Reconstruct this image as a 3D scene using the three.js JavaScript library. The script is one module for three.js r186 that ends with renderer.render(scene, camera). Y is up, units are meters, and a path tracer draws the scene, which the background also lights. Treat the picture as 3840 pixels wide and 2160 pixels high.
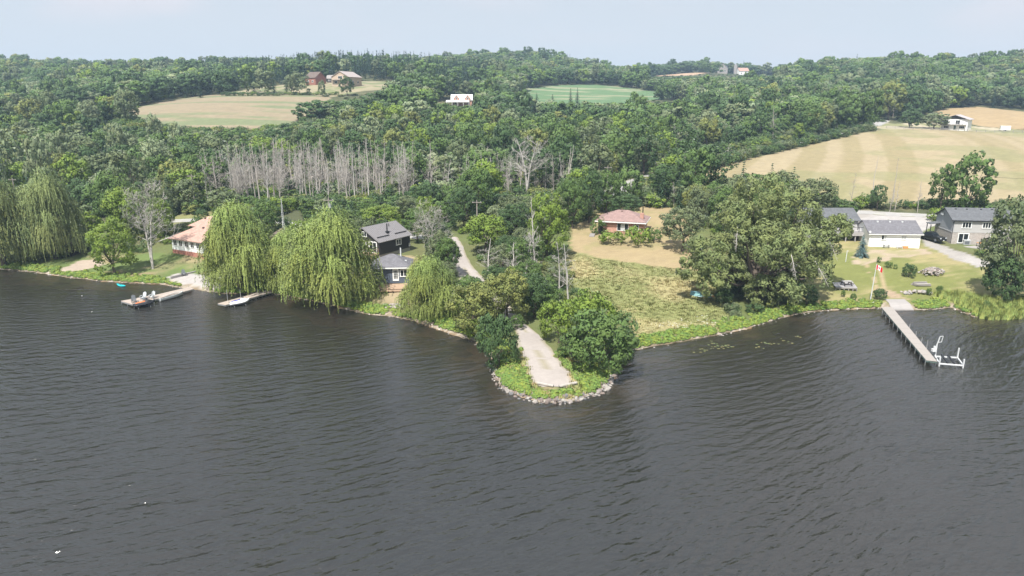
import * as THREE from 'three';

// ---------------------------------------------------------------- camera, sky, sun, exposure
const scene = new THREE.Scene();
const camera = new THREE.PerspectiveCamera(44.46, 1024 / 576, 0.5, 9000);
camera.position.set(0, 33, 0);
camera.rotation.set(THREE.MathUtils.degToRad(-15), 0, 0);
scene.add(camera);
const renderer = new THREE.WebGLRenderer({ antialias: true });
renderer.setSize(1024, 576);
renderer.toneMapping = THREE.LinearToneMapping;
renderer.toneMappingExposure = 1.6;
renderer.shadowMap.enabled = true;
const SUN = new THREE.Vector3(-0.3, 1.2, 0.72).normalize();
const sun = new THREE.DirectionalLight(new THREE.Color(1, 0.965, 0.90), 5);
sun.position.copy(SUN).multiplyScalar(900).add(new THREE.Vector3(0, 0, -300));
sun.target.position.set(0, 0, -300);
sun.castShadow = true; sun.shadow.radius = 1.6; sun.shadow.mapSize.set(4096, 4096);
Object.assign(sun.shadow.camera, { left: -500, right: 500, top: 400, bottom: -400, near: 10, far: 2500 });
scene.add(sun, sun.target);

// ---------------------------------------------------------------- noise
function rng(a) { return () => { a |= 0; a = a + 0x6D2B79F5 | 0; let t = Math.imul(a ^ a >>> 15, 1 | a); t = t + Math.imul(t ^ t >>> 7, 61 | t) ^ t; return ((t ^ t >>> 14) >>> 0) / 4294967296; }; }
function hash(x, y) { let n = Math.imul(x | 0, 374761393) + Math.imul(y | 0, 668265263) | 0; n = Math.imul(n ^ n >>> 13, 1274126177); return ((n ^ n >>> 16) >>> 0) / 4294967296; }
function noise(x, y, per) {
  let xi = Math.floor(x), yi = Math.floor(y); const fx = x - xi, fy = y - yi, u = fx * fx * (3 - 2 * fx), v = fy * fy * (3 - 2 * fy);
  let x1 = xi + 1, y1 = yi + 1;
  if (per) { xi = ((xi % per) + per) % per; x1 = ((x1 % per) + per) % per; yi = ((yi % per) + per) % per; y1 = ((y1 % per) + per) % per; }
  const a = hash(xi, yi), b = hash(x1, yi), c = hash(xi, y1), d = hash(x1, y1);
  return a + (b - a) * u + (c - a) * v + (a - b - c + d) * u * v;
}
function fbm(x, y, o = 4, per) { let s = 0, a = 0.5, t = 0; for (let k = 0; k < o; k++) { s += a * noise(x, y, per); t += a; x *= 2; y *= 2; if (per) per *= 2; a *= 0.5; } return s / t; }
const clamp = (v, a, b) => Math.min(b, Math.max(a, v)), lerp = (a, b, t) => a + (b - a) * t;
const sst = (a, b, v) => { v = clamp((v - a) / (b - a), 0, 1); return v * v * (3 - 2 * v); };

{ // hazy summer sky with thin high cloud
  const w = 1024, h = 512, d = new Float32Array(w * h * 4);
  for (let j = 0; j < h; j++) for (let i = 0; i < w; i++) {
    const el = ((j + 0.5) / h - 0.5) * Math.PI, az = ((i + 0.5) / w - 0.5) * 2 * Math.PI, e = Math.max(0, Math.sin(el));
    const dx = Math.cos(el) * Math.cos(az), dy = Math.sin(el), dz = Math.cos(el) * Math.sin(az);
    const t = Math.pow(e, 0.8);
    let r = lerp(0.48, 0.225, t), g = lerp(0.518, 0.30, t), b = lerp(0.555, 0.42, t);
    const q = 1 / (e + 0.18), n = fbm(dx * q * 1.3 + 7, dz * q * 1.3 + 3, 5), m = fbm(dx * q * 4 + 31, dz * q * 4, 4);
    const cl = sst(0.5, 0.78, n * 0.8 + m * 0.25) * sst(0.06, 0.14, e) * 0.8 + sst(0.44, 0.75, n) * 0.25;
    r = lerp(r, 0.52, cl); g = lerp(g, 0.51, cl); b = lerp(b, 0.545, cl);
    const sd = Math.max(0, dx * SUN.x + dy * SUN.y + dz * SUN.z), glow = 0.3 * Math.pow(sd, 8) + 0.5 * Math.pow(sd, 60);
    const k = (j * w + i) * 4; d[k] = r + glow; d[k + 1] = g + glow * 0.97; d[k + 2] = b + glow * 0.9; d[k + 3] = 1;
  }
  const sky = new THREE.DataTexture(d, w, h, THREE.RGBAFormat, THREE.FloatType);
  sky.mapping = THREE.EquirectangularReflectionMapping; sky.magFilter = sky.minFilter = THREE.LinearFilter; sky.needsUpdate = true;
  scene.background = sky; scene.environment = sky; scene.backgroundIntensity = 1; scene.environmentIntensity = 1;
}
scene.fog = new THREE.FogExp2(new THREE.Color(0.56, 0.76, 1.0), 0.00024);

// ---------------------------------------------------------------- where things stand, in metres
const TPS_POINTS = [-0.9995,-1.42,-3.49232,-0.8346,-1.36,-9.67876,-0.6561,-1.31,-28.6085,-0.5091,-1.24,-3.22412,-0.4013,-1.21,-14.2177,-0.2752,-1.14,-15.7149,-0.2159,-1.1,-9.06663,-0.0763,-0.98,-2.47572,0.0054,-0.8,-0.8091,0.048,-0.76,2.02286,0.0957,-0.8,0.46417,0.1689,-0.96,-1.39521,0.3233,-1.02,3.84687,0.4377,-1.09,-3.06179,0.5928,-1.14,-8.82192,0.715,-1.14,-9.80467,0.7892,-1.1,1.62475,-1.3435,-1.5,-0.32625,0.9819,-1.08,-0.24708,-0.6475,-1.39,32.3964,-0.2069,-1.17,15.5005,-0.2464,-1.3,33.2563,0.2421,-1.5,6.38164,0.1332,-1.43,-3.08289,0.2214,-1.22,4.36967,0.2539,-1.045,-6.75094,0.7773,-1.42,4.55954,0.6526,-1.23,8.65509,0.94,-1.72,-15.3763,1.1061,-1.72,4.68234,-0.8349,-1.71,4.94684,0.0287,-0.927,5.40725,-0.082,-1.25,-11.031,-0.1249,-1.47,-10.3204,-0.5559,-2.02,-2.91479,-0.3295,-2.03,0.63138,0.0137,-2.03,0.12618,0.361,-2.13,-2.64298,0.6001,-2.38,3.52054,1.1444,-2.9,-0.60499,1.7577,-3.5,4.88727,2.004,-4,1.69627,2.2639,-3.68,-5.06656,2.3363,-3.3,0.41071,0.9528,-1.85,13.7711,1.2563,-1.83,-5.75074,2.8477,-4.4,3.71215,2.7872,-4.8,-1.41463,3.8505,-5.6,-2.30079,-1.1753,-3.1,4.33667,-1.4072,-4.4,-5.23478,-1.8161,-3.35,10.0036,-1.798,-4.3,3.14301,-0.9232,-3.6,0.29737,-1.0876,-4.8,8.26113,-1.6627,-4.8,-2.90417,-0.3023,-4.5,-1.22451,0.1281,-5.6,-8.24703,0.63,-5.45,4.80065,0.7817,-6.8,2.51093,1.3219,-6.2,-1.84775,0.1458,-6.4,-0.84168,4.3232,-7.2,-11.8134,3.6464,-7.5,8.39673,5.022,-7,6.30754,0.3322,-9.5,14.0751,-0.1929,-9,-5.64492,-0.8323,-6.2,1.40433,-1.4967,-6.2,-4.66531,-1.182,-6.2,7.3941,-0.6227,-8,-0.14609,-2.6531,-8,-1.99132,-4.6887,-8.5,-16.7605,-5.216,-8.5,11.0146,-5.9351,-8.5,-0.25027,-4.0175,-8.5,8.97556,2.934,-8.5,-3.64539,3.4382,-8,-5.63053,4.1096,-7.2,7.14188,1.3046,-9,-14.8656,1.859,-8,1.86768,2.0914,-9,5.20554,2.2308,-9.6,0.68644,2.4167,-10.4,9.7422,2.6723,-11.5,6.41921,1.7293,-10.5,-10.366,1.9177,-12.5,-10.5666,3.0209,-13,4.06033,3.1066,-9,2.94719,1.0288,-9.5,2.48901,3.1134,-10,-3.75818,-1.593,-2.3,3.385,-2.0086,-2.9,-6.70133,-1.6393,-2.8,-6.31724,-2.6802,-4,-3.55169,-4.1895,-6,-0.1043,-2.687,-3,1.67271,-5.7124,-6,-0.49471,-1.0871,-2.3,-0.84986,1.6866,-4.2,-2.02635,1.046,-3.3,-0.75799,0.2085,-3.3,-1.03645,-0.1638,-3.3,0.46068,0.2716,-4.3,-1.47708,-0.4873,-3,-3.41991,3.0934,-3.3,0.24985,5.2494,-5.6,-2.05076,-10.4726,-11,0.23316,-6.687,-12,-0.57932,-3.1653,-11.5,-1.60495,0.4371,-12.5,4.2342,3.3694,-14.5,0.15198,4.6182,-11.5,-3.48777,6.899,-11,-0.25874,9.656,-10,0.37325,-24.7535,-26,-0.01463,0,-26,-0.01726,25.1055,-26,-0.02106,0,-0.6,0.01655,-0.3492,-0.9,6.5446,0.3213,-0.8,0.20704,-0.7991,-1.1,11.5284,0.6538,-0.9,5.96909];
const TPS_PLANE = [149.85,-0.01524,-1.342];
const SHORE = [-165.4,-143.9,-129.6,-141,-102.7,-137.5,-97,-136.1,-90.6,-133.5,-83.3,-130.3,-77.5,-128.2,-70.8,-126.7,-67.1,-126.1,-64.3,-125.6,-61.3,-123.9,-57.8,-122.5,-54.3,-120.8,-50.9,-119.5,-47.9,-119,-43.9,-119.5,-40.9,-118.7,-35.9,-115.9,-31,-112.8,-27,-109.8,-22.5,-106.7,-18.6,-105.7,-15.2,-103.4,-11.8,-100.3,-8.5,-96.8,-5.5,-94.2,-3.4,-89.8,-2.5,-85.4,-2.2,-80.9,-1.2,-77.6,0.5,-75.3,2.6,-73.8,5,-73.3,7.3,-73.9,9.8,-75.8,11.5,-78.4,12.6,-81.3,12.4,-85.4,13.6,-88.3,16.3,-90.3,19.9,-92.2,24.3,-94.2,28.7,-96.3,33.6,-99,38.2,-102,43.2,-105.7,47.2,-108,52.3,-109.3,57.1,-110,61.1,-110.2,65,-109.1,69.3,-109.8,72.2,-110.9,72.2,-108.2,72.5,-105.7,74.9,-104.6,78,-105.1,81.3,-107.2,87.6,-105.1,103.4,-102,122.2,-97.3];
const AREA = {meadow: [13.8,-159.1,20.7,-172.4,24.6,-175.6,31.5,-178.2,40.2,-176.7,41,-161,36,-136.7,36.4,-124.9,33.5,-104.9,29.6,-97.1,24.3,-94.5,19.4,-92.3,17,-91.1,16.4,-102.2,11.2,-118,10.5,-137.6],
  mown: [13.8,-159.1,20.7,-172.4,24.6,-175.6,31.5,-178.2,40.2,-176.7,41,-161,36,-136.7,35.4,-126.6,30.5,-127.9,23.6,-130.7,16.5,-134.5,11.5,-140.9],
  lawn: [56.3,-137,65.6,-148.3,75.9,-152,80.2,-157.5,86.9,-145.1,87,-135.4,92,-131.2,103.5,-126.2,87.6,-105.1,80.2,-106.9,72.5,-110.9,65.2,-109.4,60,-110.6,48.1,-108.5,47.5,-115.7],
  drive: [84.5,-173.1,86.4,-174.7,95.5,-173.1,105.7,-171.6,100.6,-164.7,91.8,-155.3,89.1,-146.9,90.7,-141.7,91.9,-138.4,92.9,-130.2,88.3,-130,86.6,-134.9,86.1,-143,88.5,-150,92.9,-158.9,93.4,-163.6,83.6,-164.7,78.8,-157.3,79.9,-162.8],
  hay: [49.3,-213.5,59.4,-225.1,72.6,-240.1,113.6,-287.7,141.2,-314.7,169.8,-341.6,202.6,-363.6,230.7,-360.2,245,-344.8,277.7,-332.6,160.3,-180.9,133,-182.1,110.5,-178.5,92.4,-179,80.4,-179.4,65.7,-190.2,57.9,-201.3],
  farmyard: [201.2,-406.1,208.5,-394.3,229.6,-401.1,246.1,-381.7,258,-362.5,283.9,-340.2,276.5,-331.1,243.7,-342.9,229.2,-357.9,200.9,-360.4,170.6,-343.3],
  backfield: [259.2,-447.9,287.5,-483.7,324.3,-506.6,325.2,-461.3,368.7,-445.1,296.3,-355.6,259.1,-364.1,248,-381.5,252.4,-413.6],
  leftfield: [-201.6,-354.4,-197.5,-377.1,-203.9,-431,-189.5,-453.5,-142,-444.2,-106.1,-425.4,-92.8,-366.8,-93,-347.5,-102.9,-317.9,-109.7,-307.1,-120.5,-308.7,-144.5,-313,-165.6,-324.7],
  hillyard: [-185.1,-467.8,-173,-492.1,-154.9,-503.3,-142.1,-516.6,-118.8,-512.7,-84.5,-541.9,-74.7,-495.2,-95.6,-453.2,-104.7,-429.4,-142,-444.2],
  green: [3.8,-577.6,14.4,-631,40.7,-669.6,80.6,-701.6,112.3,-662.9,137.1,-627.3,129.4,-591,78.3,-527.4,31.1,-508.7,6.2,-516.7],
  farfield: [176.6,-1000,189.9,-1000,222.1,-1000,270.6,-1000,283.2,-1025,231.5,-948.1,192.4,-983.4],
  strip: [60.5,-310.4,72.7,-318.8,91.3,-322.6,101.3,-320.5,96.4,-304.5,78.6,-300.6,61.8,-300],
  leftlawn: [-97.6,-137.1,-94.3,-143.6,-89.6,-145.5,-79.2,-143.4,-69.4,-141.9,-61.2,-138,-57.9,-129.9,-59.2,-124.2,-65.4,-126.5,-73.4,-127.6,-83.5,-130.7,-91.9,-134.4],
  sandleft: [-89.4,-135.6,-89.1,-140.3,-85.9,-141.9,-83.3,-140.6,-82.8,-136.3,-84.7,-133,-88,-133.1],
  beach: [-65.7,-127.9,-64.5,-131,-59.5,-130.1,-53.9,-127.2,-51.3,-120.5,-54.4,-121.3,-58.9,-123.4,-62.8,-125.6],
  verge: [-85.3,-168.6,-85.2,-174.6,-78.6,-180.5,-74.7,-181.1,-71.4,-172.6,-80.1,-167.7,-81.5,-162.6],
  cottagelawn: [-27.9,-123.4,-27.2,-135.6,-21.5,-134,-17.5,-133.2,-14.9,-111,-12.5,-101.6,-15.2,-103.8,-22,-107.4,-25,-109.4],
  tip: [-2.4,-82,-1.9,-85,0.6,-88.8,6.9,-87,12.2,-83.9,12.6,-81,11.5,-78.7,9.8,-76,7.3,-74.3,5,-73.6,2.6,-74.2,0.6,-75.7,-1.2,-78.2],
  dirtramp: [62.8,-117.1,65.5,-118.4,65.6,-115,66.7,-113.5,63.4,-113.6],
  sandyard: [68.2,-137.2,74,-141,83.8,-141.1,83.6,-137.8,74.9,-134.8,67.3,-130.4,65.7,-131.8]};
const ROAD = {point: [[-14.7,-150.6,-12,-151.5],[-13.9,-145.9,-10.7,-146.2],[-12.6,-138.4,-9.5,-139.8],[-11.3,-131.6,-8.3,-133.3],[-10,-124.6,-6.5,-126.5],[-8.5,-119.1,-4.5,-121.5],[-6.2,-113,-2.6,-115],[-3.3,-107.1,-0.5,-108.2],[-1.4,-102.8,0.7,-103.4],[-0.2,-100,1.8,-99.8],[0.6,-95.4,3.5,-95.2],[0.7,-91.1,4.7,-90.7],[1,-87.2,5.8,-87],[1.4,-83.6,6.6,-83.5],[1.6,-80.3,7.4,-80.2],[2.1,-78.1,7.5,-78.1],[2.7,-77.2,7.2,-76.9],[3.7,-76.3,6.3,-76.1]],
  inland: [[19.5,-189.6,25,-182.8],[26.1,-200.2,31.7,-192.5],[31.7,-210.6,36.5,-204.7],[38.2,-218.6,42.4,-215],[47.4,-227.7,50.4,-224.1],[58.9,-241.6,61,-236.6],[73.3,-257.4,74.1,-252.6],[91.2,-277.6,91.3,-272.1],[118.2,-304.2,118.2,-299.8],[145,-327.6,144.8,-322.9],[172.2,-358.7,171,-351.2],[192.4,-390.3,193.7,-380],[204.6,-408.5,208.7,-401.1],[213.7,-420.2,216.8,-414.9]],
  shore: [[-156.3,-178.4,-153.5,-175],[-128.1,-174.5,-125.8,-171.2],[-107.1,-172.8,-105.2,-169.5],[-86.1,-170.3,-84.5,-167],[-82.6,-171.2,-81.1,-167.8],[-70.7,-170.8,-69.5,-167.7],[-55.7,-166.3,-54.7,-163.3],[-39.8,-159.1,-39.2,-156.5],[-25.3,-153.3,-24.7,-150],[-15.5,-151.9,-14.4,-147.9]],
  shoreright: [[69.8,-175.4,68.9,-173],[76.6,-175,75.5,-172.3],[85.4,-174.6,84,-171.6],[95.7,-173.4,94,-170.2],[105.9,-172,104.2,-169.1],[117.9,-171.1,115.8,-167.8],[147.4,-171.4,144.8,-168.1]]};
const AT = {tan_house: [-65.5,-140.3], brown_cabin: [-96.6,-149.5], garage: [-46.4,-140.6], black_house: [-25,-131.7], cottage: [-21.1,-119.4], brick_bungalow: [24.1,-150.4], deck_house: [69.9,-148.5], white_bungalow: [78.6,-142.4], grey_house: [97.7,-145.8], farmhouse: [226.9,-366.1], trailer: [246,-360.1], cream_house: [-107.8,-479.1], red_barn: [-131.2,-490.9], hill_cabin: [-123,-504.6], white_roof_house: [-30.9,-449.5], pickup: [90.1,-148.8], spruce: [69.1,-136.4], flag: [59.5,-112.5], picnic: [58.9,-120.7], woodpile: [77.2,-125.7], planks: [72.3,-120.5], rocks: [69.4,-116.6], post: [64.3,-132.5], ramp1: [62.6,-113.6], ramp2: [65.1,-109.3], pole1: [-82.2,-182], pole2: [-38.1,-146], pole3: [-7.5,-150], pole4: [25.6,-190], pole5: [169.6,-374.2], pole6: [224.9,-428.1], tower: [-46.6,-142], boat: [31.6,-113.5], beachchair: [-62.1,-129.4], log1a: [2.8,-77.1], log1b: [4.8,-76.1], log2a: [5.5,-76], log2b: [7.6,-77.1], lumber: [5,-149.8], gull: [59.2,-111.3], firepit: [-18.8,-109.4], patio: [-19.4,-115.4], hottub: [95.4,-146.2], patioset: [97.6,-144.6], retwall1: [-63.6,-127.3], retwall2: [-60.8,-131.6], whitetank: [3.8,-147.3], platform: [58.9,-120.7], driftwood: [34.5,-108.4], pole7: [110,-178], pole0: [-131.1,-186], pole8: [141.9,-178], dockR0: [61.6,-110], dockR1: [54.5,-85.8], dockA0: [-55.3,-122.5], dockA1: [-64.5,-113.3], dockB0: [-41.8,-119.5], dockB1: [-47.8,-112.1], kayak: [-71.41,-124.51], bird: [-74.4,-117.4], rowboat: [-58.55,-116.48], jetA: [-60.43,-111.08], jetB: [-45.12,-112.02], lift: [57.7,-86.8], chair1: [-62.48,-111.91], chair2: [-61.87,-113.83], chair3: [-60.64,-114.32], farbarn: [285.9,-1000], farsilo: [303.2,-1000], farhouse: [312.7,-1000], redhouse: [-526.3,-1000]};
const QUAD = {platA: [-65.16,-112.79,-61.85,-110.56,-59.92,-113.52,-61.88,-116.11],
  walkA: [-60.07,-113.27,-56.28,-120.43,-57.72,-121.79,-61.76,-115.61],
  dockB: [-48.41,-111.26,-46.77,-110.38,-41.68,-118.82,-42.77,-120.43],
  dockR: [52.93,-84.57,54.06,-84.14,61.04,-108.58,59.2,-108.26],
  lift: [54.63,-84.52,57.27,-83.84,58.24,-86.65,55.62,-87.17],
  platform: [56.1,-117.98,59.62,-117.42,60.71,-121.44,56.85,-121.29],
  ramp: [61.7,-109.1,64.9,-109,65.5,-113.1,62.2,-113.2]};
const KINDS = ["broad", "willow", "dead", "conifer", "shrub", "cedar", "sparse", "giant", "spruce"];
const TREE_LABELS = [
 "weeping willow hanging over the water beside the brown cabin, farther from the tan house",
 "tall weeping willow with thick bare trunk in front of the brown cabin",
 "broad weeping willow standing between the two small docks",
 "smaller weeping willow leaning over the shore end of the blue watercraft dock",
 "largest weeping willow, trailing into the water beside the blue grey cottage",
 "small rounded weeping willow between the cottage lawn and the stone point",
 "bright green low tree leaning over the weedy shore near the sandy patch",
 "half dead pale grey tree with twin trunks beside the tan roofed house",
 "leafy tree standing behind the half dead grey tree",
 "yellow green tree beside the utility pole behind the tan roofed house",
 "grey green rounded tree behind the broad weeping willow",
 "olive yellow thin crowned tree beside the small rounded willow on the point",
 "yellow green tree arching over the gravel track on the point",
 "small leafy tree beneath the bare trunks on the point",
 "tall dark green bush on the willow side of the gravel track",
 "massive rounded green bush overhanging the water by the stone point",
 "upright bush behind the massive overhanging bush on the point",
 "bright green bush beside the gravel track, in front of the bare trunks",
 "slender leafless tree rising from the bushes on the point",
 "forked leafless tree rising from the bushes next to the meadow",
 "tallest bare trunk beside the gravel road to the point",
 "leaning leafless tree beside the bend of the gravel road",
 "tangled bare tree between the gravel road and the meadow",
 "tall yellow green tree with bare lower trunk at the edge of the mown grass",
 "round bright yellow green tree beside the gravel road",
 "thin grey leafed tree beside the black house",
 "silvery leafed tree between the black house and the gravel road",
 "leafy tree behind the back corner of the black house",
 "bright yellow green tree behind the roof of the black house",
 "dense dark tree behind the brick bungalow",
 "tall tree in the dark row along the mown grass",
 "bush at the porch end of the brick bungalow",
 "low bright bush in front of the brick bungalow window",
 "largest bright bush in front of the brick bungalow wall",
 "bush at the chimney end of the brick bungalow",
 "dark spreading tree on the mown grass beside the giant willow",
 "giant spreading grey green willow with thick forked trunks at the shore",
 "grey green tree behind the giant willow",
 "narrow dark spruce poking above the giant willow",
 "grey green tree with several trunks beside the two storey grey house",
 "dark bush beneath the tree beside the cattails",
 "shorter of the pair of loose dark trees before the hayfield",
 "taller of the pair of loose dark trees before the hayfield",
 "blue spruce standing on the lawn beside the white bungalow",
 "clipped columnar cedar in the row behind the two storey house",
 "columnar cedar beside the parked pickup truck",
 "thin bare pole like tree at the foot of the hayfield",
 "dark vine covered tree at the foot of the hayfield",
 "great bare grey tree with twin forked limbs in the middle wood",
 "big dark green tree standing alone above the inland road",
 "green tree standing among the dead grey trunks",
 "pale silvery tree beside the dead grey trunks",
 "tall leaning bare trunk beside the hedged road",
 "broad dark tree at the lower corner of the sloping field",
 "green tree at the lower corner of the sloping field",
 "twin crowned tree at the top of the sloping field",
 "upright dark tree in front of the cream house on the hill",
 "thin young tree below the red barn",
 "tall yellow green tree beside the farmhouse lane",
 "tall dark tree beside the farmhouse lane",
 "small round dark tree on the farmhouse lawn",
 "grey green tree beside the farmhouse balcony",
 "small round shrub on the lawn of the white bungalow",
 "mid green tree in the thicket beside the gravel road to the point",
 "olive yellow tree in the thicket beside the gravel road to the point",
 "dark green tree in the thicket beside the gravel road to the point",
 "grey green tree in the thicket beside the gravel road to the point",
 "bright green tree in the thicket beside the gravel road to the point",
 "mid green low bush filling the sides of the point",
 "bright green low bush filling the sides of the point",
 "dark green low bush filling the sides of the point",
 "leafy bush along the shore road behind the willows",
 "bare grey tree scattered around the great bare tree",
 "dark bush crowding the foot of the giant willow",
 "low bush in the row between the sloping field and the hill yard",
 "dark spruce at the upper hem of the sloping field",
 "small dark spruce in front of an open field",
 "tall brownish grey bare trunk in the thick of the dead stand",
 "short brownish grey bare trunk in the thick of the dead stand",
 "short brownish grey bare trunk straying beyond the dead stand among green trees",
 "tall pale grey bare trunk straying beyond the dead stand among green trees",
 "tall brownish grey bare trunk at the lakeward front of the dead stand",
 "short brownish grey bare trunk at the lakeward front of the dead stand",
 "tall brownish grey bare trunk straying beyond the dead stand among green trees",
 "short pale grey bare trunk at the lakeward front of the dead stand",
 "tall pale grey bare trunk in the thick of the dead stand",
 "short pale grey bare trunk straying beyond the dead stand among green trees",
 "tall pale grey bare trunk at the lakeward front of the dead stand",
 "short pale grey bare trunk in the thick of the dead stand",
 "bare grey tree among the hedges beside the inland road",
 "rounded shrub in the hedge between the inland road and the hayfield",
 "shrub on the far verge of the inland road",
 "low shrub in the hedge at the foot of the hayfield",
 "leafy tree in the dense wood between the dead stand and the sloping field",
 "leafy tree in the wood beyond the great bare tree",
 "leafy tree in the wood behind the lakeside willows and houses",
 "leafy tree in the wood beyond the hedged inland road",
 "dark pointed spruce rising among the leafy trees of the wood",
 "pale weeping willow in the far wood beyond the brown cabin",
 "pale silvery rounded tree in the wood beyond the brown cabin",
 "broad grey green leafy tree near the slope above the dead stand",
 "narrow mid green leafy tree near the silvery tree by the dead stand",
 "medium sized dark green leafy tree near the hollow below the green field",
 "short dark pointed spruce among the leafy trees near the lower hem of the sloping field",
 "medium sized mid green leafy tree near the lower hem of the sloping field",
 "narrow mid green leafy tree near the broad dark tree below the hill",
 "medium sized dark green leafy tree near the valley beside the sloping field",
 "low bright yellow green bush near the dead grey stand",
 "medium sized olive yellow leafy tree near the slope above the dead stand",
 "broad bright yellow green leafy tree near the white roofed farmhouse",
 "medium sized mid green leafy tree near the slope above the dead stand",
 "narrow mid green leafy tree near the slope above the dead stand",
 "narrow dark green leafy tree near the hollow below the green field",
 "broad mid green leafy tree near the lower hem of the sloping field",
 "medium sized dark green leafy tree near the slope above the dead stand",
 "broad mid green leafy tree near the hollow below the green field",
 "medium sized bright yellow green leafy tree near the slope above the dead stand",
 "tall dark pointed spruce among the leafy trees near the pale far willows",
 "medium sized dark green leafy tree near the green field below the ridge",
 "tall dark pointed spruce among the leafy trees near the lower hem of the sloping field",
 "medium sized grey green leafy tree near the lower hem of the sloping field",
 "narrow olive yellow leafy tree near the cabin end of the dead stand",
 "medium sized dark green leafy tree near the foot of the sloping field",
 "medium sized dark green leafy tree near the brown cabin",
 "broad dark green leafy tree near the farmhouse lane",
 "short dark pointed spruce among the leafy trees near the pale far willows",
 "broad grey green leafy tree near the lower hem of the sloping field",
 "narrow dark green leafy tree near the brown cabin",
 "broad olive yellow leafy tree near the lower hem of the sloping field",
 "medium sized mid green leafy tree near the foot of the sloping field",
 "broad mid green leafy tree near the big dark roadside tree",
 "broad pale silvery leafy tree near the pale far willows",
 "tall dark pointed spruce among the leafy trees near the slope above the dead stand",
 "medium sized bright yellow green leafy tree near the hollow below the green field",
 "medium sized grey green leafy tree near the white roofed farmhouse",
 "medium sized bright yellow green leafy tree near the lower hem of the sloping field",
 "tall dark pointed spruce among the leafy trees near the dead grey stand",
 "medium sized mid green leafy tree near the bend of the inland road",
 "narrow mid green leafy tree near the green field below the ridge",
 "short dark pointed spruce among the leafy trees near the white roofed farmhouse",
 "medium sized grey green leafy tree near the hedged inland road",
 "broad mid green leafy tree near the green field below the ridge",
 "narrow grey green leafy tree near the white roofed farmhouse",
 "narrow mid green leafy tree near the valley beside the sloping field",
 "broad dark green leafy tree near the lower hem of the sloping field",
 "broad mid green leafy tree near the slope above the dead stand",
 "broad bright yellow green leafy tree near the pale far willows",
 "narrow mid green leafy tree near the brown cabin",
 "tall dark pointed spruce among the leafy trees near the white roofed farmhouse",
 "broad dark green leafy tree near the slope above the dead stand",
 "medium sized mid green leafy tree near the green field below the ridge",
 "medium sized pale silvery leafy tree near the foot of the sloping field",
 "broad grey green leafy tree near the hollow below the green field",
 "medium sized grey green leafy tree near the valley beside the sloping field",
 "medium sized mid green leafy tree near the cabin end of the dead stand",
 "broad bright yellow green leafy tree near the hedged inland road",
 "medium sized dark green leafy tree near the cabin end of the dead stand",
 "narrow mid green leafy tree near the lower hem of the sloping field",
 "broad grey green leafy tree near the valley beside the sloping field",
 "narrow dark green leafy tree near the green field below the ridge",
 "broad grey green leafy tree near the green field below the ridge",
 "broad grey green leafy tree near the foot of the sloping field",
 "broad bright yellow green leafy tree near the hollow below the green field",
 "medium sized bright yellow green leafy tree near the green field below the ridge",
 "narrow pale silvery leafy tree near the yellow green roadside tree",
 "narrow pale silvery leafy tree near the silvery tree by the dead stand",
 "medium sized bright yellow green leafy tree near the white roofed farmhouse",
 "medium sized mid green leafy tree near the hedged inland road",
 "medium sized dark green leafy tree near the lower hem of the sloping field",
 "broad grey green leafy tree near the pale far willows",
 "narrow bright yellow green leafy tree near the valley beside the sloping field",
 "narrow dark green leafy tree near the white roofed farmhouse",
 "broad dark green leafy tree near the valley beside the sloping field",
 "medium sized grey green leafy tree near the hollow below the green field",
 "medium sized mid green leafy tree near the hollow below the green field",
 "low mid green bush near the foot of the sloping field",
 "broad pale silvery leafy tree near the lower hem of the sloping field",
 "medium sized dark green leafy tree near the big dark roadside tree",
 "narrow mid green leafy tree near the giant willow",
 "broad dark green leafy tree near the cabin end of the dead stand",
 "medium sized mid green leafy tree near the giant willow",
 "short dark pointed spruce among the leafy trees near the foot of the sloping field",
 "medium sized dark green leafy tree near the farmhouse lane",
 "medium sized dark green leafy tree near the pale far willows",
 "narrow grey green leafy tree near the silvery tree by the dead stand",
 "low olive yellow bush near the silvery tree by the dead stand",
 "broad mid green leafy tree near the valley beside the sloping field",
 "low mid green bush near the broad dark tree below the hill",
 "broad pale silvery leafy tree near the hedged inland road",
 "broad olive yellow leafy tree near the cabin end of the dead stand",
 "tall dark pointed spruce among the leafy trees near the great bare tree",
 "tall dark pointed spruce among the leafy trees near the valley beside the sloping field",
 "medium sized bright yellow green leafy tree near the big dark roadside tree",
 "broad dark green leafy tree near the silvery tree by the dead stand",
 "medium sized pale silvery leafy tree near the broad dark tree below the hill",
 "medium sized bright yellow green leafy tree near the foot of the sloping field",
 "medium sized dark green leafy tree near the bend of the inland road",
 "medium sized olive yellow leafy tree near the pale far willows",
 "narrow grey green leafy tree near the slope above the dead stand",
 "broad pale silvery leafy tree near the white roofed farmhouse",
 "narrow mid green leafy tree near the dead grey stand",
 "broad olive yellow leafy tree near the slope above the dead stand",
 "broad mid green leafy tree near the hedged inland road",
 "tall dark pointed spruce among the leafy trees near the giant willow",
 "medium sized grey green leafy tree near the pale far willows",
 "medium sized grey green leafy tree near the silvery tree by the dead stand",
 "narrow pale silvery leafy tree near the green field below the ridge",
 "medium sized dark green leafy tree near the white roofed farmhouse",
 "narrow olive yellow leafy tree near the dead grey stand",
 "low grey green bush near the mown grass",
 "narrow mid green leafy tree near the yellow green roadside tree",
 "narrow dark green leafy tree near the black house",
 "narrow grey green leafy tree near the hollow below the green field",
 "narrow mid green leafy tree near the foot of the sloping field",
 "broad dark green leafy tree near the bend of the inland road",
 "broad mid green leafy tree near the foot of the sloping field",
 "broad grey green leafy tree near the brown cabin",
 "medium sized pale silvery leafy tree near the cabin end of the dead stand",
 "low grey green bush near the dead grey stand",
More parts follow.
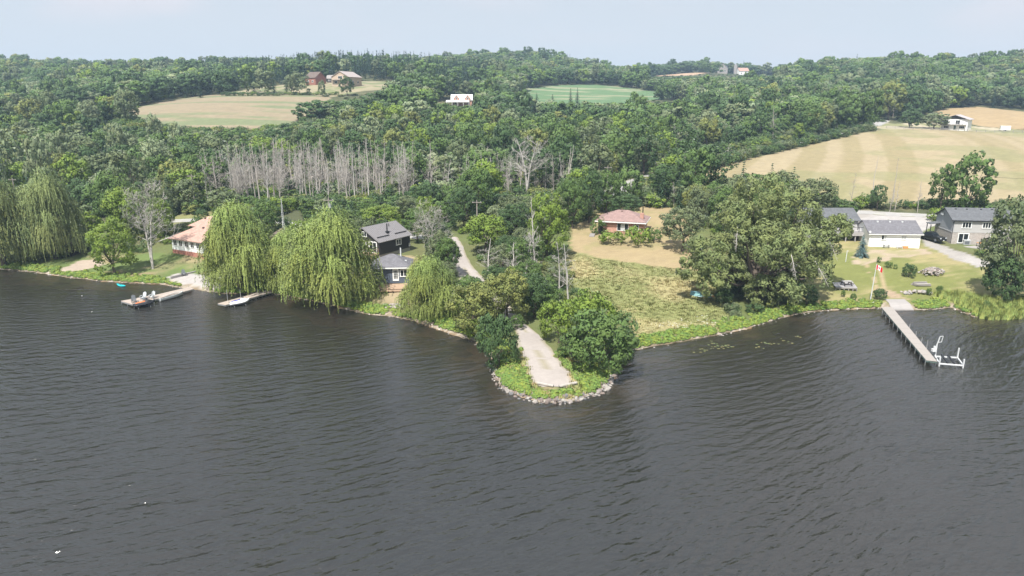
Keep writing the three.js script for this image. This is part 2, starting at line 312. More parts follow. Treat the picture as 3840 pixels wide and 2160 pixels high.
 "low mid green bush near the dead grey stand",
 "tall dark pointed spruce among the leafy trees near the farmhouse lane",
 "broad dark green leafy tree near the big dark roadside tree",
 "medium sized olive yellow leafy tree near the mown grass",
 "broad pale silvery leafy tree near the cabin end of the dead stand",
 "narrow pale silvery leafy tree near the foot of the sloping field",
 "narrow dark green leafy tree near the yellow green roadside tree",
 "medium sized olive yellow leafy tree near the broad dark tree below the hill",
 "broad mid green leafy tree near the pale far willows",
 "broad pale silvery leafy tree near the valley beside the sloping field",
 "medium sized mid green leafy tree near the mown grass",
 "low mid green bush near the silvery tree by the dead stand",
 "broad mid green leafy tree near the cabin end of the dead stand",
 "medium sized mid green leafy tree near the pale far willows",
 "broad bright yellow green leafy tree near the broad dark tree below the hill",
 "medium sized pale silvery leafy tree near the big dark roadside tree",
 "narrow olive yellow leafy tree near the hollow below the green field",
 "medium sized mid green leafy tree near the broad dark tree below the hill",
 "broad grey green leafy tree near the bend of the inland road",
 "narrow olive yellow leafy tree near the valley beside the sloping field",
 "broad grey green leafy tree near the big dark roadside tree",
 "medium sized mid green leafy tree near the yellow green roadside tree",
 "medium sized bright yellow green leafy tree near the mown grass",
 "narrow grey green leafy tree near the foot of the sloping field",
 "low mid green bush near the tan roofed house",
 "narrow dark green leafy tree near the foot of the sloping field",
 "medium sized mid green leafy tree near the valley beside the sloping field",
 "medium sized mid green leafy tree near the white roofed farmhouse",
 "narrow mid green leafy tree near the hedged inland road",
 "narrow dark green leafy tree near the lower hem of the sloping field",
 "medium sized dark green leafy tree near the silvery tree by the dead stand",
 "narrow dark green leafy tree near the pale far willows",
 "medium sized dark green leafy tree near the great bare tree",
 "medium sized bright yellow green leafy tree near the yellow green roadside tree",
 "narrow bright yellow green leafy tree near the hollow below the green field",
 "low dark green bush near the foot of the sloping field",
 "broad olive yellow leafy tree near the valley beside the sloping field",
 "broad mid green leafy tree near the silvery tree by the dead stand",
 "narrow mid green leafy tree near the farmhouse lane",
 "low bright yellow green bush near the lower hem of the sloping field",
 "narrow dark green leafy tree near the farmhouse lane",
 "broad dark green leafy tree near the hollow below the green field",
 "narrow mid green leafy tree near the cabin end of the dead stand",
 "medium sized mid green leafy tree near the farmhouse lane",
 "medium sized grey green leafy tree near the yellow green roadside tree",
 "medium sized grey green leafy tree near the green field below the ridge",
 "broad dark green leafy tree near the great bare tree",
 "low olive yellow bush near the dead grey stand",
 "tall dark pointed spruce among the leafy trees near the green field below the ridge",
 "narrow grey green leafy tree near the valley beside the sloping field",
 "tall dark pointed spruce among the leafy trees near the silvery tree by the dead stand",
 "medium sized pale silvery leafy tree near the green field below the ridge",
 "narrow mid green leafy tree near the hollow below the green field",
 "narrow dark green leafy tree near the mown grass",
 "medium sized mid green leafy tree near the big dark roadside tree",
 "narrow mid green leafy tree near the great bare tree",
 "low dark green bush near the dead grey stand",
 "narrow grey green leafy tree near the green field below the ridge",
 "narrow mid green leafy tree near the black house",
 "broad mid green leafy tree near the broad dark tree below the hill",
 "narrow bright yellow green leafy tree near the tan roofed house",
 "narrow bright yellow green leafy tree near the green field below the ridge",
 "low pale silvery bush near the dead grey stand",
 "medium sized grey green leafy tree near the slope above the dead stand",
 "narrow grey green leafy tree near the dead grey stand",
 "broad olive yellow leafy tree near the pale far willows",
 "medium sized grey green leafy tree near the tan roofed house",
 "medium sized bright yellow green leafy tree near the cabin end of the dead stand",
 "low mid green bush near the lower hem of the sloping field",
 "narrow pale silvery leafy tree near the hollow below the green field",
 "broad grey green leafy tree near the silvery tree by the dead stand",
 "short dark pointed spruce among the leafy trees near the yellow green roadside tree",
 "medium sized olive yellow leafy tree near the valley beside the sloping field",
 "narrow olive yellow leafy tree near the lower hem of the sloping field",
 "broad pale silvery leafy tree near the slope above the dead stand",
 "medium sized olive yellow leafy tree near the lower hem of the sloping field",
 "low grey green bush near the cabin end of the dead stand",
 "narrow dark green leafy tree near the valley beside the sloping field",
 "tall dark pointed spruce among the leafy trees near the hollow below the green field",
 "broad olive yellow leafy tree near the hollow below the green field",
 "short dark pointed spruce among the leafy trees near the green field below the ridge",
 "medium sized dark green leafy tree near the yellow green roadside tree",
 "medium sized bright yellow green leafy tree near the bend of the inland road",
 "medium sized mid green leafy tree near the great bare tree",
 "tall dark pointed spruce among the leafy trees near the foot of the sloping field",
 "low dark green bush near the black house",
 "medium sized pale silvery leafy tree near the black house",
 "broad dark green leafy tree near the mown grass",
 "narrow dark green leafy tree near the dead grey stand",
 "tall dark pointed spruce among the leafy trees near the cabin end of the dead stand",
 "broad bright yellow green leafy tree near the valley beside the sloping field",
 "narrow mid green leafy tree near the pale far willows",
 "short dark pointed spruce among the leafy trees near the farmhouse lane",
 "broad bright yellow green leafy tree near the green field below the ridge",
 "low grey green bush near the broad dark tree below the hill",
 "medium sized olive yellow leafy tree near the white roofed farmhouse",
 "medium sized grey green leafy tree near the big dark roadside tree",
 "narrow dark green leafy tree near the great bare tree",
 "low dark green bush near the great bare tree",
 "low dark green bush near the silvery tree by the dead stand",
 "narrow bright yellow green leafy tree near the giant willow",
 "low mid green bush near the great bare tree",
 "medium sized pale silvery leafy tree near the white roofed farmhouse",
 "narrow grey green leafy tree near the mown grass",
 "broad grey green leafy tree near the cabin end of the dead stand",
 "short dark pointed spruce among the leafy trees near the dead grey stand",
 "broad dark green leafy tree near the pale far willows",
 "broad mid green leafy tree near the farmhouse lane",
 "narrow pale silvery leafy tree near the slope above the dead stand",
 "narrow grey green leafy tree near the farmhouse lane",
 "medium sized mid green leafy tree near the silvery tree by the dead stand",
 "narrow olive yellow leafy tree near the great bare tree",
 "narrow grey green leafy tree near the giant willow",
 "narrow pale silvery leafy tree near the dead grey stand",
 "narrow pale silvery leafy tree near the lower hem of the sloping field",
 "medium sized dark green leafy tree near the hedged inland road",
 "medium sized bright yellow green leafy tree near the pale far willows",
 "medium sized grey green leafy tree near the black house",
 "narrow pale silvery leafy tree near the brown cabin",
 "medium sized mid green leafy tree near the dead grey stand",
 "narrow dark green leafy tree near the slope above the dead stand",
 "medium sized dark green leafy tree near the black house",
 "narrow olive yellow leafy tree near the foot of the sloping field",
 "narrow bright yellow green leafy tree near the silvery tree by the dead stand",
 "low dark green bush near the lower hem of the sloping field",
 "broad dark green leafy tree near the white roofed farmhouse",
 "narrow mid green leafy tree near the white roofed farmhouse",
 "narrow grey green leafy tree near the lower hem of the sloping field",
 "low mid green bush near the cabin end of the dead stand",
 "medium sized pale silvery leafy tree near the pale far willows",
 "narrow grey green leafy tree near the bend of the inland road",
 "medium sized dark green leafy tree near the mown grass",
 "short dark pointed spruce among the leafy trees near the black house",
 "narrow olive yellow leafy tree near the hedged inland road",
 "broad dark green leafy tree near the green field below the ridge",
 "narrow olive yellow leafy tree near the slope above the dead stand",
 "narrow mid green leafy tree near the mown grass",
 "narrow olive yellow leafy tree near the yellow green roadside tree",
 "medium sized bright yellow green leafy tree near the broad dark tree below the hill",
 "narrow mid green leafy tree near the tan roofed house",
 "low bright yellow green bush near the silvery tree by the dead stand",
 "narrow dark green leafy tree near the big dark roadside tree",
 "low grey green bush near the great bare tree",
 "short dark pointed spruce among the leafy trees near the cabin end of the dead stand",
 "narrow bright yellow green leafy tree near the broad dark tree below the hill",
 "short dark pointed spruce among the leafy trees near the hollow below the green field",
 "narrow grey green leafy tree near the great bare tree",
 "medium sized grey green leafy tree near the bend of the inland road",
 "narrow grey green leafy tree near the pale far willows",
 "short dark pointed spruce among the leafy trees near the broad dark tree below the hill",
 "narrow bright yellow green leafy tree near the brown cabin",
 "narrow mid green leafy tree near the bend of the inland road",
 "medium sized grey green leafy tree near the broad dark tree below the hill",
 "low mid green bush near the giant willow",
 "narrow bright yellow green leafy tree near the great bare tree",
 "narrow grey green leafy tree near the big dark roadside tree",
 "medium sized olive yellow leafy tree near the bend of the inland road",
 "short dark pointed spruce among the leafy trees near the mown grass",
 "narrow grey green leafy tree near the yellow green roadside tree",
 "narrow grey green leafy tree near the hedged inland road",
 "narrow pale silvery leafy tree near the pale far willows",
 "broad olive yellow leafy tree near the hedged inland road",
 "low bright yellow green bush near the bend of the inland road",
 "low grey green bush near the foot of the sloping field",
 "low olive yellow bush near the giant willow",
 "medium sized bright yellow green leafy tree near the tan roofed house",
 "narrow dark green leafy tree near the giant willow",
 "low dark green bush near the cabin end of the dead stand",
 "short dark pointed spruce among the leafy trees near the valley beside the sloping field",
 "tall dark pointed spruce among the leafy trees near the tan roofed house",
 "narrow olive yellow leafy tree near the green field below the ridge",
 "narrow dark green leafy tree near the silvery tree by the dead stand",
 "narrow grey green leafy tree near the brown cabin",
 "tall dark pointed spruce among the leafy trees near the broad dark tree below the hill",
 "broad olive yellow leafy tree near the farmhouse lane",
 "broad mid green leafy tree near the bend of the inland road",
 "narrow bright yellow green leafy tree near the slope above the dead stand",
 "narrow grey green leafy tree near the cabin end of the dead stand",
 "narrow pale silvery leafy tree near the great bare tree",
 "narrow pale silvery leafy tree near the broad dark tree below the hill",
 "broad olive yellow leafy tree near the white roofed farmhouse",
 "medium sized mid green leafy tree near the brown cabin",
 "short dark pointed spruce among the leafy trees near the bend of the inland road",
 "narrow bright yellow green leafy tree near the black house",
 "medium sized pale silvery leafy tree near the slope above the dead stand",
 "narrow bright yellow green leafy tree near the big dark roadside tree",
 "medium sized pale silvery leafy tree near the hedged inland road",
 "medium sized dark green leafy tree near the giant willow",
 "narrow dark green leafy tree near the hedged inland road",
 "medium sized olive yellow leafy tree near the hollow below the green field",
 "tall dark pointed spruce among the leafy trees near the mown grass",
 "narrow bright yellow green leafy tree near the white roofed farmhouse",
 "short dark pointed spruce among the leafy trees near the great bare tree",
 "short dark pointed spruce among the leafy trees near the giant willow",
 "medium sized mid green leafy tree near the tan roofed house",
 "narrow bright yellow green leafy tree near the cabin end of the dead stand",
 "narrow bright yellow green leafy tree near the foot of the sloping field",
 "low bright yellow green bush near the foot of the sloping field",
 "narrow olive yellow leafy tree near the giant willow",
 "narrow mid green leafy tree near the big dark roadside tree",
 "narrow bright yellow green leafy tree near the farmhouse lane",
 "low olive yellow bush near the great bare tree",
 "low mid green bush near the mown grass",
 "medium sized pale silvery leafy tree near the brown cabin",
 "broad mid green leafy tree near the mown grass",
 "narrow olive yellow leafy tree near the big dark roadside tree",
 "medium sized grey green leafy tree near the farmhouse lane",
 "narrow grey green leafy tree near the black house"
];
// kind, x, z, height, width, colour, label
const TREES = [
1,-102.7,-138.8,17.5,13.6,0,0,
1,-95.2,-143.7,17.1,11.6,0,1,
1,-48.1,-120.3,14.7,13.3,1,2,
1,-38.7,-119.9,10.4,10.5,1,3,
1,-29.8,-112.7,14.8,14.4,1,4,
1,-12.8,-103.6,9.1,9.1,1,5,
0,-75.9,-130.9,10.4,9.1,2,6,
6,-70.2,-134.1,17.3,9.3,3,7,
0,-90.1,-159.4,14.6,10,0,8,
0,-85.4,-186.6,10.5,10.5,2,9,
0,-72.4,-175,6.9,8.9,3,10,
0,-5.6,-95.2,8,7.6,6,11,
0,-0.8,-99.5,8.4,7.9,6,12,
0,5.6,-103.8,5.3,5.8,0,13,
4,-1.8,-83.5,7.4,5.6,1,14,
4,10.9,-81.8,7.5,10,0,15,
4,10.6,-93.4,6.9,8.3,2,16,
4,6.4,-91.2,6.2,6,2,17,
2,7.7,-108.7,10.3,4.4,0,18,
2,9,-108.1,10.1,4.7,0,19,
2,4,-122.7,14.5,4.3,0,20,
2,-4.2,-121.3,7.6,5.6,0,21,
2,0.1,-119.3,7.4,4.8,0,22,
2,2.3,-122.7,8,5.7,0,22,
0,6.8,-133.7,13.8,8.6,2,23,
0,-5.2,-137.7,8.3,9.7,2,24,
6,-15.4,-130.9,12.1,7.5,3,25,
0,-12.8,-124.2,8.4,5.7,3,26,
0,-19.9,-145.8,7.6,6.7,0,27,
0,-29.6,-158,5.4,9.9,2,28,
0,26.7,-166.3,6,9,1,29,
0,13.7,-157.3,12,7.2,0,30,
0,17.9,-162.4,12.4,7.4,1,30,
0,22.9,-170,11,7.2,0,30,
4,18.8,-151.6,3.9,3.9,0,31,
4,20.9,-144.6,2.7,6.2,2,32,
4,25.8,-142.6,4.1,6.1,2,33,
4,29.8,-145.3,3,3.7,0,34,
0,34.2,-138.7,9.4,9.9,3,35,
7,40.8,-112.9,21.5,24.5,3,36,
0,52.8,-165,10.2,10.3,3,37,
0,64.8,-168,11.1,11.4,3,37,
0,71.6,-165,9.9,10.3,3,37,
3,62.9,-172,12,3.3,1,38,
3,68.3,-172,11.1,3.3,1,38,
0,82.7,-112.6,18.2,11.5,3,39,
4,80.7,-111.6,8,7.2,1,40,
0,106.7,-174.6,12.2,7.1,0,41,
0,113.1,-174.2,16.1,11,0,42,
8,68.9,-135.9,4.5,3.1,0,43,
5,102.4,-166.5,3.8,1.2,0,44,
5,105.6,-169.1,3,1.2,0,44,
5,107.2,-169.2,3.1,1.2,0,44,
5,109,-169.3,3,1.2,0,44,
5,110.6,-169.4,2.8,1.2,0,44,
5,94,-153.1,3,1.3,0,45,
2,93.8,-174,7,2.2,1,46,
2,95.5,-174.8,7.5,2.2,1,46,
2,100.7,-173.9,8.2,2.2,1,46,
2,85.8,-177.9,9,2.2,1,46,
2,91.9,-180,12.1,2.2,1,46,
2,97.7,-180.4,12.1,2.2,1,46,
0,91,-174.8,6.7,4.4,1,47,
2,4,-191.3,16.9,12.9,0,48,
0,41.3,-223.4,16.1,13.1,1,49,
0,-31.5,-213.1,14.1,9.3,0,50,
0,-20.8,-205.4,11.8,12.9,4,51,
2,112.4,-309.8,15.8,3.8,1,52,
0,-67.2,-362.3,14.2,18.9,1,53,
0,-75.1,-357.5,10.4,15.7,0,54,
0,-126.3,-435.7,13.8,13,3,55,
0,-131.2,-436.2,12.5,9.5,3,55,
0,-98.6,-436.8,12.3,9,1,56,
0,-111.9,-431.1,9.4,5.2,3,57,
0,214.6,-412.8,24.1,17.7,6,58,
0,226.4,-411.7,20.6,18.5,1,59,
0,204.1,-371.2,9.7,11,1,60,
0,215.9,-369.2,8.9,15.8,3,61,
4,70.5,-132.1,1.2,1,0,62,
4,70.8,-129.1,1.3,1.6,0,62,
4,71.8,-128.4,1,0.8,0,62,
4,72.1,-124.3,2.6,2.7,1,62,
4,61.5,-113.4,2,2.3,1,62,
4,55.9,-114.6,1.3,0.8,0,62,
4,56.6,-112.5,1.4,1.1,0,62,
4,73.3,-116.6,1.5,1.2,0,62,
4,70.9,-115.6,1.4,0.9,0,62,
4,76,-108.3,1.3,1.3,0,62,
0,-6.6,-103.6,6.6,6.4,0,63,
0,-3.3,-98.5,7,5.8,6,64,
0,-11.6,-122.2,7.9,5.3,0,63,
0,-14.5,-133.7,7,6.2,1,65,
0,3.4,-102,6.8,5.7,1,65,
0,1.5,-106.8,6,5.3,1,65,
0,5.4,-108.7,4.9,4.4,0,63,
0,-1.9,-123.9,6.1,6.5,3,66,
0,1.2,-123.9,7.1,6.1,0,63,
0,-2.6,-112.9,5.6,5.3,1,65,
0,2.8,-114.9,5.5,5.4,0,63,
0,-0.2,-114.9,4.6,4,2,67,
0,-7,-110.2,4.7,3.9,0,63,
0,-11.3,-115.3,5.5,4.7,3,66,
0,-8.4,-102.8,3.7,3.6,2,67,
0,7.2,-115.9,4.9,4,3,66,
0,4.4,-132.5,5.4,4.6,0,63,
0,-1,-133.8,5.1,5.4,1,65,
0,2.1,-137.9,5.6,4.8,3,66,
4,-3.4,-90.5,3.7,3.8,0,68,
4,-4.9,-93.9,3.4,3.3,2,69,
4,0.7,-96.8,2.4,2.3,0,68,
4,7.8,-85.7,3.5,4.6,0,68,
4,14,-87.1,3.1,4.2,0,68,
4,15.2,-90.2,3.4,3.2,1,70,
4,-72.1,-160.1,3.2,3.3,0,71,
4,-69,-159.6,2.8,4,2,71,
4,-66,-159.1,3.5,4.6,1,71,
4,-63,-158.7,2.8,3.8,0,71,
4,-60.1,-158.4,3,4,0,71,
4,-57.2,-158.1,3.8,3.3,1,71,
4,-54.3,-157.9,3.5,4,0,71,
4,-50.5,-154.8,3.4,3.6,1,71,
4,-47.7,-154.6,2.7,4.4,2,71,
4,-45,-154.5,3.2,3.9,2,71,
4,-42.2,-154.4,3.4,4.1,0,71,
4,-39.4,-154.3,3.4,4,2,71,
4,-36.7,-154.2,2.8,4.1,0,71,
4,-33.9,-154.2,3.4,3.8,3,71,
4,-31.2,-154.2,3.6,3.7,3,71,
4,-28.5,-154.2,3.1,3.4,1,71,
4,-25.8,-154.4,3.5,3.4,2,71,
2,3.5,-205.2,7.1,5.1,1,72,
2,-12.5,-193.8,10.8,3.5,1,72,
2,2.1,-198.5,12.2,4.8,1,72,
2,-3.1,-211,8.3,5.4,0,72,
2,19.3,-208.3,8.3,5,0,72,
2,-4.3,-197.1,9.9,4.8,1,72,
2,-1.6,-198.9,9.1,3.2,1,72,
2,6.3,-193.2,10.6,3.6,1,72,
2,-6.4,-194.2,11.2,5.2,0,72,
2,-1.1,-211.6,9.4,3.7,1,72,
2,-5.9,-213.9,8.4,4.3,1,72,
2,-9.6,-190.3,12.8,3.6,0,72,
2,14.4,-200.5,11,3.9,0,72,
2,-2.2,-201.4,9.3,5.5,0,72,
2,15.8,-200,7.2,4.8,1,72,
2,-1.3,-191.7,11.1,4,0,72,
2,-7.7,-192.6,12.6,3.8,0,72,
2,4.7,-191.8,10.7,5.3,0,72,
2,-8.2,-205.1,9.9,4.8,1,72,
2,1.6,-202,11.4,4.4,1,72,
2,-4.3,-202,11.4,5,1,72,
2,9.1,-193.7,10.4,3.5,1,72,
4,38.3,-114,3.8,4.7,1,73,
4,46.1,-112.7,3.7,4.6,1,73,
4,48.2,-110.7,3.3,3.9,1,73,
4,34.3,-109.7,2.7,3.2,1,73,
4,-174.1,-439.5,2.2,2.9,1,74,
4,-170.8,-438,2.7,4.9,1,74,
4,-167.6,-436.8,2.2,5,1,74,
4,-164.5,-435.9,2.5,4.1,1,74,
4,-161.5,-435.2,2.3,4.3,0,74,
4,-158.6,-434.7,2.5,4.8,0,74,
4,-155.7,-434.2,1.8,4,0,74,
4,-152.9,-433.9,2.7,4.7,2,74,
4,-150.1,-433.7,1.9,4.5,1,74,
4,-147.3,-433.4,2.1,5,1,74,
4,-144.5,-433.2,2.7,3.7,0,74,
4,-141.7,-433,1.7,3.9,1,74,
4,-138.9,-432.7,1.8,4.3,0,74,
4,-137.6,-437.1,1.7,4.4,0,74,
4,-134.7,-436.7,2.1,3.1,2,74,
4,-131.8,-436.2,2,4.6,2,74,
4,-129,-435.9,2.2,3.9,1,74,
4,-126.2,-435.7,1.2,5.1,2,74,
4,-123.5,-435.6,1.7,4.6,0,74,
4,-120.7,-435.6,2,3.2,0,74,
4,-118,-435.7,1.2,4.2,2,74,
4,-115.4,-435.9,2.1,3.2,2,74,
4,-112.7,-436.3,1.9,3.7,0,74,
4,-110.1,-436.7,1.2,4.7,0,74,
4,-107.5,-437.3,1.8,5.1,2,74,
4,-105,-438,2.3,3.3,0,74,
3,-144.6,-444.6,12.4,4.3,1,75,
3,-136.4,-443.1,11.8,4.3,1,75,
3,-157.6,-447.3,10.9,4.4,1,75,
3,-197.4,-443.1,9.6,4.3,1,75,
3,-183.7,-430.7,10.7,4.2,1,75,
3,-155.1,-315.3,6.7,2.8,1,76,
3,-120.5,-299.6,4.4,2.6,1,76,
3,-115.2,-303.4,3.6,2.7,1,76,
3,-111.6,-305.2,3.6,2.7,1,76,
3,42.1,-524.6,11,4.6,1,76,
3,47,-525.1,11.6,4.6,1,76,
3,17.6,-521.4,7.7,4.5,1,76,
3,29,-521.2,7.1,4.5,1,76,
3,30.7,-366.4,5.9,3.2,1,76,
2,-54.5,-207,15.2,4.8,1,77,
2,-47.7,-206.5,11.7,5.1,1,78,
2,-70,-186.6,11.6,4.9,1,79,
2,-84.3,-206,13.1,4.8,1,79,
2,-79.7,-202.5,10.8,4.9,1,79,
2,-74.2,-187.7,17.1,4.1,0,80,
2,-42.9,-209.4,11.9,4.5,1,78,
2,-46.3,-188,15.5,4.3,1,81,
2,-51.7,-189.4,13.7,5.2,1,82,
2,-33.6,-208.8,13.6,4.1,1,78,
2,-73.7,-195.3,15.7,3.2,1,83,
2,-61,-185.7,12.5,5.3,1,82,
2,-43.2,-186.3,11.5,5.4,0,84,
2,-38.5,-184.8,11.6,3.4,1,82,
2,-34.6,-186.8,14.4,4.3,1,81,
2,-57.1,-192.7,16.4,3.9,1,81,
2,-50.9,-195.2,16.6,3.8,1,81,
2,-69.7,-210.8,14.5,5.3,0,85,
2,-27.3,-185.1,15.6,4.9,1,83,
2,-42.6,-206.6,9.1,4.7,1,78,
2,-59.6,-198.1,12.9,4.2,1,78,
2,-71,-183.7,12.2,3.2,0,86,
2,-49.2,-206,15.1,5.1,0,85,
2,-62.9,-185.7,17.7,5.5,1,81,
2,-30.3,-190,16.1,4.3,0,87,
2,-33.1,-211.1,12.3,5.3,1,79,
2,-67.2,-204.8,13.8,4.3,0,88,
2,-69.5,-206.1,8.4,3.1,0,88,
2,-42.1,-198.5,15,4.2,1,77,
2,-78.9,-206.6,11,5.1,1,79,
2,-28.3,-191.2,14.7,3.5,1,83,
2,-39.7,-186.2,10.7,5.5,0,84,
2,-81.6,-200.8,8.6,3.1,1,79,
2,-38,-208.1,10.2,3.7,0,88,
2,-40.9,-183.4,16.5,3.7,0,87,
2,-71.5,-210.9,7.9,4.4,0,88,
2,-83.6,-208.5,13.4,3.8,0,86,
2,-55.6,-197.1,15.2,4.3,0,87,
2,-79.7,-206.5,12.8,4,1,79,
2,-62,-189,13.4,4.3,0,84,
2,-47.3,-203.5,9.4,4,1,78,
2,-42.4,-196.8,14.5,4.5,0,87,
2,-82.6,-207.1,7,4.8,1,79,
2,-73.7,-197.7,10.4,5,1,79,
2,-52.7,-208.8,10.2,4.7,0,88,
2,-71,-183.3,10.9,3.9,1,79,
2,-52.1,-200.8,11.7,4.7,1,78,
2,-66.4,-195.7,16.4,5.3,1,81,
2,-76.3,-197.8,9.8,5,1,79,
2,-71,-204.7,14.3,4.6,1,77,
2,-53.6,-193.5,13.6,4.7,0,84,
2,-49,-201.3,15.6,3.4,1,77,
2,-47.5,-202.8,11.4,3.3,1,78,
2,-74.9,-190.1,10.7,4.7,1,79,
2,-41.7,-190.6,13.8,4.9,1,82,
2,-75.4,-211.3,8.1,3,1,78,
2,-76.9,-197.2,6.4,4,0,86,
2,-72.1,-184.7,12.1,3.9,1,79,
2,-37.2,-197.3,10,4.8,0,84,
2,-57.4,-208.3,12.6,3.4,1,78,
2,-43.9,-194.2,11.6,4,1,82,
2,-67.3,-207.2,15.7,4.9,1,77,
2,-79.3,-209.8,6.9,3.7,1,79,
2,-76.1,-193.7,10.8,5.3,1,79,
2,-34.1,-190.4,16.7,4.7,1,81,
2,-29.8,-189.5,15.2,4.3,0,87,
2,-41.4,-205.6,12.4,3.1,1,78,
2,-63,-208.3,11.4,3.5,0,88,
2,-81,-204,10.3,4.6,1,79,
2,-58.4,-209.4,11.2,3.4,1,78,
2,-60.6,-190.9,12.1,5.4,1,82,
2,-56.9,-189.2,14.1,4.7,0,87,
2,-68.2,-186.8,16.3,5.3,1,81,
2,-51.2,-195.6,14.4,4.9,1,81,
2,-70,-187.8,16,3.2,0,80,
2,-64.1,-206.3,14.3,3.1,1,77,
2,-62.7,-204.4,14.4,3.7,0,85,
2,-54.9,-199.2,13.8,4.7,1,78,
2,-49.9,-207.9,13.9,3.7,0,88,
2,-61.7,-201.4,13.1,3.8,0,88,
2,-73.2,-194.8,9,5.4,1,79,
2,-79.5,-193.7,8,5.1,1,79,
2,-63.6,-185.3,16.8,4.3,1,81,
2,-78.8,-206.8,7.7,5.2,0,86,
2,-47.9,-183.2,12.6,3.6,0,84,
2,-45.1,-191.1,16.2,3.6,1,81,
2,-59.9,-204.9,15.2,3.8,1,77,
2,-68.1,-189.8,12,3,1,82,
2,-64.4,-195.8,10,4.6,0,84,
2,-53.3,-189,15.7,5.4,1,81,
2,-43.1,-183.7,16.4,5.2,1,81,
2,-56.3,-189.7,12.7,5.3,0,84,
2,-56.2,-202.9,10.8,3.9,1,78,
2,-73.5,-205.9,10.3,4.3,0,88,
2,-52,-188,12.2,3.5,1,82,
2,-71.8,-204.8,13.8,5.4,1,78,
2,-51.3,-208.9,11.7,5.3,0,88,
2,-28.7,-186.4,14,5.4,0,80,
2,-60.6,-203.3,14.7,4.1,1,77,
2,-35,-204,8.2,5.3,1,78,
2,-72.3,-201.6,12.5,4.2,1,78,
2,-44.6,-193.4,14.2,3.8,0,87,
2,-70.2,-184.3,16.2,5.2,1,83,
2,-28.1,-188.2,12.2,5.1,1,79,
2,-78.6,-203.2,13,4.1,1,79,
2,-65.2,-208.9,15.3,4,1,77,
2,-37.2,-183.2,17.5,3.2,0,87,
2,-69.7,-204.4,9.3,3.8,1,78,
2,-67.4,-210.6,15,4.9,1,77,
2,-61.8,-190.3,17.3,4.9,1,81,
2,-28.4,-184,11.7,4.8,1,79,
2,-29.5,-193.6,13.5,4.2,1,79,
2,-74.4,-206.1,10.3,5.1,0,88,
2,-47.2,-191.8,14.8,3.9,1,81,
2,-73.1,-187.9,11.8,3.2,0,86,
2,-55.6,-198.3,15.4,4.1,0,85,
2,-27.2,-189.9,16.1,4.2,1,83,
2,-27.6,-187.2,15,5.2,0,80,
2,-43.2,-207.4,10.4,3.3,1,78,
2,-65.9,-199,13.8,4.8,0,88,
2,-54.7,-187.6,15.9,3.7,1,81,
2,-66.1,-183.9,16.3,3.6,1,81,
2,-71.8,-206.3,10.9,5.5,0,88,
2,-85.3,-208.5,12.5,3.9,1,79,
2,-63.8,-183.5,14,5.1,0,84,
2,-30.7,-193.2,10.6,4.1,1,82,
2,-40.5,-201.9,15.9,4.6,1,77,
2,-45.8,-188.5,14.8,3.4,0,87,
2,-25.6,-183.1,10,5,1,79,
2,-57.9,-193.2,12.7,3.2,0,84,
2,-38.7,-198.4,15.8,3.3,1,77,
2,-43.1,-186.6,13.8,4.6,1,82,
2,-43.2,-194.3,14.7,3.8,0,87,
2,-64.9,-199,14,4,1,78,
2,-45.7,-193.7,14,5.4,1,82,
2,-32.4,-194.7,10.7,4,1,82,
2,-53.4,-186.9,17.4,4.4,1,81,
2,-37.3,-193.9,12.7,5.3,1,82,
2,-51.1,-186.4,15.7,4.3,0,87,
2,-75,-196.7,7.9,3.5,0,86,
2,-33.7,-183.3,11.6,3.8,1,82,
2,-31,-193.6,10.3,4.6,0,84,
2,-49.3,-207.7,10.8,4.5,0,88,
2,-34.9,-187.5,15.8,4,1,81,
2,-71,-192.8,13.1,5,0,86,
2,-79.4,-198.9,11.1,5.1,0,86,
2,-59.7,-195.7,10.7,4.9,1,82,
2,-59.2,-199.5,13.4,4.6,1,78,
2,-51.4,-187.4,17.5,5.5,1,81,
2,-71.1,-204.9,10.2,4.1,0,88,
2,-37.1,-194,16.2,3.9,1,81,
2,-75.3,-195.3,13.2,4.6,0,86,
2,-30.8,-191.4,11.8,3.2,1,82,
2,-33.9,-201.6,10.1,3.1,0,88,
2,-28.7,-204,8.8,5.5,1,79,
2,-68.6,-206.3,9.8,4.7,1,78,
2,-29.2,-184,15.3,4.9,0,87,
2,-64.7,-200.4,9.8,4.1,1,78,
2,-57.6,-209.6,13.8,3.7,1,78,
2,-66.9,-193.2,15.7,4,1,81,
2,-1.1,-185.5,11.6,3.9,1,79,
2,11.4,-204.1,10.8,3.9,0,86,
2,-79.4,-190.9,13,5.4,1,79,
2,-17.4,-186.5,11.7,4.3,0,86,
2,-86.4,-199,12.9,4.3,1,79,
2,14.3,-186.8,14.2,4.8,1,83,
2,17.1,-206.3,6.9,5.1,1,79,
2,13.7,-189.5,10,4.3,1,79,
2,-22.8,-186.3,14.1,4.3,1,83,
2,-87.2,-211.8,8.1,4.3,1,79,
2,15.2,-187.3,9,4.6,0,86,
2,-79.4,-190,12.4,5,1,79,
2,-76.6,-208.4,14.7,3.6,1,83,
2,11.4,-191.9,11.7,4.6,1,79,
2,-76.2,-207.7,10,4.4,1,79,
2,-21.1,-186.3,16.8,5.3,1,83,
2,-74.5,-202.9,10.5,4.5,1,79,
2,14.5,-185.2,15.1,3.1,1,83,
2,-18.3,-184.9,11.7,3.8,1,79,
2,-0.8,-209.3,6.5,4.2,1,79,
2,-76.1,-192.4,10.6,3.5,0,86,
2,-7.6,-204.9,7.8,4.2,1,79,
2,-0.2,-199.3,11.8,5.3,0,86,
2,-81.3,-200.8,12.6,4,1,79,
2,-12.6,-194.8,11.9,5.5,1,79,
2,-82,-192.5,14.6,5.1,1,83,
2,-7,-199.4,13.3,5.2,0,86,
2,-24,-203.7,5.8,4.5,1,79,
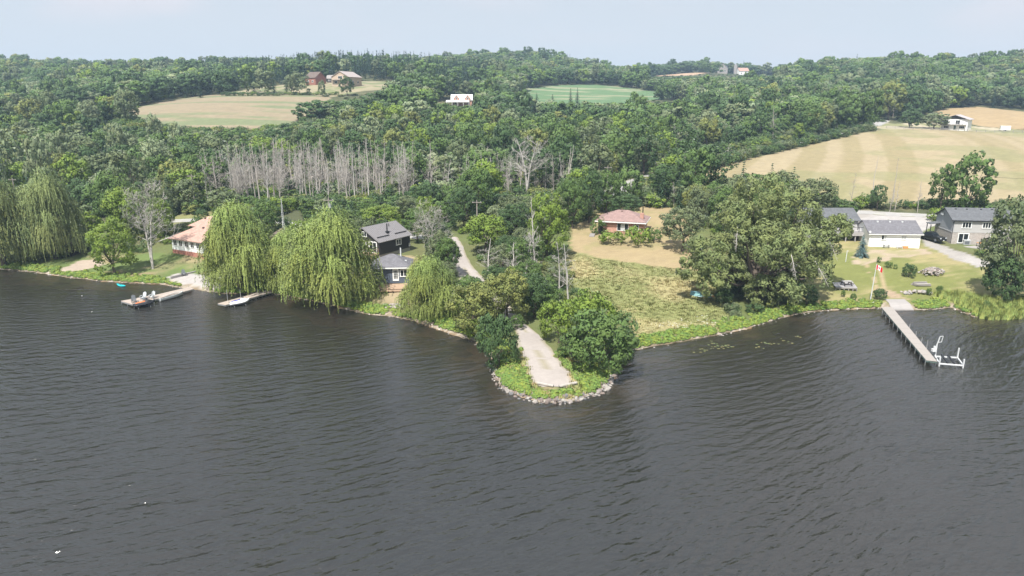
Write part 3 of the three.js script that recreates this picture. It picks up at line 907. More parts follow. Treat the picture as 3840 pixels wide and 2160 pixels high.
2,-80.7,-186.9,12.9,3.4,0,86,
2,-72.7,-190.4,9.8,3,1,79,
2,49.1,-218.2,8.4,4.9,0,89,
2,58.4,-254.6,12.4,8.5,0,89,
2,45,-215.8,6.6,5.4,0,89,
2,60.7,-230.2,6.9,5.1,0,89,
2,67.3,-240.4,5.3,4,0,89,
2,54.5,-220.4,6.7,3.1,0,89,
2,52.4,-217.5,9,2.7,0,89,
2,74.6,-247.1,6.1,4.1,0,89,
2,40.4,-175.3,6.9,3,0,89,
2,-81.1,-197.2,12.1,4.4,0,89,
2,-77.6,-196.9,11.5,4.4,0,89,
2,-74.2,-193.7,12.4,4.4,0,89,
4,56.1,-223.6,3.7,5.7,1,90,
4,57.7,-224.9,2.6,5.1,3,90,
4,60.4,-227.1,3.8,6.6,1,90,
4,62.6,-229,3.4,5.3,0,90,
4,65.5,-232.4,3.3,6.3,1,90,
4,67.1,-234.3,3.4,6.1,3,90,
4,69.6,-236,4.2,6.7,1,90,
4,72.8,-239.7,3.5,6.9,0,90,
4,75.1,-243.3,3.9,6.9,1,90,
4,78.4,-247,3.6,5.9,3,90,
4,81.6,-251.3,4.1,5.8,3,90,
4,85.2,-255.7,4.4,5,0,90,
4,88.1,-258.7,3.7,5.1,3,90,
4,92,-265.5,3.4,5.6,1,90,
4,95.4,-269,3.1,5.5,1,90,
4,97.9,-268.7,3.4,4.9,0,90,
4,101.7,-274.5,3.4,5.9,1,90,
4,106.3,-281.2,3.8,6.6,3,90,
4,109.2,-284.6,3.6,4.8,3,90,
4,111.7,-285.7,3.1,5.4,1,90,
4,116.5,-290.6,3.5,6.5,1,90,
4,119.6,-294.8,3.2,5.7,0,90,
4,124.3,-300.2,4.3,6.6,0,90,
4,127,-303.1,3.2,6.9,1,90,
4,132.8,-309.8,2.6,6.9,1,90,
4,136.1,-313.3,2.9,5.1,3,90,
4,140.1,-316.8,4.2,6.5,1,90,
4,143.2,-317.7,4.4,4.7,1,90,
4,146.8,-321.7,3.6,6.4,3,90,
4,153.1,-328.9,2.8,5.5,1,90,
4,156.1,-330.6,3.5,6.8,3,90,
4,161.4,-337.4,3.7,6.3,1,90,
4,166.1,-340.1,3.6,6.2,3,90,
4,170.7,-345.8,4.3,4.7,1,90,
4,59.1,-256.6,3.7,7,1,91,
4,62.8,-259.6,3.5,7.3,0,91,
4,63.1,-257.7,3.8,6,1,91,
4,67.1,-261,3.6,7.7,1,91,
4,71.9,-268.8,3.6,7.5,1,91,
4,75.3,-272.6,3.2,8,1,91,
4,80.3,-275.3,4.1,6,1,91,
4,85.5,-286.3,4.4,5.3,0,91,
4,87.5,-286.2,3.3,6.7,3,91,
4,93.6,-297.9,2.9,7.8,0,91,
4,95.9,-291.8,3.7,6.9,0,91,
4,99.8,-299.8,3.4,7.3,0,91,
4,104.7,-302.1,3.3,5.3,0,91,
4,108.7,-307.6,4.1,6.7,1,91,
4,117.3,-319.7,2.6,5.1,0,91,
4,119.7,-320.4,4.1,7.3,3,91,
4,122.9,-320.2,3.4,5,3,91,
4,127.4,-323.8,3.8,5.5,3,91,
4,136.7,-339.8,3.4,7.7,0,91,
4,142.1,-345.9,3.8,8,0,91,
4,146.4,-349.8,3.4,5.8,0,91,
4,148.8,-345.9,4.3,6.1,0,91,
4,160.4,-362.9,3.8,7.1,3,91,
4,160.3,-355.2,4.3,5.2,0,91,
4,174.9,-384.9,3.8,7.5,0,91,
4,181.5,-388.4,3.7,7.9,3,91,
4,79.6,-177,2.3,4.5,3,92,
4,83.1,-177.5,2.2,3.7,1,92,
4,86.2,-177.3,1.7,4.6,3,92,
4,89.7,-177.3,1.6,3.1,3,92,
4,93,-177.3,1.3,3.3,3,92,
4,95.7,-177.2,1.6,3.8,3,92,
4,99.1,-177.5,2.2,3.6,1,92,
4,102.5,-178.6,1.5,4.8,1,92,
4,106,-179.2,2.3,5,1,92,
4,108.9,-178.5,2.2,4.4,3,92,
4,113.4,-180.4,1.9,4.6,1,92,
4,117.3,-180.1,2.4,3.6,1,92,
4,121.1,-181.4,1.5,3.5,1,92,
4,125.1,-182.1,1.4,4.6,1,92,
4,127.6,-182.3,2.3,4.8,3,92,
4,131.7,-182.7,1.5,3.4,1,92,
3,-168.3,-285.1,9.8,3.1,2,103,
4,-52.4,-179.6,3.3,3.3,2,107,
3,-115.3,-198.6,10.6,4,3,117,
3,-181.9,-310.1,10.9,4.1,3,119,
3,-131.2,-232.1,8.9,3.2,0,125,
3,-64.7,-231.9,11,3.8,1,132,
3,-52.9,-224.3,12.9,4.1,1,136,
3,-34.1,-304.4,9.1,3.1,1,139,
3,-23.2,-325.9,11.4,4,1,148,
3,-130.5,-190.6,8.9,4.4,3,125,
4,-137.4,-308,2,4.8,0,175,
3,-112.5,-281.6,7.5,3.9,1,181,
4,-35.3,-190.7,3.3,4,6,185,
4,-86.2,-339.8,3.7,6.6,0,187,
4,-93,-321.6,3.6,4.7,0,175,
3,0.7,-223.1,12.1,3.1,1,190,
3,-240.1,-303.2,12.3,3.5,0,191,
3,55.9,-171.7,12.8,4.2,0,203,
4,35.5,-187.1,3.2,6.1,3,209,
3,-42,-233.2,12.2,3.7,0,132,
4,-53.8,-204.4,3.8,4.6,2,107,
3,-144.5,-299.2,4.3,2.3,0,181,
4,-61.7,-192.9,3.2,4.2,3,218,
3,-21.9,-303.9,10.9,3.1,1,148,
4,-70.9,-193.1,3.5,3.9,0,219,
3,120.3,-331.9,11.5,4.2,0,220,
3,-242.5,-327.9,8.3,4.3,1,103,
4,-28.3,-184,4,5.5,0,230,
4,-64.7,-185.9,2.8,4.2,2,107,
4,-133.9,-302.2,3,4.5,0,175,
4,-63.8,-176.5,4,5,0,243,
3,-169.9,-294.3,11.3,4.3,2,119,
4,-100.7,-321.7,2.3,4.8,1,254,
4,-160.4,-308.6,3.8,4.2,2,258,
4,-67.1,-200.6,3.1,3.7,6,266,
3,54.8,-326.5,12.4,4,0,267,
3,-12.5,-208,11.4,3.2,2,269,
4,-57.4,-189.9,3.2,3.7,1,275,
4,-38.6,-201.9,3.3,4.2,0,219,
4,-53.7,-184.5,3.1,5,1,275,
4,-62.1,-182.1,3.2,3.3,4,281,
4,-153.7,-306,3.8,4.1,0,287,
3,-123.7,-224.4,9.2,4,0,125,
3,-11.2,-176.6,9.7,3.3,1,290,
4,-59.6,-200.3,3,3.7,0,219,
4,-80.5,-205.8,3.4,3.8,3,295,
3,4.7,-344.3,10.4,3.4,0,139,
3,9.6,-303.3,12,3.4,2,297,
3,34.4,-340,10.1,3.2,1,299,
3,-77.3,-294.2,10.5,3.8,0,303,
4,-34.8,-179,4,5.9,1,304,
3,-105.7,-246.2,12.2,4.3,4,308,
3,50.5,-281.8,12,4.1,0,297,
4,-42.1,-205.1,3.5,4.2,0,219,
3,137.1,-330.9,9.8,3.5,0,311,
4,-91.5,-329.1,3.5,6.1,3,313,
3,-171.2,-242,8.4,3.5,1,125,
4,8,-186.3,3,5.9,1,317,
4,-30.5,-207,3.9,3.7,1,318,
4,-1.2,-183.1,3.6,3.7,0,320,
3,-45.4,-185.9,2.7,1.8,0,324,
3,-6,-273.4,12.4,3.2,1,297,
4,-35.1,-200.9,3.1,4,0,230,
4,-129.3,-304.4,3,5.4,0,175,
4,-58.5,-196.5,3.8,3.8,1,275,
4,-49,-177.6,4,4.2,1,275,
3,-103.6,-306.6,3.1,2.8,1,181,
4,-33.9,-194.9,3.8,3.7,0,230,
4,-49.6,-202.9,3.4,3.8,0,219,
3,-225.2,-337.4,10,3.7,1,103,
4,-50.4,-207.7,3.7,3.7,0,219,
4,-61.8,-207.4,4,4.2,1,275,
4,-179.7,-320.3,2.8,5.3,1,343,
4,-110.3,-294.8,4.1,5.5,1,254,
4,-51.9,-197.8,4.1,3.8,0,219,
4,-77.8,-194.2,3.1,4.6,0,347,
3,-78.7,-279.2,11.6,3.9,3,132,
3,-38.4,-168.3,5.4,2.4,1,351,
3,-141,-295.1,5,2.8,3,181,
3,37.4,-324.9,11.2,3.2,1,267,
4,-174.2,-316.1,3.2,5.7,0,287,
3,-5.5,-252.8,11.8,3.9,2,297,
4,-64.2,-211.4,4,3.8,1,275,
3,-99.2,-314.9,3.6,2,3,181,
4,-58,-203.2,3.8,4.4,2,107,
4,-35.1,-209.7,3.9,4.5,2,359,
3,-36.4,-318.5,11.2,3.4,1,148,
4,-45.2,-181.9,3.5,4,0,219,
4,6.4,-181.2,3.7,4.4,3,361,
3,-88.9,-202.7,10.3,3.8,0,362,
3,49.6,-292.2,8.4,3.8,6,364,
3,-89.5,-332.8,3.6,2,3,368,
4,76.5,-160.8,2.1,3.5,0,372,
4,-143.8,-304.2,2.6,4.4,1,254,
3,82.8,-334,10.8,4.5,0,267,
3,-131.1,-214.3,8.9,4.1,0,125,
4,-37.2,-196.4,3.3,3.9,1,275,
3,-9.6,-223.4,10.9,3.9,1,269,
3,-165.6,-300.9,6,3.2,0,103,
4,-42.9,-193.2,3.1,4.3,4,281,
3,61.5,-311.9,12.2,3.1,4,267,
3,37.8,-177.3,10.2,3,1,376,
4,55.6,-199.6,2.9,4,2,381,
4,-149.8,-309.5,2.3,4.5,3,382,
4,129.9,-177.1,3.3,3.8,6,383,
3,-134.1,-236.5,12.2,4.3,2,117,
4,-73.2,-201.1,3.5,4,1,386,
3,-186.1,-235.1,9.2,4.2,1,387,
3,-85.8,-176.1,12.1,3.8,1,388,
4,-139.6,-304.3,2.3,3.8,3,382,
4,-67.8,-189.8,3.9,4.7,0,219,
4,-124.6,-308.1,2.7,5.2,1,254,
3,-61.7,-343.4,12.1,4.1,0,392,
4,-136.9,-297,4,5.9,1,254,
4,-79,-200.6,3.1,4.1,1,386,
4,-39.3,-182.1,3.6,4,6,266,
3,-94.4,-222.8,11.5,4.3,3,308,
4,-46.2,-198.1,3.2,4.7,3,218,
3,-144.4,-288.8,6.3,3.2,3,181,
3,43.3,-206.1,6.6,2.6,0,401,
3,-128.4,-206.1,11.8,4.3,0,117,
4,-165.7,-316.4,2.2,4.2,1,343,
4,-73.7,-209.5,3.5,3.8,1,386,
4,-56.3,-178.3,3.5,4.1,2,107,
3,-183.8,-271.6,11.9,3.2,3,191,
3,40.6,-170.8,10.5,2.9,0,409,
3,-1.2,-175.3,6.2,2.3,1,290,
4,-64.4,-196.8,3.2,4.6,0,219,
4,-68.2,-209.1,3.4,4.1,0,219,
4,-77.6,-203.7,3,3.9,3,295,
4,-132.1,-297.4,3.9,5,0,175,
3,13.8,-218.6,8.7,4,3,411,
3,76.6,-181.2,5.6,2.5,6,412,
3,-67.6,-184,3,2.3,0,324,
4,-35.9,-183.2,3.7,3.6,0,219,
4,-70.8,-198.9,3.5,4.9,2,107,
4,-104.3,-302.6,3.5,3.7,2,416,
4,-106,-298.5,3.4,5.8,0,175,
3,-97.9,-326.8,2.2,2.2,3,181,
3,-96.8,-256.6,10.9,4.3,0,132,
4,-126,-298,4,5.2,1,254,
4,-65.2,-207.7,3.3,3.8,1,275,
3,-222.3,-323.5,12.2,3.4,3,119,
4,-67,-204.3,3.6,3.9,1,275,
4,-1.8,-189.7,3.1,3.4,6,420,
3,62.5,-316.2,12.2,4.5,3,267,
4,33.9,-191.1,2.3,3.1,0,421,
4,-38.5,-188.2,3.3,3.9,2,107,
3,106.1,-314.5,8.2,3.1,1,311,
4,-75.4,-191.4,3.8,4.3,0,347,
4,-108,-305.5,2.3,3.7,1,254,
3,-93,-237.8,9.9,3.3,0,362,
4,-111.9,-300.3,3.2,5.7,0,175,
3,-123.2,-303.9,3.3,2,4,181,
0,-102.3,-188.1,15.9,11.3,3,216,
0,-84.8,-153.6,12.1,9.9,2,384,
0,-8.4,-162.8,13.6,9.8,0,240,
0,47.9,-185.2,14.8,10.7,0,423,
0,-151.7,-215,19.4,10.9,4,99,
0,-79.6,-157.9,12.4,8.9,3,285,
0,54,-191.1,14,11.5,1,306,
0,56.3,-153.6,12.1,8.5,0,180,
0,-110.4,-205.6,14.2,12,0,231,
0,122.5,-156.7,10.6,9.2,0,180,
0,-132.8,-200,20,7.9,4,99,
0,-6.5,-179.7,12.6,9.8,2,252,
0,-146.8,-204,13,12.2,2,146,
0,23.9,-205.4,13.6,11.8,3,237,
0,14.1,-206.4,15,10.8,1,265,
0,-165.6,-221.6,15.8,11.8,2,146,
0,-122.8,-198.5,13.7,10.9,2,146,
0,-9.6,-202.7,13.6,11.4,0,256,
0,-90.7,-192.5,12.7,10.9,6,189,
0,46.7,-153,10.1,8.5,0,229,
0,8.3,-196.6,13.1,10.6,1,265,
0,-83,-195.4,12.8,10.6,0,231,
0,-10.9,-156.7,10.6,8.2,1,300,
0,17.3,-175.4,11.7,9.2,2,241,
0,-27.7,-199.1,13.4,10.3,0,256,
0,-2.2,-243.3,16.4,12.5,1,260,
0,-142,-195,19.8,6.6,4,99,
0,50.2,-206.2,13.5,10.8,1,214,
0,139.5,-176,11.5,9.1,0,180,
0,17.4,-235.7,16,11.6,0,130,
0,-9.8,-213.9,12.8,11.9,3,289,
0,-123,-211.5,12.4,11.7,3,169,
0,-156.7,-204.3,13.1,10.3,1,325,
0,-164,-209.8,13.8,10.3,1,325,
0,32.3,-219.7,14.4,10.8,0,394,
0,-24.9,-249.1,16,11.9,1,149,
0,-111.2,-156.9,9.3,8,0,400,
0,29.3,-178.3,11,8.7,0,229,
0,-96.4,-231.9,14.2,11.4,3,323,
0,33.9,-236.8,13.3,12.5,0,130,
0,7.4,-243,14.8,11.7,6,298,
0,127.5,-162.5,9.4,8.1,0,180,
0,40.1,-183.6,10.7,9,1,350,
0,-104.3,-179.2,9.6,9.5,0,400,
0,-103,-224.4,11.8,12.1,0,231,
0,-110.3,-220.7,13.8,10,4,223,
0,-14.2,-253.8,15.2,11.8,0,115,
0,-76.6,-151.7,9.3,6.8,2,279,
0,0.7,-150.3,8,7.7,1,300,
0,-142.5,-225,18.1,7.6,4,99,
0,13.9,-167.8,9.8,7.8,0,240,
0,19,-244.6,13.5,12,0,130,
0,-54,-246.4,13.8,11.9,1,149,
0,-116.5,-233.9,12.8,11.5,4,131,
0,-182.8,-263.1,15.7,11.8,6,255,
0,-31.2,-229.7,11.9,11.7,1,193,
0,58.2,-273.3,15.7,12.5,0,202,
0,-143.5,-240.2,13.7,11,3,169,
0,-135.3,-184.5,10.7,8.3,0,232,
0,29.4,-254.9,15.5,10.9,3,239,
0,-138.9,-216.6,11.7,10.3,6,284,
0,-193.8,-252.4,14.7,11.1,2,309,
0,-90.6,-217.2,11.8,10.1,1,179,
0,-73,-259.7,13.7,12.4,1,149,
0,-163.5,-229.9,13,10.2,1,325,
0,-203.9,-283,16.1,12.4,2,309,
0,-192.8,-243,13.5,10.9,1,172,
0,4.6,-267.4,15.6,11.4,0,115,
0,-53.6,-151.9,8,7.1,0,413,
0,-97.5,-200,9.8,10,0,231,
0,-54,-273.7,15.8,11.6,4,293,
0,9,-154.7,8.6,6.8,3,377,
0,17.4,-271.3,15.7,11.3,0,115,
0,-169.1,-249.5,13.5,11.1,0,227,
0,60.2,-249.4,14,10.4,1,221,
0,-6.6,-191.6,9.4,9.1,0,302,
0,16.1,-182,10.1,7.6,1,251,
0,-24.4,-238.6,12.3,10.7,0,256,
0,42.8,-159.9,8.6,6.8,3,322,
0,-69.2,-250.5,14.2,10.1,0,145,
0,-42.8,-213.2,10.6,9.8,0,338,
0,-164.2,-255.8,14.3,10.4,0,227,
0,-28.2,-191.3,9.4,8.8,3,205,
0,35.9,-265.7,13.4,11.9,0,115,
0,-125.9,-164.6,9.1,6.7,0,147,
0,-36.5,-217,12.6,8.4,1,249,
0,-22.1,-168.8,8.4,7.6,1,340,
0,-28.9,-260.1,14,10.8,0,145,
0,-122.4,-159.6,8.1,7,0,147,
0,-139.1,-203,11.5,7.9,2,335,
0,3.3,-158.6,7.8,7.1,3,263,
0,-149,-195.1,9.7,8.6,1,183,
0,43.3,-165.4,8.1,7.4,6,222,
0,-137.5,-250,16.3,8.4,4,99,
0,-110.2,-182,8.8,8.2,1,123,
0,-83.1,-180,8.6,8.2,3,285,
0,-3.6,-219.6,10.6,9.9,0,329,
0,-42.7,-259.5,13.6,10.7,6,201,
0,-123.5,-245.6,11.6,11.2,0,227,
0,-1,-281.4,15.2,11.2,0,115,
0,-109.3,-188.2,9.4,8.1,4,422,
0,-31.9,-252.2,13.9,9.8,2,116,
0,-198,-269.5,13.2,11.7,0,186,
0,-20.5,-174.6,8.2,7.9,1,340,
0,-200.5,-256.7,12.7,11,4,228,
0,-51.2,-231.5,11.8,9.6,1,114,
0,44.7,-234.9,11,10.6,3,239,
0,45.6,-200.8,10.1,8.3,2,301,
0,-27.5,-220.1,10.7,9.4,3,205,
0,13.4,-226.8,11,9.7,0,137,
0,-63.2,-279.8,13.7,11.8,3,100,
0,113,-151.2,8.5,5.5,2,319,
0,-8,-172,8.4,7.2,1,300,
0,-88.6,-228.9,12.4,8.6,4,217,
0,-17.4,-179.6,7.7,8.5,4,305,
0,2.5,-227.9,12.5,8.4,1,251,
0,-105.6,-211.8,11.5,7.8,0,154,
0,-17.2,-268.7,14,10.2,0,115,
0,-151.8,-242.1,11.9,9.7,3,204,
0,-135.4,-229.2,12,8.6,1,183,
0,-178.8,-278.7,13.2,11.5,0,186,
0,-148.9,-263.3,12,11.1,0,215,
0,59.3,-288.3,13,12.2,2,155,
0,-96.3,-212.3,11,7.8,0,154,
0,50.3,-271.2,14,10,0,130,
0,-172.2,-325.1,17,11.8,3,126,
0,-126.6,-232.4,11.6,8.8,1,183,
0,-82.5,-225,11.1,8.6,1,156,
0,-18,-235.4,12.1,8.5,3,205,
0,43.5,-321.8,15.3,12.5,1,353,
0,-76.7,-242,11.5,9.4,2,116,
0,134.6,-324.5,15.7,12.3,0,326,
0,82.7,-300.8,14.5,11.4,4,188,
0,-65.2,-258.4,12.8,9.5,3,282,
0,-24.1,-163.3,6.8,7.1,3,336,
0,77.7,-286.3,13.2,11.2,6,380,
0,-19.4,-158.1,7.9,5.7,2,402,
0,52.6,-247,11.1,9.9,2,192,
0,28.6,-213.7,10.2,8,6,375,
0,-108.8,-240.2,10.2,10.1,1,325,
0,-74.2,-221.5,10.8,8.1,1,156,
0,-220,-297.1,13.8,11.4,3,158,
0,13,-298.1,14.7,10.6,0,115,
0,-190.3,-268.9,12.8,9.9,1,106,
0,-15.2,-173.8,8,6.6,0,210,
0,-218.8,-341.5,16.5,12.3,3,126,
0,-127.1,-188.6,9.1,6.8,1,250,
0,-195.7,-321.1,14.3,12.4,0,113,
0,53.6,-314.4,13.7,12.3,0,141,
0,-64.7,-271.1,12.9,9.7,6,108,
0,-170.4,-232.2,10.3,8.9,3,204,
0,-16,-223,11.4,7.4,3,205,
0,-116,-253.5,11,9.9,0,232,
0,45.1,-179.7,8.8,6.2,0,355,
0,-81.6,-212.8,9.2,8.3,0,154,
0,-138.4,-257.3,11.6,9.6,4,348,
0,-93.5,-244.6,11.3,8.9,0,110,
0,143.5,-336.7,15.2,12.5,6,393,
0,-152.6,-235.8,11.5,8.1,0,232,
0,66.1,-271.7,12.7,9.6,4,405,
0,40,-191.1,9.1,6.6,0,355,
0,-51.4,-319.7,14.6,11.5,2,109,
0,-0.8,-163.6,6.7,6.5,3,377,
0,-125.2,-183.8,8.7,6.3,4,337,
0,-82.5,-232.9,10.6,8.3,0,154,
0,47,-162.3,7.9,5.4,3,322,
0,41.6,-256.1,11.8,9,2,192,
0,-220,-330.9,14.5,12.2,6,128,
0,-76,-230.1,9.8,8.7,0,154,
0,25.2,-272.8,11.6,10.3,3,152,
0,-88.9,-255.7,10.6,9.9,2,116,
0,37.6,-294.4,13.5,10.3,3,152,
0,47.3,-193.9,8.6,7,1,272,
0,-148.5,-272.2,11.5,10.3,0,215,
0,-9,-330.7,15.6,11.2,6,399,
0,-229.1,-305.8,13.7,10.9,3,158,
0,3.1,-235.7,11.2,7.9,1,251,
0,-128.1,-251.3,11.3,8.9,0,232,
0,-147.7,-188.2,8,7,0,310,
0,-196.5,-290.1,13.3,10,3,158,
0,-19.4,-243.4,11,8.5,0,329,
0,7.6,-285.8,11.3,11.4,3,152,
0,119.2,-162.2,5.9,7,1,406,
0,-116.2,-189.9,8.2,6.9,1,127,
0,-64.6,-240.5,10.8,8.4,0,110,
0,-3.3,-153.9,6.4,5.8,4,164,
0,31.5,-278.8,11.6,10.5,3,152,
0,-78,-266.1,12.3,9,3,282,
0,30.1,-227.6,10.2,7.9,3,315,
0,-2.1,-169.6,6.3,7.1,1,300,
0,-0.7,-327.7,14.5,11.5,4,199,
0,-33.5,-163.7,6,6.9,0,277,
0,-27,-282.9,12.1,10.2,3,152,
0,2,-260.6,11.5,9.1,3,173,
0,-60.5,-327.1,14.8,11.1,2,233,
0,44,-308.4,13.6,10.7,2,312,
0,6.3,-151.2,6.7,5.2,4,164,
0,-53.5,-260.6,11,9.4,6,108,
0,48.8,-171.6,7,6.4,0,355,
0,-21.4,-316.6,14.1,10.8,2,109,
0,66.9,-183.2,7.8,6.5,0,178,
0,-72,-215.1,9.7,7.2,1,156,
0,-108.5,-229.2,9.7,8.1,2,286,
0,-189.1,-285.7,11.1,10.9,4,228,
0,-134.2,-270,16.1,6.7,4,99,
0,-171.4,-260.3,11.5,8.7,1,106,
0,-241.6,-309.9,11.6,12.2,6,255,
0,30.8,-322.1,14.8,10.3,2,312,
0,15.8,-325.6,13.3,11.7,0,141,
0,-88.1,-268.9,10.2,10.4,1,149,
0,37,-244.4,10.4,8.4,3,315,
0,-62,-296.8,12.5,10.3,1,149,
0,-144.7,-183.5,7.8,6.3,0,310,
0,-97.2,-183,8,6.1,1,127,
0,46.3,-263.5,12,8.4,2,192,
0,10.2,-159.7,7.7,4.8,0,210,
0,-131.3,-264.1,10,10.1,3,161,
0,29.1,-307.9,14.1,9.7,1,118,
0,110.9,-321.6,14.4,10.3,1,124,
0,-184.8,-315.8,14.3,10,4,176,
0,-171.8,-267.2,11.9,8.6,0,245,
0,20.1,-216.6,9.6,7,1,196,
0,13.9,-281,12.7,8.9,0,174,
0,-6.5,-297.9,11.5,11,2,162,
0,-100.2,-194.1,8,6.7,0,261];
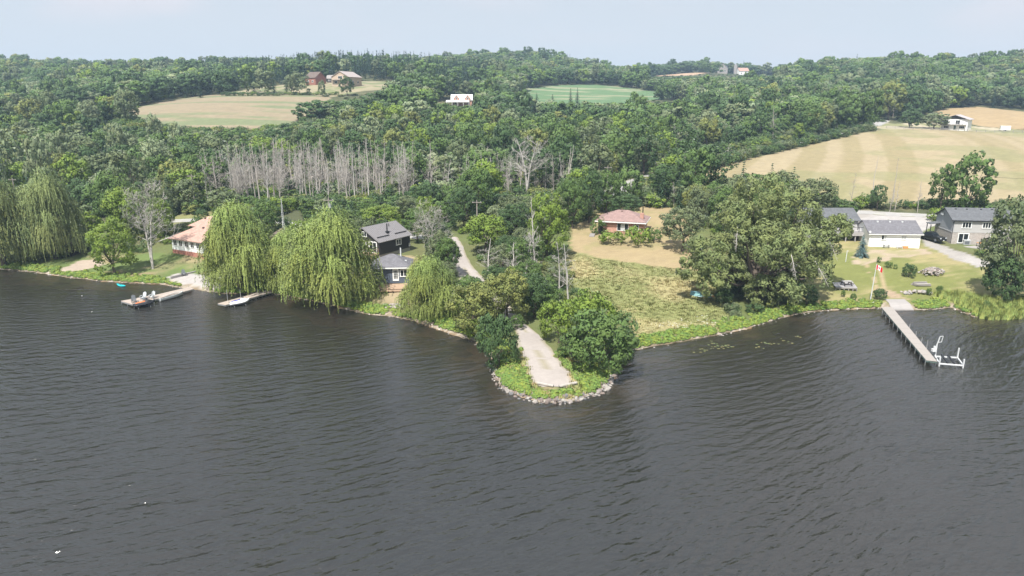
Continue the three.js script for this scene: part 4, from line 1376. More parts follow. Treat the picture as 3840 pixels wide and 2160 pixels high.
// x, z, height, width, colour of the trees deep in the wood
const WOOD = [-42.9,-309.6,13.9,9.8,6,-47.5,-267,11.7,8.6,1,-122.2,-262,14.6,6.6,4,-101.1,-163.8,7.1,5.3,3,-3.3,-290.2,12.7,9.3,1,6.5,-209.6,8.9,6.9,2,5.7,-250.3,9.9,8.8,2,-42,-229.1,9.6,7.6,0,31.4,-298.7,12.9,9.6,2,-47,-302.2,13.2,9.6,3,42.5,-288.6,11.9,9.7,2,-48.5,-215,9,7.1,0,9.7,-318.1,12.6,11.1,0,-1.2,-201.6,8,7,0,-48.7,-251.3,10,8.7,0,-175.9,-299.8,11.9,10.4,1,-180.4,-253.1,9.9,8.9,0,20.4,-302.1,11.6,10.8,1,8.5,-164.8,6.3,5.9,1,-16.9,-329.6,12.9,11.5,2,-48.8,-293.6,12.5,9.4,1,-19.4,-282.8,12.1,9,2,-27.4,-297.7,12.3,9.8,1,-251,-341.2,14.9,10.6,3,-156.9,-229.3,9.1,7.8,1,-3.8,-226.6,9.6,7.2,0,8,-293.2,12.4,9.3,2,-69.1,-225,9.3,7.3,0,-178.6,-236.3,9,8.3,3,71.6,-343,12.9,12.2,3,-16.2,-291.2,11.1,10.2,1,-140.1,-188.5,7.4,6.4,1,19.9,-252,11.1,7.6,0,48.7,-213,8.6,7,0,-159.9,-216.9,8.3,7.5,6,9.2,-172.5,5.7,6.9,1,10.5,-232.6,8.7,8.2,3,-239,-335,13.3,11.1,1,56.5,-178.7,7,6,3,-180.4,-225.8,10,6.7,0,14,-252.7,10.1,8.3,3,-208.1,-275.4,11.3,8.8,1,-108.6,-259.4,9.4,9.3,1,-111.1,-197.6,7.1,7.1,2,-126.8,-257.6,11.4,7.5,0,3.7,-167.1,5.7,6.3,0,64.8,-321.7,12.2,10.9,3,-159,-276.4,10.9,9,0,64.3,-191.7,5.9,7.9,0,84,-343.6,13.6,10.9,0,-225.2,-288.4,11.7,8.9,0,-16.4,-160.8,6.2,5.2,0,-105.1,-216.8,9.6,6.1,2,-134.4,-206.1,8.4,6.3,0,-92.4,-205.1,7.7,6.8,3,-109.2,-162.1,6.8,4.8,1,-78.5,-285,10.4,9.7,3,-250.9,-330.3,13.8,9.8,0,15.5,-190.7,6,7.5,0,-213.9,-271.5,11.1,8.2,1,24.6,-280,10.4,9.3,0,-19,-229.3,8.3,7.8,0,42.2,-175.5,6.2,6.1,3,-217.9,-287.4,11.2,9,1,-40.5,-249.8,10,7.6,1,-161.1,-283.9,9.8,10,1,-165.7,-240.3,9.7,7.2,2,-233.7,-328,12.7,10.2,1,-184.5,-243.5,9.5,7.5,1,-13.8,-186.1,6.5,6.4,0,-233.5,-319,11.5,10.6,6,21.5,-258.3,10.8,7.4,0,-10.3,-227.2,8.8,7,0,46.2,-330.6,11.6,11.2,0,-57.3,-288.2,10.5,9.4,1,-134.6,-221.2,8.5,6.8,3,-112.9,-245.1,9.3,7.6,6,-131.3,-242.4,9.6,7.2,0,-189.2,-297.2,11.4,9.1,1,-182.8,-302.9,12.5,8.6,2,-270.4,-343.4,13.4,10.3,0,109.8,-157.6,6.3,4.6,3,-83.5,-260.5,9.1,8.7,1,-147.3,-220.6,7.6,7.4,0,-36.3,-292.6,11.3,8.7,0,-36.1,-222.4,8.6,6.6,1,26.4,-239.2,8.3,7.9,4,-147.7,-226.8,8.3,7.1,0,-174.1,-244.3,10.2,6.7,0,-33.1,-245.3,9.7,7.1,1,-173.9,-287.7,11.1,8.5,3,-80.7,-272.7,9.6,8.8,0,-14.5,-275.8,9.9,8.7,2,-168.9,-278.4,10.2,8.6,3,7.6,-221.4,8.6,6.4,0,-69.9,-312.3,12.3,8.9,6,-73.2,-321.9,12.6,9.2,4,46,-241.9,8.5,7.7,1,-7.2,-266.2,10,7.9,0,-121.4,-268.1,8.6,9.3,0,16.1,-196.7,7.8,5.5,4,5.4,-204.9,7.5,6.2,6,-159.3,-240.8,9.3,6.9,1,-60.1,-318.9,12.3,9.1,6,-24.2,-267.7,9.6,8.2,0,34,-286.8,11.4,7.9,0,46.4,-175.8,6.5,5.2,0,-18.9,-298.4,11.3,8.6,0,-61.6,-221,8.2,6.5,0,59.2,-159,5.7,4.8,1,72.9,-183.9,6.1,6,2,52.3,-336.9,13.2,9.3,2,-16.2,-339.5,12.4,10,1,-84.5,-201.5,8.2,5.3,3,-27.8,-169.7,5.6,5.5,1,-193.1,-276.3,10.6,7.7,1,-59.3,-251.4,9,7.5,0,63.3,-266.2,9.1,8.3,3,-21.5,-256,9.7,7.2,0,-148.7,-256.7,9.7,7.2,1,-67.2,-302.9,9.9,9.8,2,101.6,-310.1,11.5,8.8,0,-11.5,-196.9,7.4,5.5,0,-18.9,-164.3,5.9,4.8,0,82.3,-292.9,10.2,8.8,1,-103.9,-201.5,7.2,5.9,0,54,-261.8,9.8,7.3,1,-203.8,-313.7,10.8,9.5,1,65.9,-296.8,11,8.3,0,22.7,-176.7,6.2,5.2,3,-147.7,-249,9.7,6.6,0,-97.5,-161.7,5.6,4.8,2,-203.2,-320.4,12.4,8.5,0,-32.5,-325.9,12.5,8.7,2,26.6,-232.4,7.9,7,0,-175.8,-223.5,8.1,6.3,0,42.5,-250.4,9,7.1,1,115.1,-335.1,12.3,9.3,0,-37.9,-275.7,10.7,7.2,3,28.7,-332.6,11.4,9.8,0,-54.7,-302.2,11.1,8.3,0,111,-162.4,5.3,5,0,-53.6,-213.8,8.2,5.6,3,-52.1,-329.4,12.5,8.7,0,-38.9,-331.3,12.2,9,1,-215.1,-312.1,10.8,9,2,78.5,-165.7,4.7,5.8,0,-107.9,-271.1,9.1,8,0,-14.3,-317.8,10.5,9.5,0,-35,-168.6,5.5,5.1,2,-88.9,-248.9,8.6,7.1,2,-91.2,-181.6,5.6,5.8,1,-92.2,-176.7,6.8,4.5,0,9.8,-333.1,12.2,8.9,1,-55.9,-235.7,8.2,6.6,3,-48.7,-224.2,7.3,6.7,3,69.6,-187,6.3,5.4,1,51.8,-178.5,6.7,4.6,0,-58.3,-213.6,7.6,5.8,1,-26.8,-322.3,11.8,8.5,4,70.9,-278.8,9.5,7.9,0,-21,-214.2,8.2,5.4,3,-184.5,-335.5,11.3,9.6,6,-22.7,-193.2,5.7,6.3,1,-40.6,-299.6,10.9,7.9,2,37.2,-329.7,11.7,8.9,0,-49.4,-171.6,4.7,6,0,-53.6,-239.7,9.3,5.9,1,-100,-260.1,9.5,6.8,3,-53,-219,8,5.7,3,-197.6,-301.1,9.9,8.7,0,-42.9,-285.4,9.1,8.5,0,-1.5,-231.9,8.2,6.2,3,-233.6,-340.6,12.6,8.7,3,34.9,-230.1,8.2,6.1,3,-14.5,-167.6,6.4,4.1,0,-17.2,-189.2,6.3,5.3,1,-73.8,-289,10.1,7.7,2,116.5,-154.5,5.4,4.1,6,36.6,-309.7,10.7,8.3,0,-143.2,-282.2,8.1,9.1,0,-12,-237.5,7.9,6.6,0,82.9,-328.1,11.3,8.8,3,19,-226.7,7.9,6,3,-143.8,-210.7,6.8,6,0,-116.6,-218.7,7.3,6,3,0.6,-253.8,9.5,6.2,4,-94.3,-264,8.6,7.4,4,105.1,-340.4,12.3,8.6,1,-105.2,-157.5,5.1,4.4,0,-62.3,-313.4,11.2,7.9,2,-200.5,-329,10.7,9.1,1,-85.7,-209.6,6.9,5.7,0,-30.4,-273.9,9.2,7.3,3,46.4,-299.1,10.4,7.7,1,-178.2,-247.8,9,6.1,2,-157.2,-267.9,8.3,7.7,1,21.3,-197.5,6.8,5.1,1,-116.5,-163.5,5.4,4.4,0,-208.5,-291,8.9,8.4,0,-158.1,-246.8,8.4,6.4,4,-10,-309.8,9.6,8.8,2,105.1,-158.7,5.4,4.1,0,-51,-340.3,11.7,8.7,2,-54.1,-281.5,8.7,8,2,-38.3,-172,4.9,5.3,0,-54.9,-296,10.1,7.6,3,-24.2,-182.2,6.6,4.4,2,-45.6,-168.6,5.4,4.6,3,-78.5,-254.3,8.3,6.8,0,-13.3,-191.3,5.7,5.6,1,-141.8,-274.2,9.1,7.2,1,29,-265.1,8.5,7.2,6,91,-289.9,9.5,7.7,1,-155.7,-260,8.6,6.8,0,-120.2,-182.8,6,4.8,2,132.7,-331.8,10.9,8.7,1,-79.8,-336.2,9.5,10.2,0,-181.1,-230.9,7.6,6,1,62.5,-179.4,6.1,4.5,0,84.3,-279.4,9.5,7,1,-172.4,-218.8,6.9,5.9,1,10.1,-259.9,8.7,6.6,0,-140.7,-268.1,8.2,7.4,4,-76.9,-299.8,8.9,8.5,0,97.3,-305,9.9,7.9,0,-201.1,-336.4,10.3,9.2,0,-6.2,-234.3,8.2,5.6,3,-58.2,-174,4.6,5.5,2,68.3,-288.9,10.1,6.9,0,-21.6,-308.3,9.9,8,0,-137,-243.7,7.7,6.4,1,-212.5,-284.9,9.6,7,0,49.7,-304.1,10.6,7.2,1,-253.7,-318.2,9.6,8.7,0,-101.6,-250.7,8.1,6.4,0,-7.2,-257.9,8.7,6.3,1,-29.1,-310.2,9,8.8,2,-115.5,-275.8,8,7.8,0,-90.9,-280.3,8.7,7.4,4,-210.1,-339.7,11.1,8.5,2,35.6,-345,10.8,9,1,-192.8,-344,10.8,8.9,2,-2.2,-270.1,8.1,7.3,1,-206.9,-299,8.6,8.4,6,-36.7,-239.6,7.6,6.1,0,-226.7,-327.3,9.6,9,0,-65.1,-291.3,9.9,6.9,1,0.9,-214,7.2,5.1,3,-22,-343.6,11,8.6,1,-6.3,-338.9,10.1,9.1,2,-97.5,-218.2,6.4,5.9,3,50.9,-344.9,11.5,8.2,0,16.4,-289.6,9.1,7.3,3,112.4,-312.7,9.9,7.8,0,-257.1,-324.8,10.4,8,0,-243.6,-322.8,9.9,8.3,1,-213,-298.7,9.1,7.7,0,-19.7,-219.5,6.5,5.8,0,-32,-332.3,10.8,8,3,8.2,-177.3,4.9,5,0,-162.7,-263.4,8.8,6.1,1,-220.2,-304.7,9.2,7.8,1,-198.8,-278.3,9.5,6.3,3,47.6,-253.5,7.4,6.7,1,-211.7,-304.4,9.4,7.6,1,-120.6,-279.3,6.9,8.7,2,-218.9,-280.6,8.4,7.2,3,-202.9,-307.1,10.2,7.1,0,-34.3,-173.1,5,4.6,1,35.3,-252.7,7.1,6.9,3,-17.1,-195.1,4.7,6.2,4,16.1,-262.6,8.5,6.2,4,-154.9,-284.2,8.3,7.4,0,0.2,-303.3,9.2,7.6,1,-234,-310.4,8.9,8.2,3,-195.2,-284.3,9,6.8,0,31.8,-315.6,9.9,7.6,2,-82.2,-219,7.1,5.1,0,-68.7,-219,6.7,5.4,6,38.5,-277.6,7.9,7.3,1,135.6,-181.8,4.4,5.6,3,-60.2,-302.9,9.9,6.9,0,-183.9,-326.9,10.6,7.5,1,-175.3,-254.7,7.3,6.6,3,31.3,-242.6,7.8,5.6,6,-217.9,-319,9.4,8,0,-52.9,-309.4,10.1,7,3,-257.7,-337.9,9.8,8.6,0,-98.2,-274.2,7.6,7.3,0,-151.8,-252.6,8.1,5.8,1,-225.1,-311.8,9.4,7.6,0,-35.9,-269,7.7,6.9,3,-13.3,-230.5,6.9,5.6,0,-37.2,-342.7,9.7,8.8,1,-110.6,-266,8.7,5.9,0,-193.3,-260.3,7.2,6.8,3,-126.7,-219,6.5,5.3,0,-62.2,-265,7.4,6.8,0,-177.7,-269.1,8.2,6.3,0,-4.5,-208.2,5.5,5.6,4,-101.1,-279.7,6.6,8.4,0,-233.9,-298.8,9.3,6.8,0,-2.7,-160.3,4.4,4.1,6,-80,-249.3,6.8,6.4,0,-41.8,-242.1,7.2,5.7,0,2.9,-177.4,4.4,5,0,1.7,-173.5,5,4.2,1,45.4,-338.5,10.1,7.8,1,-44.7,-335.6,9.4,8.2,3,-88.4,-238.7,6.8,5.7,3,-201.8,-296.4,9.3,6.4,3,-59.6,-308.6,9.1,7,2,95.4,-336.7,10.2,7.4,2,-220.5,-276,7.8,6.5,0,-81.9,-303.8,7.4,8.3,0,-103,-161.1,4.3,4,1,-82.7,-242.2,6.7,5.8,1,-30.1,-175,4.5,4.5,0,-12.8,-247.7,7.1,5.7,3,-44.3,-237.6,7,5.3,3,-110.1,-250.4,7.6,5.4,0,-32.6,-186.1,4.7,4.8,1,-72.3,-238.8,6.4,5.8,0,-179.6,-331.7,9.8,7.3,0,-29.7,-338.5,9.3,7.9,0,133,-178.4,5.1,4,3,-47.5,-191.5,5,4.7,4,22.4,-335.2,10,7.2,1,7.3,-306.9,8.6,7,0,-134.3,-281.1,7.2,7,2,96.5,-328.4,8.8,7.8,0,-38.8,-323.5,8.5,7.8,0,-95.9,-288.5,7.1,7.4,1,87.3,-295.4,8.2,6.7,3,-202.7,-343.7,9.9,7.5,3,-167.4,-271,7.2,6.4,2,-39.3,-254.6,7,5.8,3,43.2,-281.9,7.9,6.3,6,127.8,-336.9,9.6,7.4,0,-208.8,-267.8,7.6,5.9,3,-12.2,-282.2,7.9,6.3,0,46,-275.4,8.3,5.7,0,-112.7,-287.4,6.6,7.8,0,8.7,-273,7.7,6,3,-161.8,-271.4,7,6.5,6,3.7,-321.3,8.5,7.5,2,27.3,-248.2,6.9,5.5,2,-11.3,-269.2,7.2,6.2,0,-12,-300.7,8.8,6.3,2,24.4,-289.8,8.3,6.2,3,112.2,-328.9,8.6,7.7,3,-78.3,-311.6,7.9,7.5,0,-43.1,-174.4,4.3,4.3,1,-60.8,-231.1,5.9,5.4,6,-14.1,-241.6,6,5.8,0,-74.2,-196.9,4.9,4.7,3,-40.3,-236.7,6.4,5.2,6,-67,-341.7,9.6,7.2,0,-99.1,-238.1,6.7,5,0,-48.2,-284.2,8.2,5.8,6,-23.2,-331.9,9.4,6.9,0,-150.7,-291.1,6.7,7.4,0,-1.5,-318,8.7,6.8,3,54,-294.3,7.9,6.4,3,-201.6,-264.2,6.9,5.9,1,11.8,-180.5,4.5,4.2,1,-25.2,-276.4,6.5,6.8,0,13.3,-344.1,9.9,6.9,0,94.4,-323.1,7.7,7.8,3,-72.7,-283.8,8.4,5.5,0,124.9,-331,8.6,7.3,0,-49.8,-194.4,4.8,4.5,1,57.6,-265.9,6.8,5.9,0,-246.1,-317.3,8.4,6.8,1,-70.7,-295.9,8.4,5.9,3,-60.4,-188.9,4.2,4.8,0,-0.4,-342.1,8.8,7.4,1,-159.3,-296.9,6.6,7.4,1,-73.8,-186.5,4.8,4,2,19.3,-313.1,7.6,7.1,4,71.4,-330.4,9.5,6.3,4,-227.7,-340.6,9.2,6.9,1,-241.1,-317,9,6.1,1,73.5,-292.2,7.4,6.3,6,-72.9,-334.7,8.6,7.1,0,-42.3,-197,4.7,4.5,6,-36.4,-287.1,7.6,5.9,4,-66.8,-323.3,8.3,6.8,0,-129,-276.7,7.1,5.8,3,72.2,-335.9,8.2,7.4,1,6.3,-300.7,8.1,6,0,103.7,-334.3,9.6,6.2,3,66.6,-337.9,9.5,6.4,1,-82.3,-295,7.8,5.9,0,-50.6,-187.4,4.3,4.3,1,-77.3,-188.3,4.9,3.8,6,9,-326.3,8.3,6.7,0,-67,-286.8,7.4,5.8,4,-71.4,-188.5,4.3,4.3,0,-79.8,-318.4,7.4,7.1,3,-174.4,-293.5,7.3,6.1,0,-16.3,-311.8,7.6,6.5,3,-27.8,-177.4,4.2,3.8,1,-194,-306.5,8.2,5.8,1,-63.5,-204.9,4.6,4.6,1,21.1,-264.8,6.9,5.1,1,-10.5,-343.2,8.2,7.2,0,106.1,-330.3,8.1,6.7,1,31.9,-291.3,7.4,5.7,0,-66.8,-179.2,4.2,3.8,0,63.1,-332.8,8.6,6.4,3,22.9,-319.5,8.3,6.1,3,-77.3,-342.9,8.7,6.7,4,-182.5,-289.7,7.7,5.4,4,-54.6,-196,5,3.8,3,-72,-204.6,4.5,4.6,6,30,-339.2,9.3,6.1,0,102.7,-319.1,7.4,6.7,1,-24.9,-289.2,6.9,5.9,3,-5.8,-320.1,8.3,6,1,-139.6,-263.3,5.8,5.8,1,115.5,-340.5,9.2,6.1,0,-39.7,-194.7,4.7,3.9,1,102.1,-325.4,8.2,6.2,3,-135.5,-287.8,5.6,7.1,1,-30.7,-291,7.8,5.2,1,-67.7,-318.1,8.2,5.9,0,16.7,-340,8.6,6.4,1,-124.7,-284,6,6.4,3,-26.1,-304.5,8.1,5.4,2,-72.6,-269.9,6.1,5.6,3,-194.7,-335.6,8.1,6.5,3,4.6,-313.4,8,5.7,4,-98.5,-293.8,5.8,6.9,3,149,-341.3,7.6,7.1,1,-230,-296.2,7.1,5.7,6,-189.9,-305.3,7.4,5.8,6,-35.8,-281.3,7,5.2,0,-58.6,-338.2,7.4,7.1,3,126.7,-318.7,7.4,6.3,2,-38.1,-207.7,4.5,4.4,0,-85.8,-308.1,6.7,6.5,1,-190.4,-330.6,8.6,5.8,3,39.8,-198.9,4.4,4.1,0,58.9,-340.6,9.1,5.8,0,-107.4,-281.3,6.4,5.6,0,7.8,-340.8,7.7,6.8,3,-109,-254.1,5.7,5.1,2,-86.7,-298.5,7.4,5.4,3,-72.1,-280.1,6.8,5.1,2,48.7,-287.6,7.3,5,6,63.6,-344.7,8.3,6.3,1,76.8,-295,6.8,5.6,1,-208.4,-317.9,6.8,6.5,1,16,-308.4,6.6,6.3,4,-105.1,-285.5,5.3,6.7,2,-119.1,-288.2,5.9,6.1,4,-43.8,-202,4.4,4,3,-7.1,-304.2,7.6,5.2,1,108.7,-335.6,8.1,5.9,3,-45.6,-323.6,7.4,6,1,-46.3,-329.7,7.2,6.4,3,92.8,-332.3,8.6,5.4,6,-261.2,-331.3,7.8,5.9,6,23.9,-293.9,7.2,5,2,61.7,-327.8,6.8,6.5,0,-42.7,-341.4,7.7,6.2,3,-91.5,-291.9,6.7,5.2,1,-91.8,-309.4,5.5,7.1,0,130.6,-343.9,7,6.8,1,-91.8,-297.1,6.4,5.5,0,124.8,-340.9,8.2,5.6,1,-78.7,-209.5,4.4,3.8,0,26.1,-316,6.9,5.5,0,-57.1,-206.8,4.6,3.5,0,-85.3,-323.2,5.1,7.7,0,-187.3,-321.9,6.6,5.9,3,-44.2,-274.4,5.5,5.1,0,-194.3,-310.7,6.2,5.8,0,-10.7,-323.4,6.6,5.9,1,-90.1,-303.9,6.1,5.6,6,-66.3,-334.8,6.7,6.1,0,-31.1,-316.5,7,5.2,0,22.5,-342.1,7.2,5.9,3,56.7,-303,6.5,5.1,3,-213,-321.4,6.9,5.4,0,-261.2,-344.8,7.3,5.7,3,42.2,-315.6,6.5,5.3,0,-61.5,-334.5,7.4,5.2,0,120.2,-325.6,7,5.2,1,141.8,-330.6,7.3,5.1,3,-188.8,-311.6,5.8,5.7,1,-98.3,-300.3,5.1,6,0,77,-323.4,6.8,5.2,0,51.1,-321,5.8,6,0,-264.6,-334,6.6,5.7,0,-130.7,-287.7,5.5,5,2,38.4,-299.8,5.5,5.4,2,-145.5,-294.9,5.2,5.5,0,-100.8,-288.6,5.4,5,0,-164.1,-304,5.5,5.4,6,-175.6,-306.6,5.8,5.2,1,-103.7,-291.5,4.6,5.9,0,-227.7,-321.4,6.3,5.2,0,-125.6,-290.2,5.4,4.9,4,-225.6,-317.8,6.1,5.2,6,-152.4,-298.8,5.6,5,1,-128.8,-293.3,4.8,5.6,3,-168.1,-304.1,6,4.8,1,18.7,-317.4,6,5.2,0,-158.9,-304.1,4.9,5.8,1,-2.6,-335.2,6,5.7,1,-42.6,-318.4,5.9,5.2,2,89.5,-339.1,6.1,5.5,2,-170.1,-309.1,4.4,6.2,0,37.5,-336.3,6.3,5.1,1,-75.9,-326.6,5.6,5.4,2,-97,-311.2,4.5,6.1,1,93.9,-344.6,6.4,5.1,1,-89,-314,5.2,4.8,0,-82.6,-329.4,5.3,5,2,-94,-316.8,4.3,5.1,1,-89.9,-318.3,4.9,4.5,3,-100.5,-306.5,4.3,4.3,0];

// ---------------------------------------------------------------- helpers
const used = new Map();
function numbered(n) { const k = used.get(n) || 0; used.set(n, k + 1); return k ? `${n}_${String(k).padStart(3, '0')}` : n; }
function thing(name, label, category, x, y, z, turn = 0, group) {
  const o = new THREE.Group(); o.name = numbered(name); o.position.set(x, y, z); o.rotation.y = turn; scene.add(o);
  o.userData = { label, category }; if (group) o.userData.group = group; return o;
}
function tag(o, label, category, group, kind) { if (label) o.userData.label = label; if (category) o.userData.category = category; if (group) o.userData.group = group; if (kind) o.userData.kind = kind; return o; }
const V = (x, y, z) => new THREE.Vector3(x, y, z);
class MB {
  constructor() { this.p = []; this.n = []; this.u = []; this.c = []; this.i = []; this.col = [1, 1, 1]; this.m = null; this.t = V(0, 0, 0); }
  at(x = 0, y = 0, z = 0, ry = 0, rx = 0, rz = 0) { this.m = new THREE.Matrix4().makeRotationFromEuler(new THREE.Euler(rx, ry, rz, 'YXZ')).setPosition(x, y, z); return this; }
  v(x, y, z, nx, ny, nz, u = 0, w = 0) {
    if (this.m) { const t = this.t.set(x, y, z).applyMatrix4(this.m); x = t.x; y = t.y; z = t.z; t.set(nx, ny, nz).transformDirection(this.m); nx = t.x; ny = t.y; nz = t.z; }
    this.p.push(x, y, z); this.n.push(nx, ny, nz); this.u.push(u, w); this.c.push(...this.col); return this.p.length / 3 - 1;
  }
  poly(P) { // flat convex polygon, counter clockwise from outside; uv in metres
    const a = P[0], ex = P[1].clone().sub(a).normalize(); let n = V(0, 0, 0);
    for (let k = 1; k < P.length - 1; k++) n.add(P[k].clone().sub(a).cross(P[k + 1].clone().sub(a)));
    n.normalize(); const ey = n.clone().cross(ex), d = V(0, 0, 0);
    const id = P.map(q => { d.copy(q).sub(a); return this.v(q.x, q.y, q.z, n.x, n.y, n.z, d.dot(ex), d.dot(ey)); });
    for (let k = 1; k < P.length - 1; k++) this.i.push(id[0], id[k], id[k + 1]);
    return n;
  }
  slab(P, th) { // polygon with thickness below it
    const n = this.poly(P), B = P.map(q => q.clone().addScaledVector(n, -th));
    this.poly(B.slice().reverse());
    for (let k = 0; k < P.length; k++) { const l = (k + 1) % P.length; this.poly([P[k], B[k], B[l], P[l]]); }
    return this;
  }
  hexa(A, B) { // A lower ring, B upper ring, both counter clockwise seen from above
    this.poly(A.slice().reverse()); this.poly(B);
    for (let k = 0; k < A.length; k++) { const l = (k + 1) % A.length; this.poly([A[k], A[l], B[l], B[k]]); }
    return this;
  }
  box(x, y, z, w, h, d, ry = 0) {
    const c = Math.cos(ry), s = Math.sin(ry), q = (a, b, e) => V(x + a * c + e * s, y + b, z - a * s + e * c), X = w / 2, Y = h / 2, Z = d / 2;
    return this.hexa([q(-X, -Y, Z), q(X, -Y, Z), q(X, -Y, -Z), q(-X, -Y, -Z)], [q(-X, Y, Z), q(X, Y, Z), q(X, Y, -Z), q(-X, Y, -Z)]);
  }
  bar(a, b, w, h) {
    const d = b.clone().sub(a).normalize(), up = Math.abs(d.y) > 0.95 ? V(0, 0, 1) : V(0, 1, 0), s = d.clone().cross(up).normalize(), t = s.clone().cross(d);
    const r = q => [[-1, -1], [1, -1], [1, 1], [-1, 1]].map(([i, j]) => q.clone().addScaledVector(s, i * w / 2).addScaledVector(t, j * h / 2));
    const A = r(a), B = r(b); this.poly(A); this.poly(B.slice().reverse());
    for (let k = 0; k < 4; k++) { const l = (k + 1) % 4; this.poly([A[l], A[k], B[k], B[l]]); }
    return this;
  }
  tube(P, R, k = 6, cap = false) {
    let prev = null, up = V(0.31, 0.1, 0.94); const d = V(0, 0, 0), s = V(0, 0, 0), t = V(0, 0, 0); let len = 0;
    P.forEach((q, j) => {
      d.copy(P[Math.min(j + 1, P.length - 1)]).sub(P[Math.max(j - 1, 0)]).normalize();
      if (Math.abs(d.dot(up)) > 0.95) up = V(0.9, 0.2, -0.1);
      s.copy(d).cross(up).normalize(); t.copy(s).cross(d); if (j) len += q.distanceTo(P[j - 1]);
      const ring = [];
      for (let a = 0; a <= k; a++) { const f = a / k * 6.28318, c = Math.cos(f), e = Math.sin(f), nx = s.x * c + t.x * e, ny = s.y * c + t.y * e, nz = s.z * c + t.z * e; ring.push(this.v(q.x + nx * R[j], q.y + ny * R[j], q.z + nz * R[j], nx, ny, nz, a / k, len)); }
      if (prev) for (let a = 0; a < k; a++) this.i.push(prev[a], ring[a], ring[a + 1], prev[a], ring[a + 1], prev[a + 1]);
      if (cap && (j === 0 || j === P.length - 1)) { const e = j ? 1 : -1, m = this.v(q.x, q.y, q.z, d.x * e, d.y * e, d.z * e); for (let a = 0; a < k; a++) j ? this.i.push(m, ring[a + 1], ring[a]) : this.i.push(m, ring[a], ring[a + 1]); }
      prev = ring;
    });
    return this;
  }
  leaf(p, a, n, L, W, sn) {
    const sx = a.y * n.z - a.z * n.y, sy = a.z * n.x - a.x * n.z, sz = a.x * n.y - a.y * n.x, l = L / 2, w = W / 2;
    const A = this.v(p.x - a.x * l, p.y - a.y * l, p.z - a.z * l, sn.x, sn.y, sn.z), B = this.v(p.x + sx * w, p.y + sy * w, p.z + sz * w, sn.x, sn.y, sn.z);
    const C = this.v(p.x + a.x * l, p.y + a.y * l, p.z + a.z * l, sn.x, sn.y, sn.z), D = this.v(p.x - sx * w, p.y - sy * w, p.z - sz * w, sn.x, sn.y, sn.z);
    this.i.push(A, B, C, A, C, D);
  }
  loft(rings, closed = true) { // rings of equal length; smooth
    const k = rings[0].length, base = this.p.length / 3;
    rings.forEach((r, j) => r.forEach((q, a) => this.v(q.x, q.y, q.z, 0, 0, 0, a / k, j)));
    const m = closed ? k : k - 1;
    for (let j = 0; j < rings.length - 1; j++) for (let a = 0; a < m; a++) { const b = (a + 1) % k, A = base + j * k + a, B = base + j * k + b; this.i.push(A, B, B + k, A, B + k, A + k); }
    this.smooth = true; return this;
  }
  geometry(colors) {
    const g = new THREE.BufferGeometry();
    g.setAttribute('position', new THREE.Float32BufferAttribute(this.p, 3)); g.setAttribute('normal', new THREE.Float32BufferAttribute(this.n, 3)); g.setAttribute('uv', new THREE.Float32BufferAttribute(this.u, 2));
    if (colors) g.setAttribute('color', new THREE.Float32BufferAttribute(this.c, 3));
    g.setIndex(this.i); if (this.smooth) g.computeVertexNormals(); return g;
  }
  build(name, mat, parent) { return mesh(name, this.geometry(mat.vertexColors), mat, parent); }
}
function mesh(name, g, mat, parent) { const o = new THREE.Mesh(g, mat); o.name = parent ? name : numbered(name); o.castShadow = o.receiveShadow = true; (parent || scene).add(o); return o; }

// ---------------------------------------------------------------- textures and materials
function tex(n, fn, m = 1, srgb = false) { // fn(x, y) in 0..n -> [r, g, b] 0..1, tile of m metres
  const d = new Uint8Array(n * n * 4);
  for (let j = 0; j < n; j++) for (let i = 0; i < n; i++) { const c = fn(i, j), k = (j * n + i) * 4; d[k] = clamp(c[0], 0, 1) * 255; d[k + 1] = clamp(c[1], 0, 1) * 255; d[k + 2] = clamp(c[2], 0, 1) * 255; d[k + 3] = 255; }
  const t = new THREE.DataTexture(d, n, n); t.wrapS = t.wrapT = THREE.RepeatWrapping; t.magFilter = THREE.LinearFilter; t.minFilter = THREE.LinearMipmapLinearFilter; t.repeat.set(1 / m, 1 / m); if (srgb) t.colorSpace = THREE.SRGBColorSpace; t.needsUpdate = true; return t;
}
const grey = v => [v, v, v];
const T = {
  grain: tex(512, (x, y) => grey(0.62 + 0.38 * (0.5 * fbm(x / 8, y / 8, 3, 64) + 0.5 * hash(x, y + 900))), 7),
  gravel: tex(512, (x, y) => grey(0.72 + 0.28 * (0.45 * hash(x >> 1, y >> 1) + 0.55 * fbm(x / 32, y / 32, 4, 16))), 5),
  shingle: tex(256, (x, y) => { const r = y >> 5, s = (x + (r & 1) * 16 + hash(r, 3) * 9) >> 5; return grey((y & 31) < 4 ? 0.62 : 0.74 + 0.26 * hash(s & 7, r)); }, 2.4),
  siding: tex(64, (x, y) => grey((y & 31) / 31), 0.36),
  brick: tex(256, (x, y) => { const r = y >> 4, m = (y & 15) < 2 || ((x + (r & 1) * 16) & 31) < 2, k = hash((x + (r & 1) * 16) >> 5 & 7, r); return m ? [0.8, 0.72, 0.66] : [0.72 + 0.28 * k, 0.7 + 0.3 * k, 0.7 + 0.3 * k]; }, 1.8),
  board: tex(128, (x, y) => grey((x & 31) < 2 ? 0.5 : 0.72 + 0.2 * hash(x >> 5, 5) + 0.08 * noise(x / 2, y / 20, 0)), 0.6),
  bark: tex(128, (x, y) => grey(0.5 + 0.5 * fbm(x / 4, y / 16, 3, 8)), 1),
};
const lin = (r, g, b) => new THREE.Color().setRGB(r, g, b);
function mat(r, g, b, roughness = 0.85, o = {}) { return new THREE.MeshPhysicalMaterial({ color: lin(r, g, b), roughness, ...o }); }
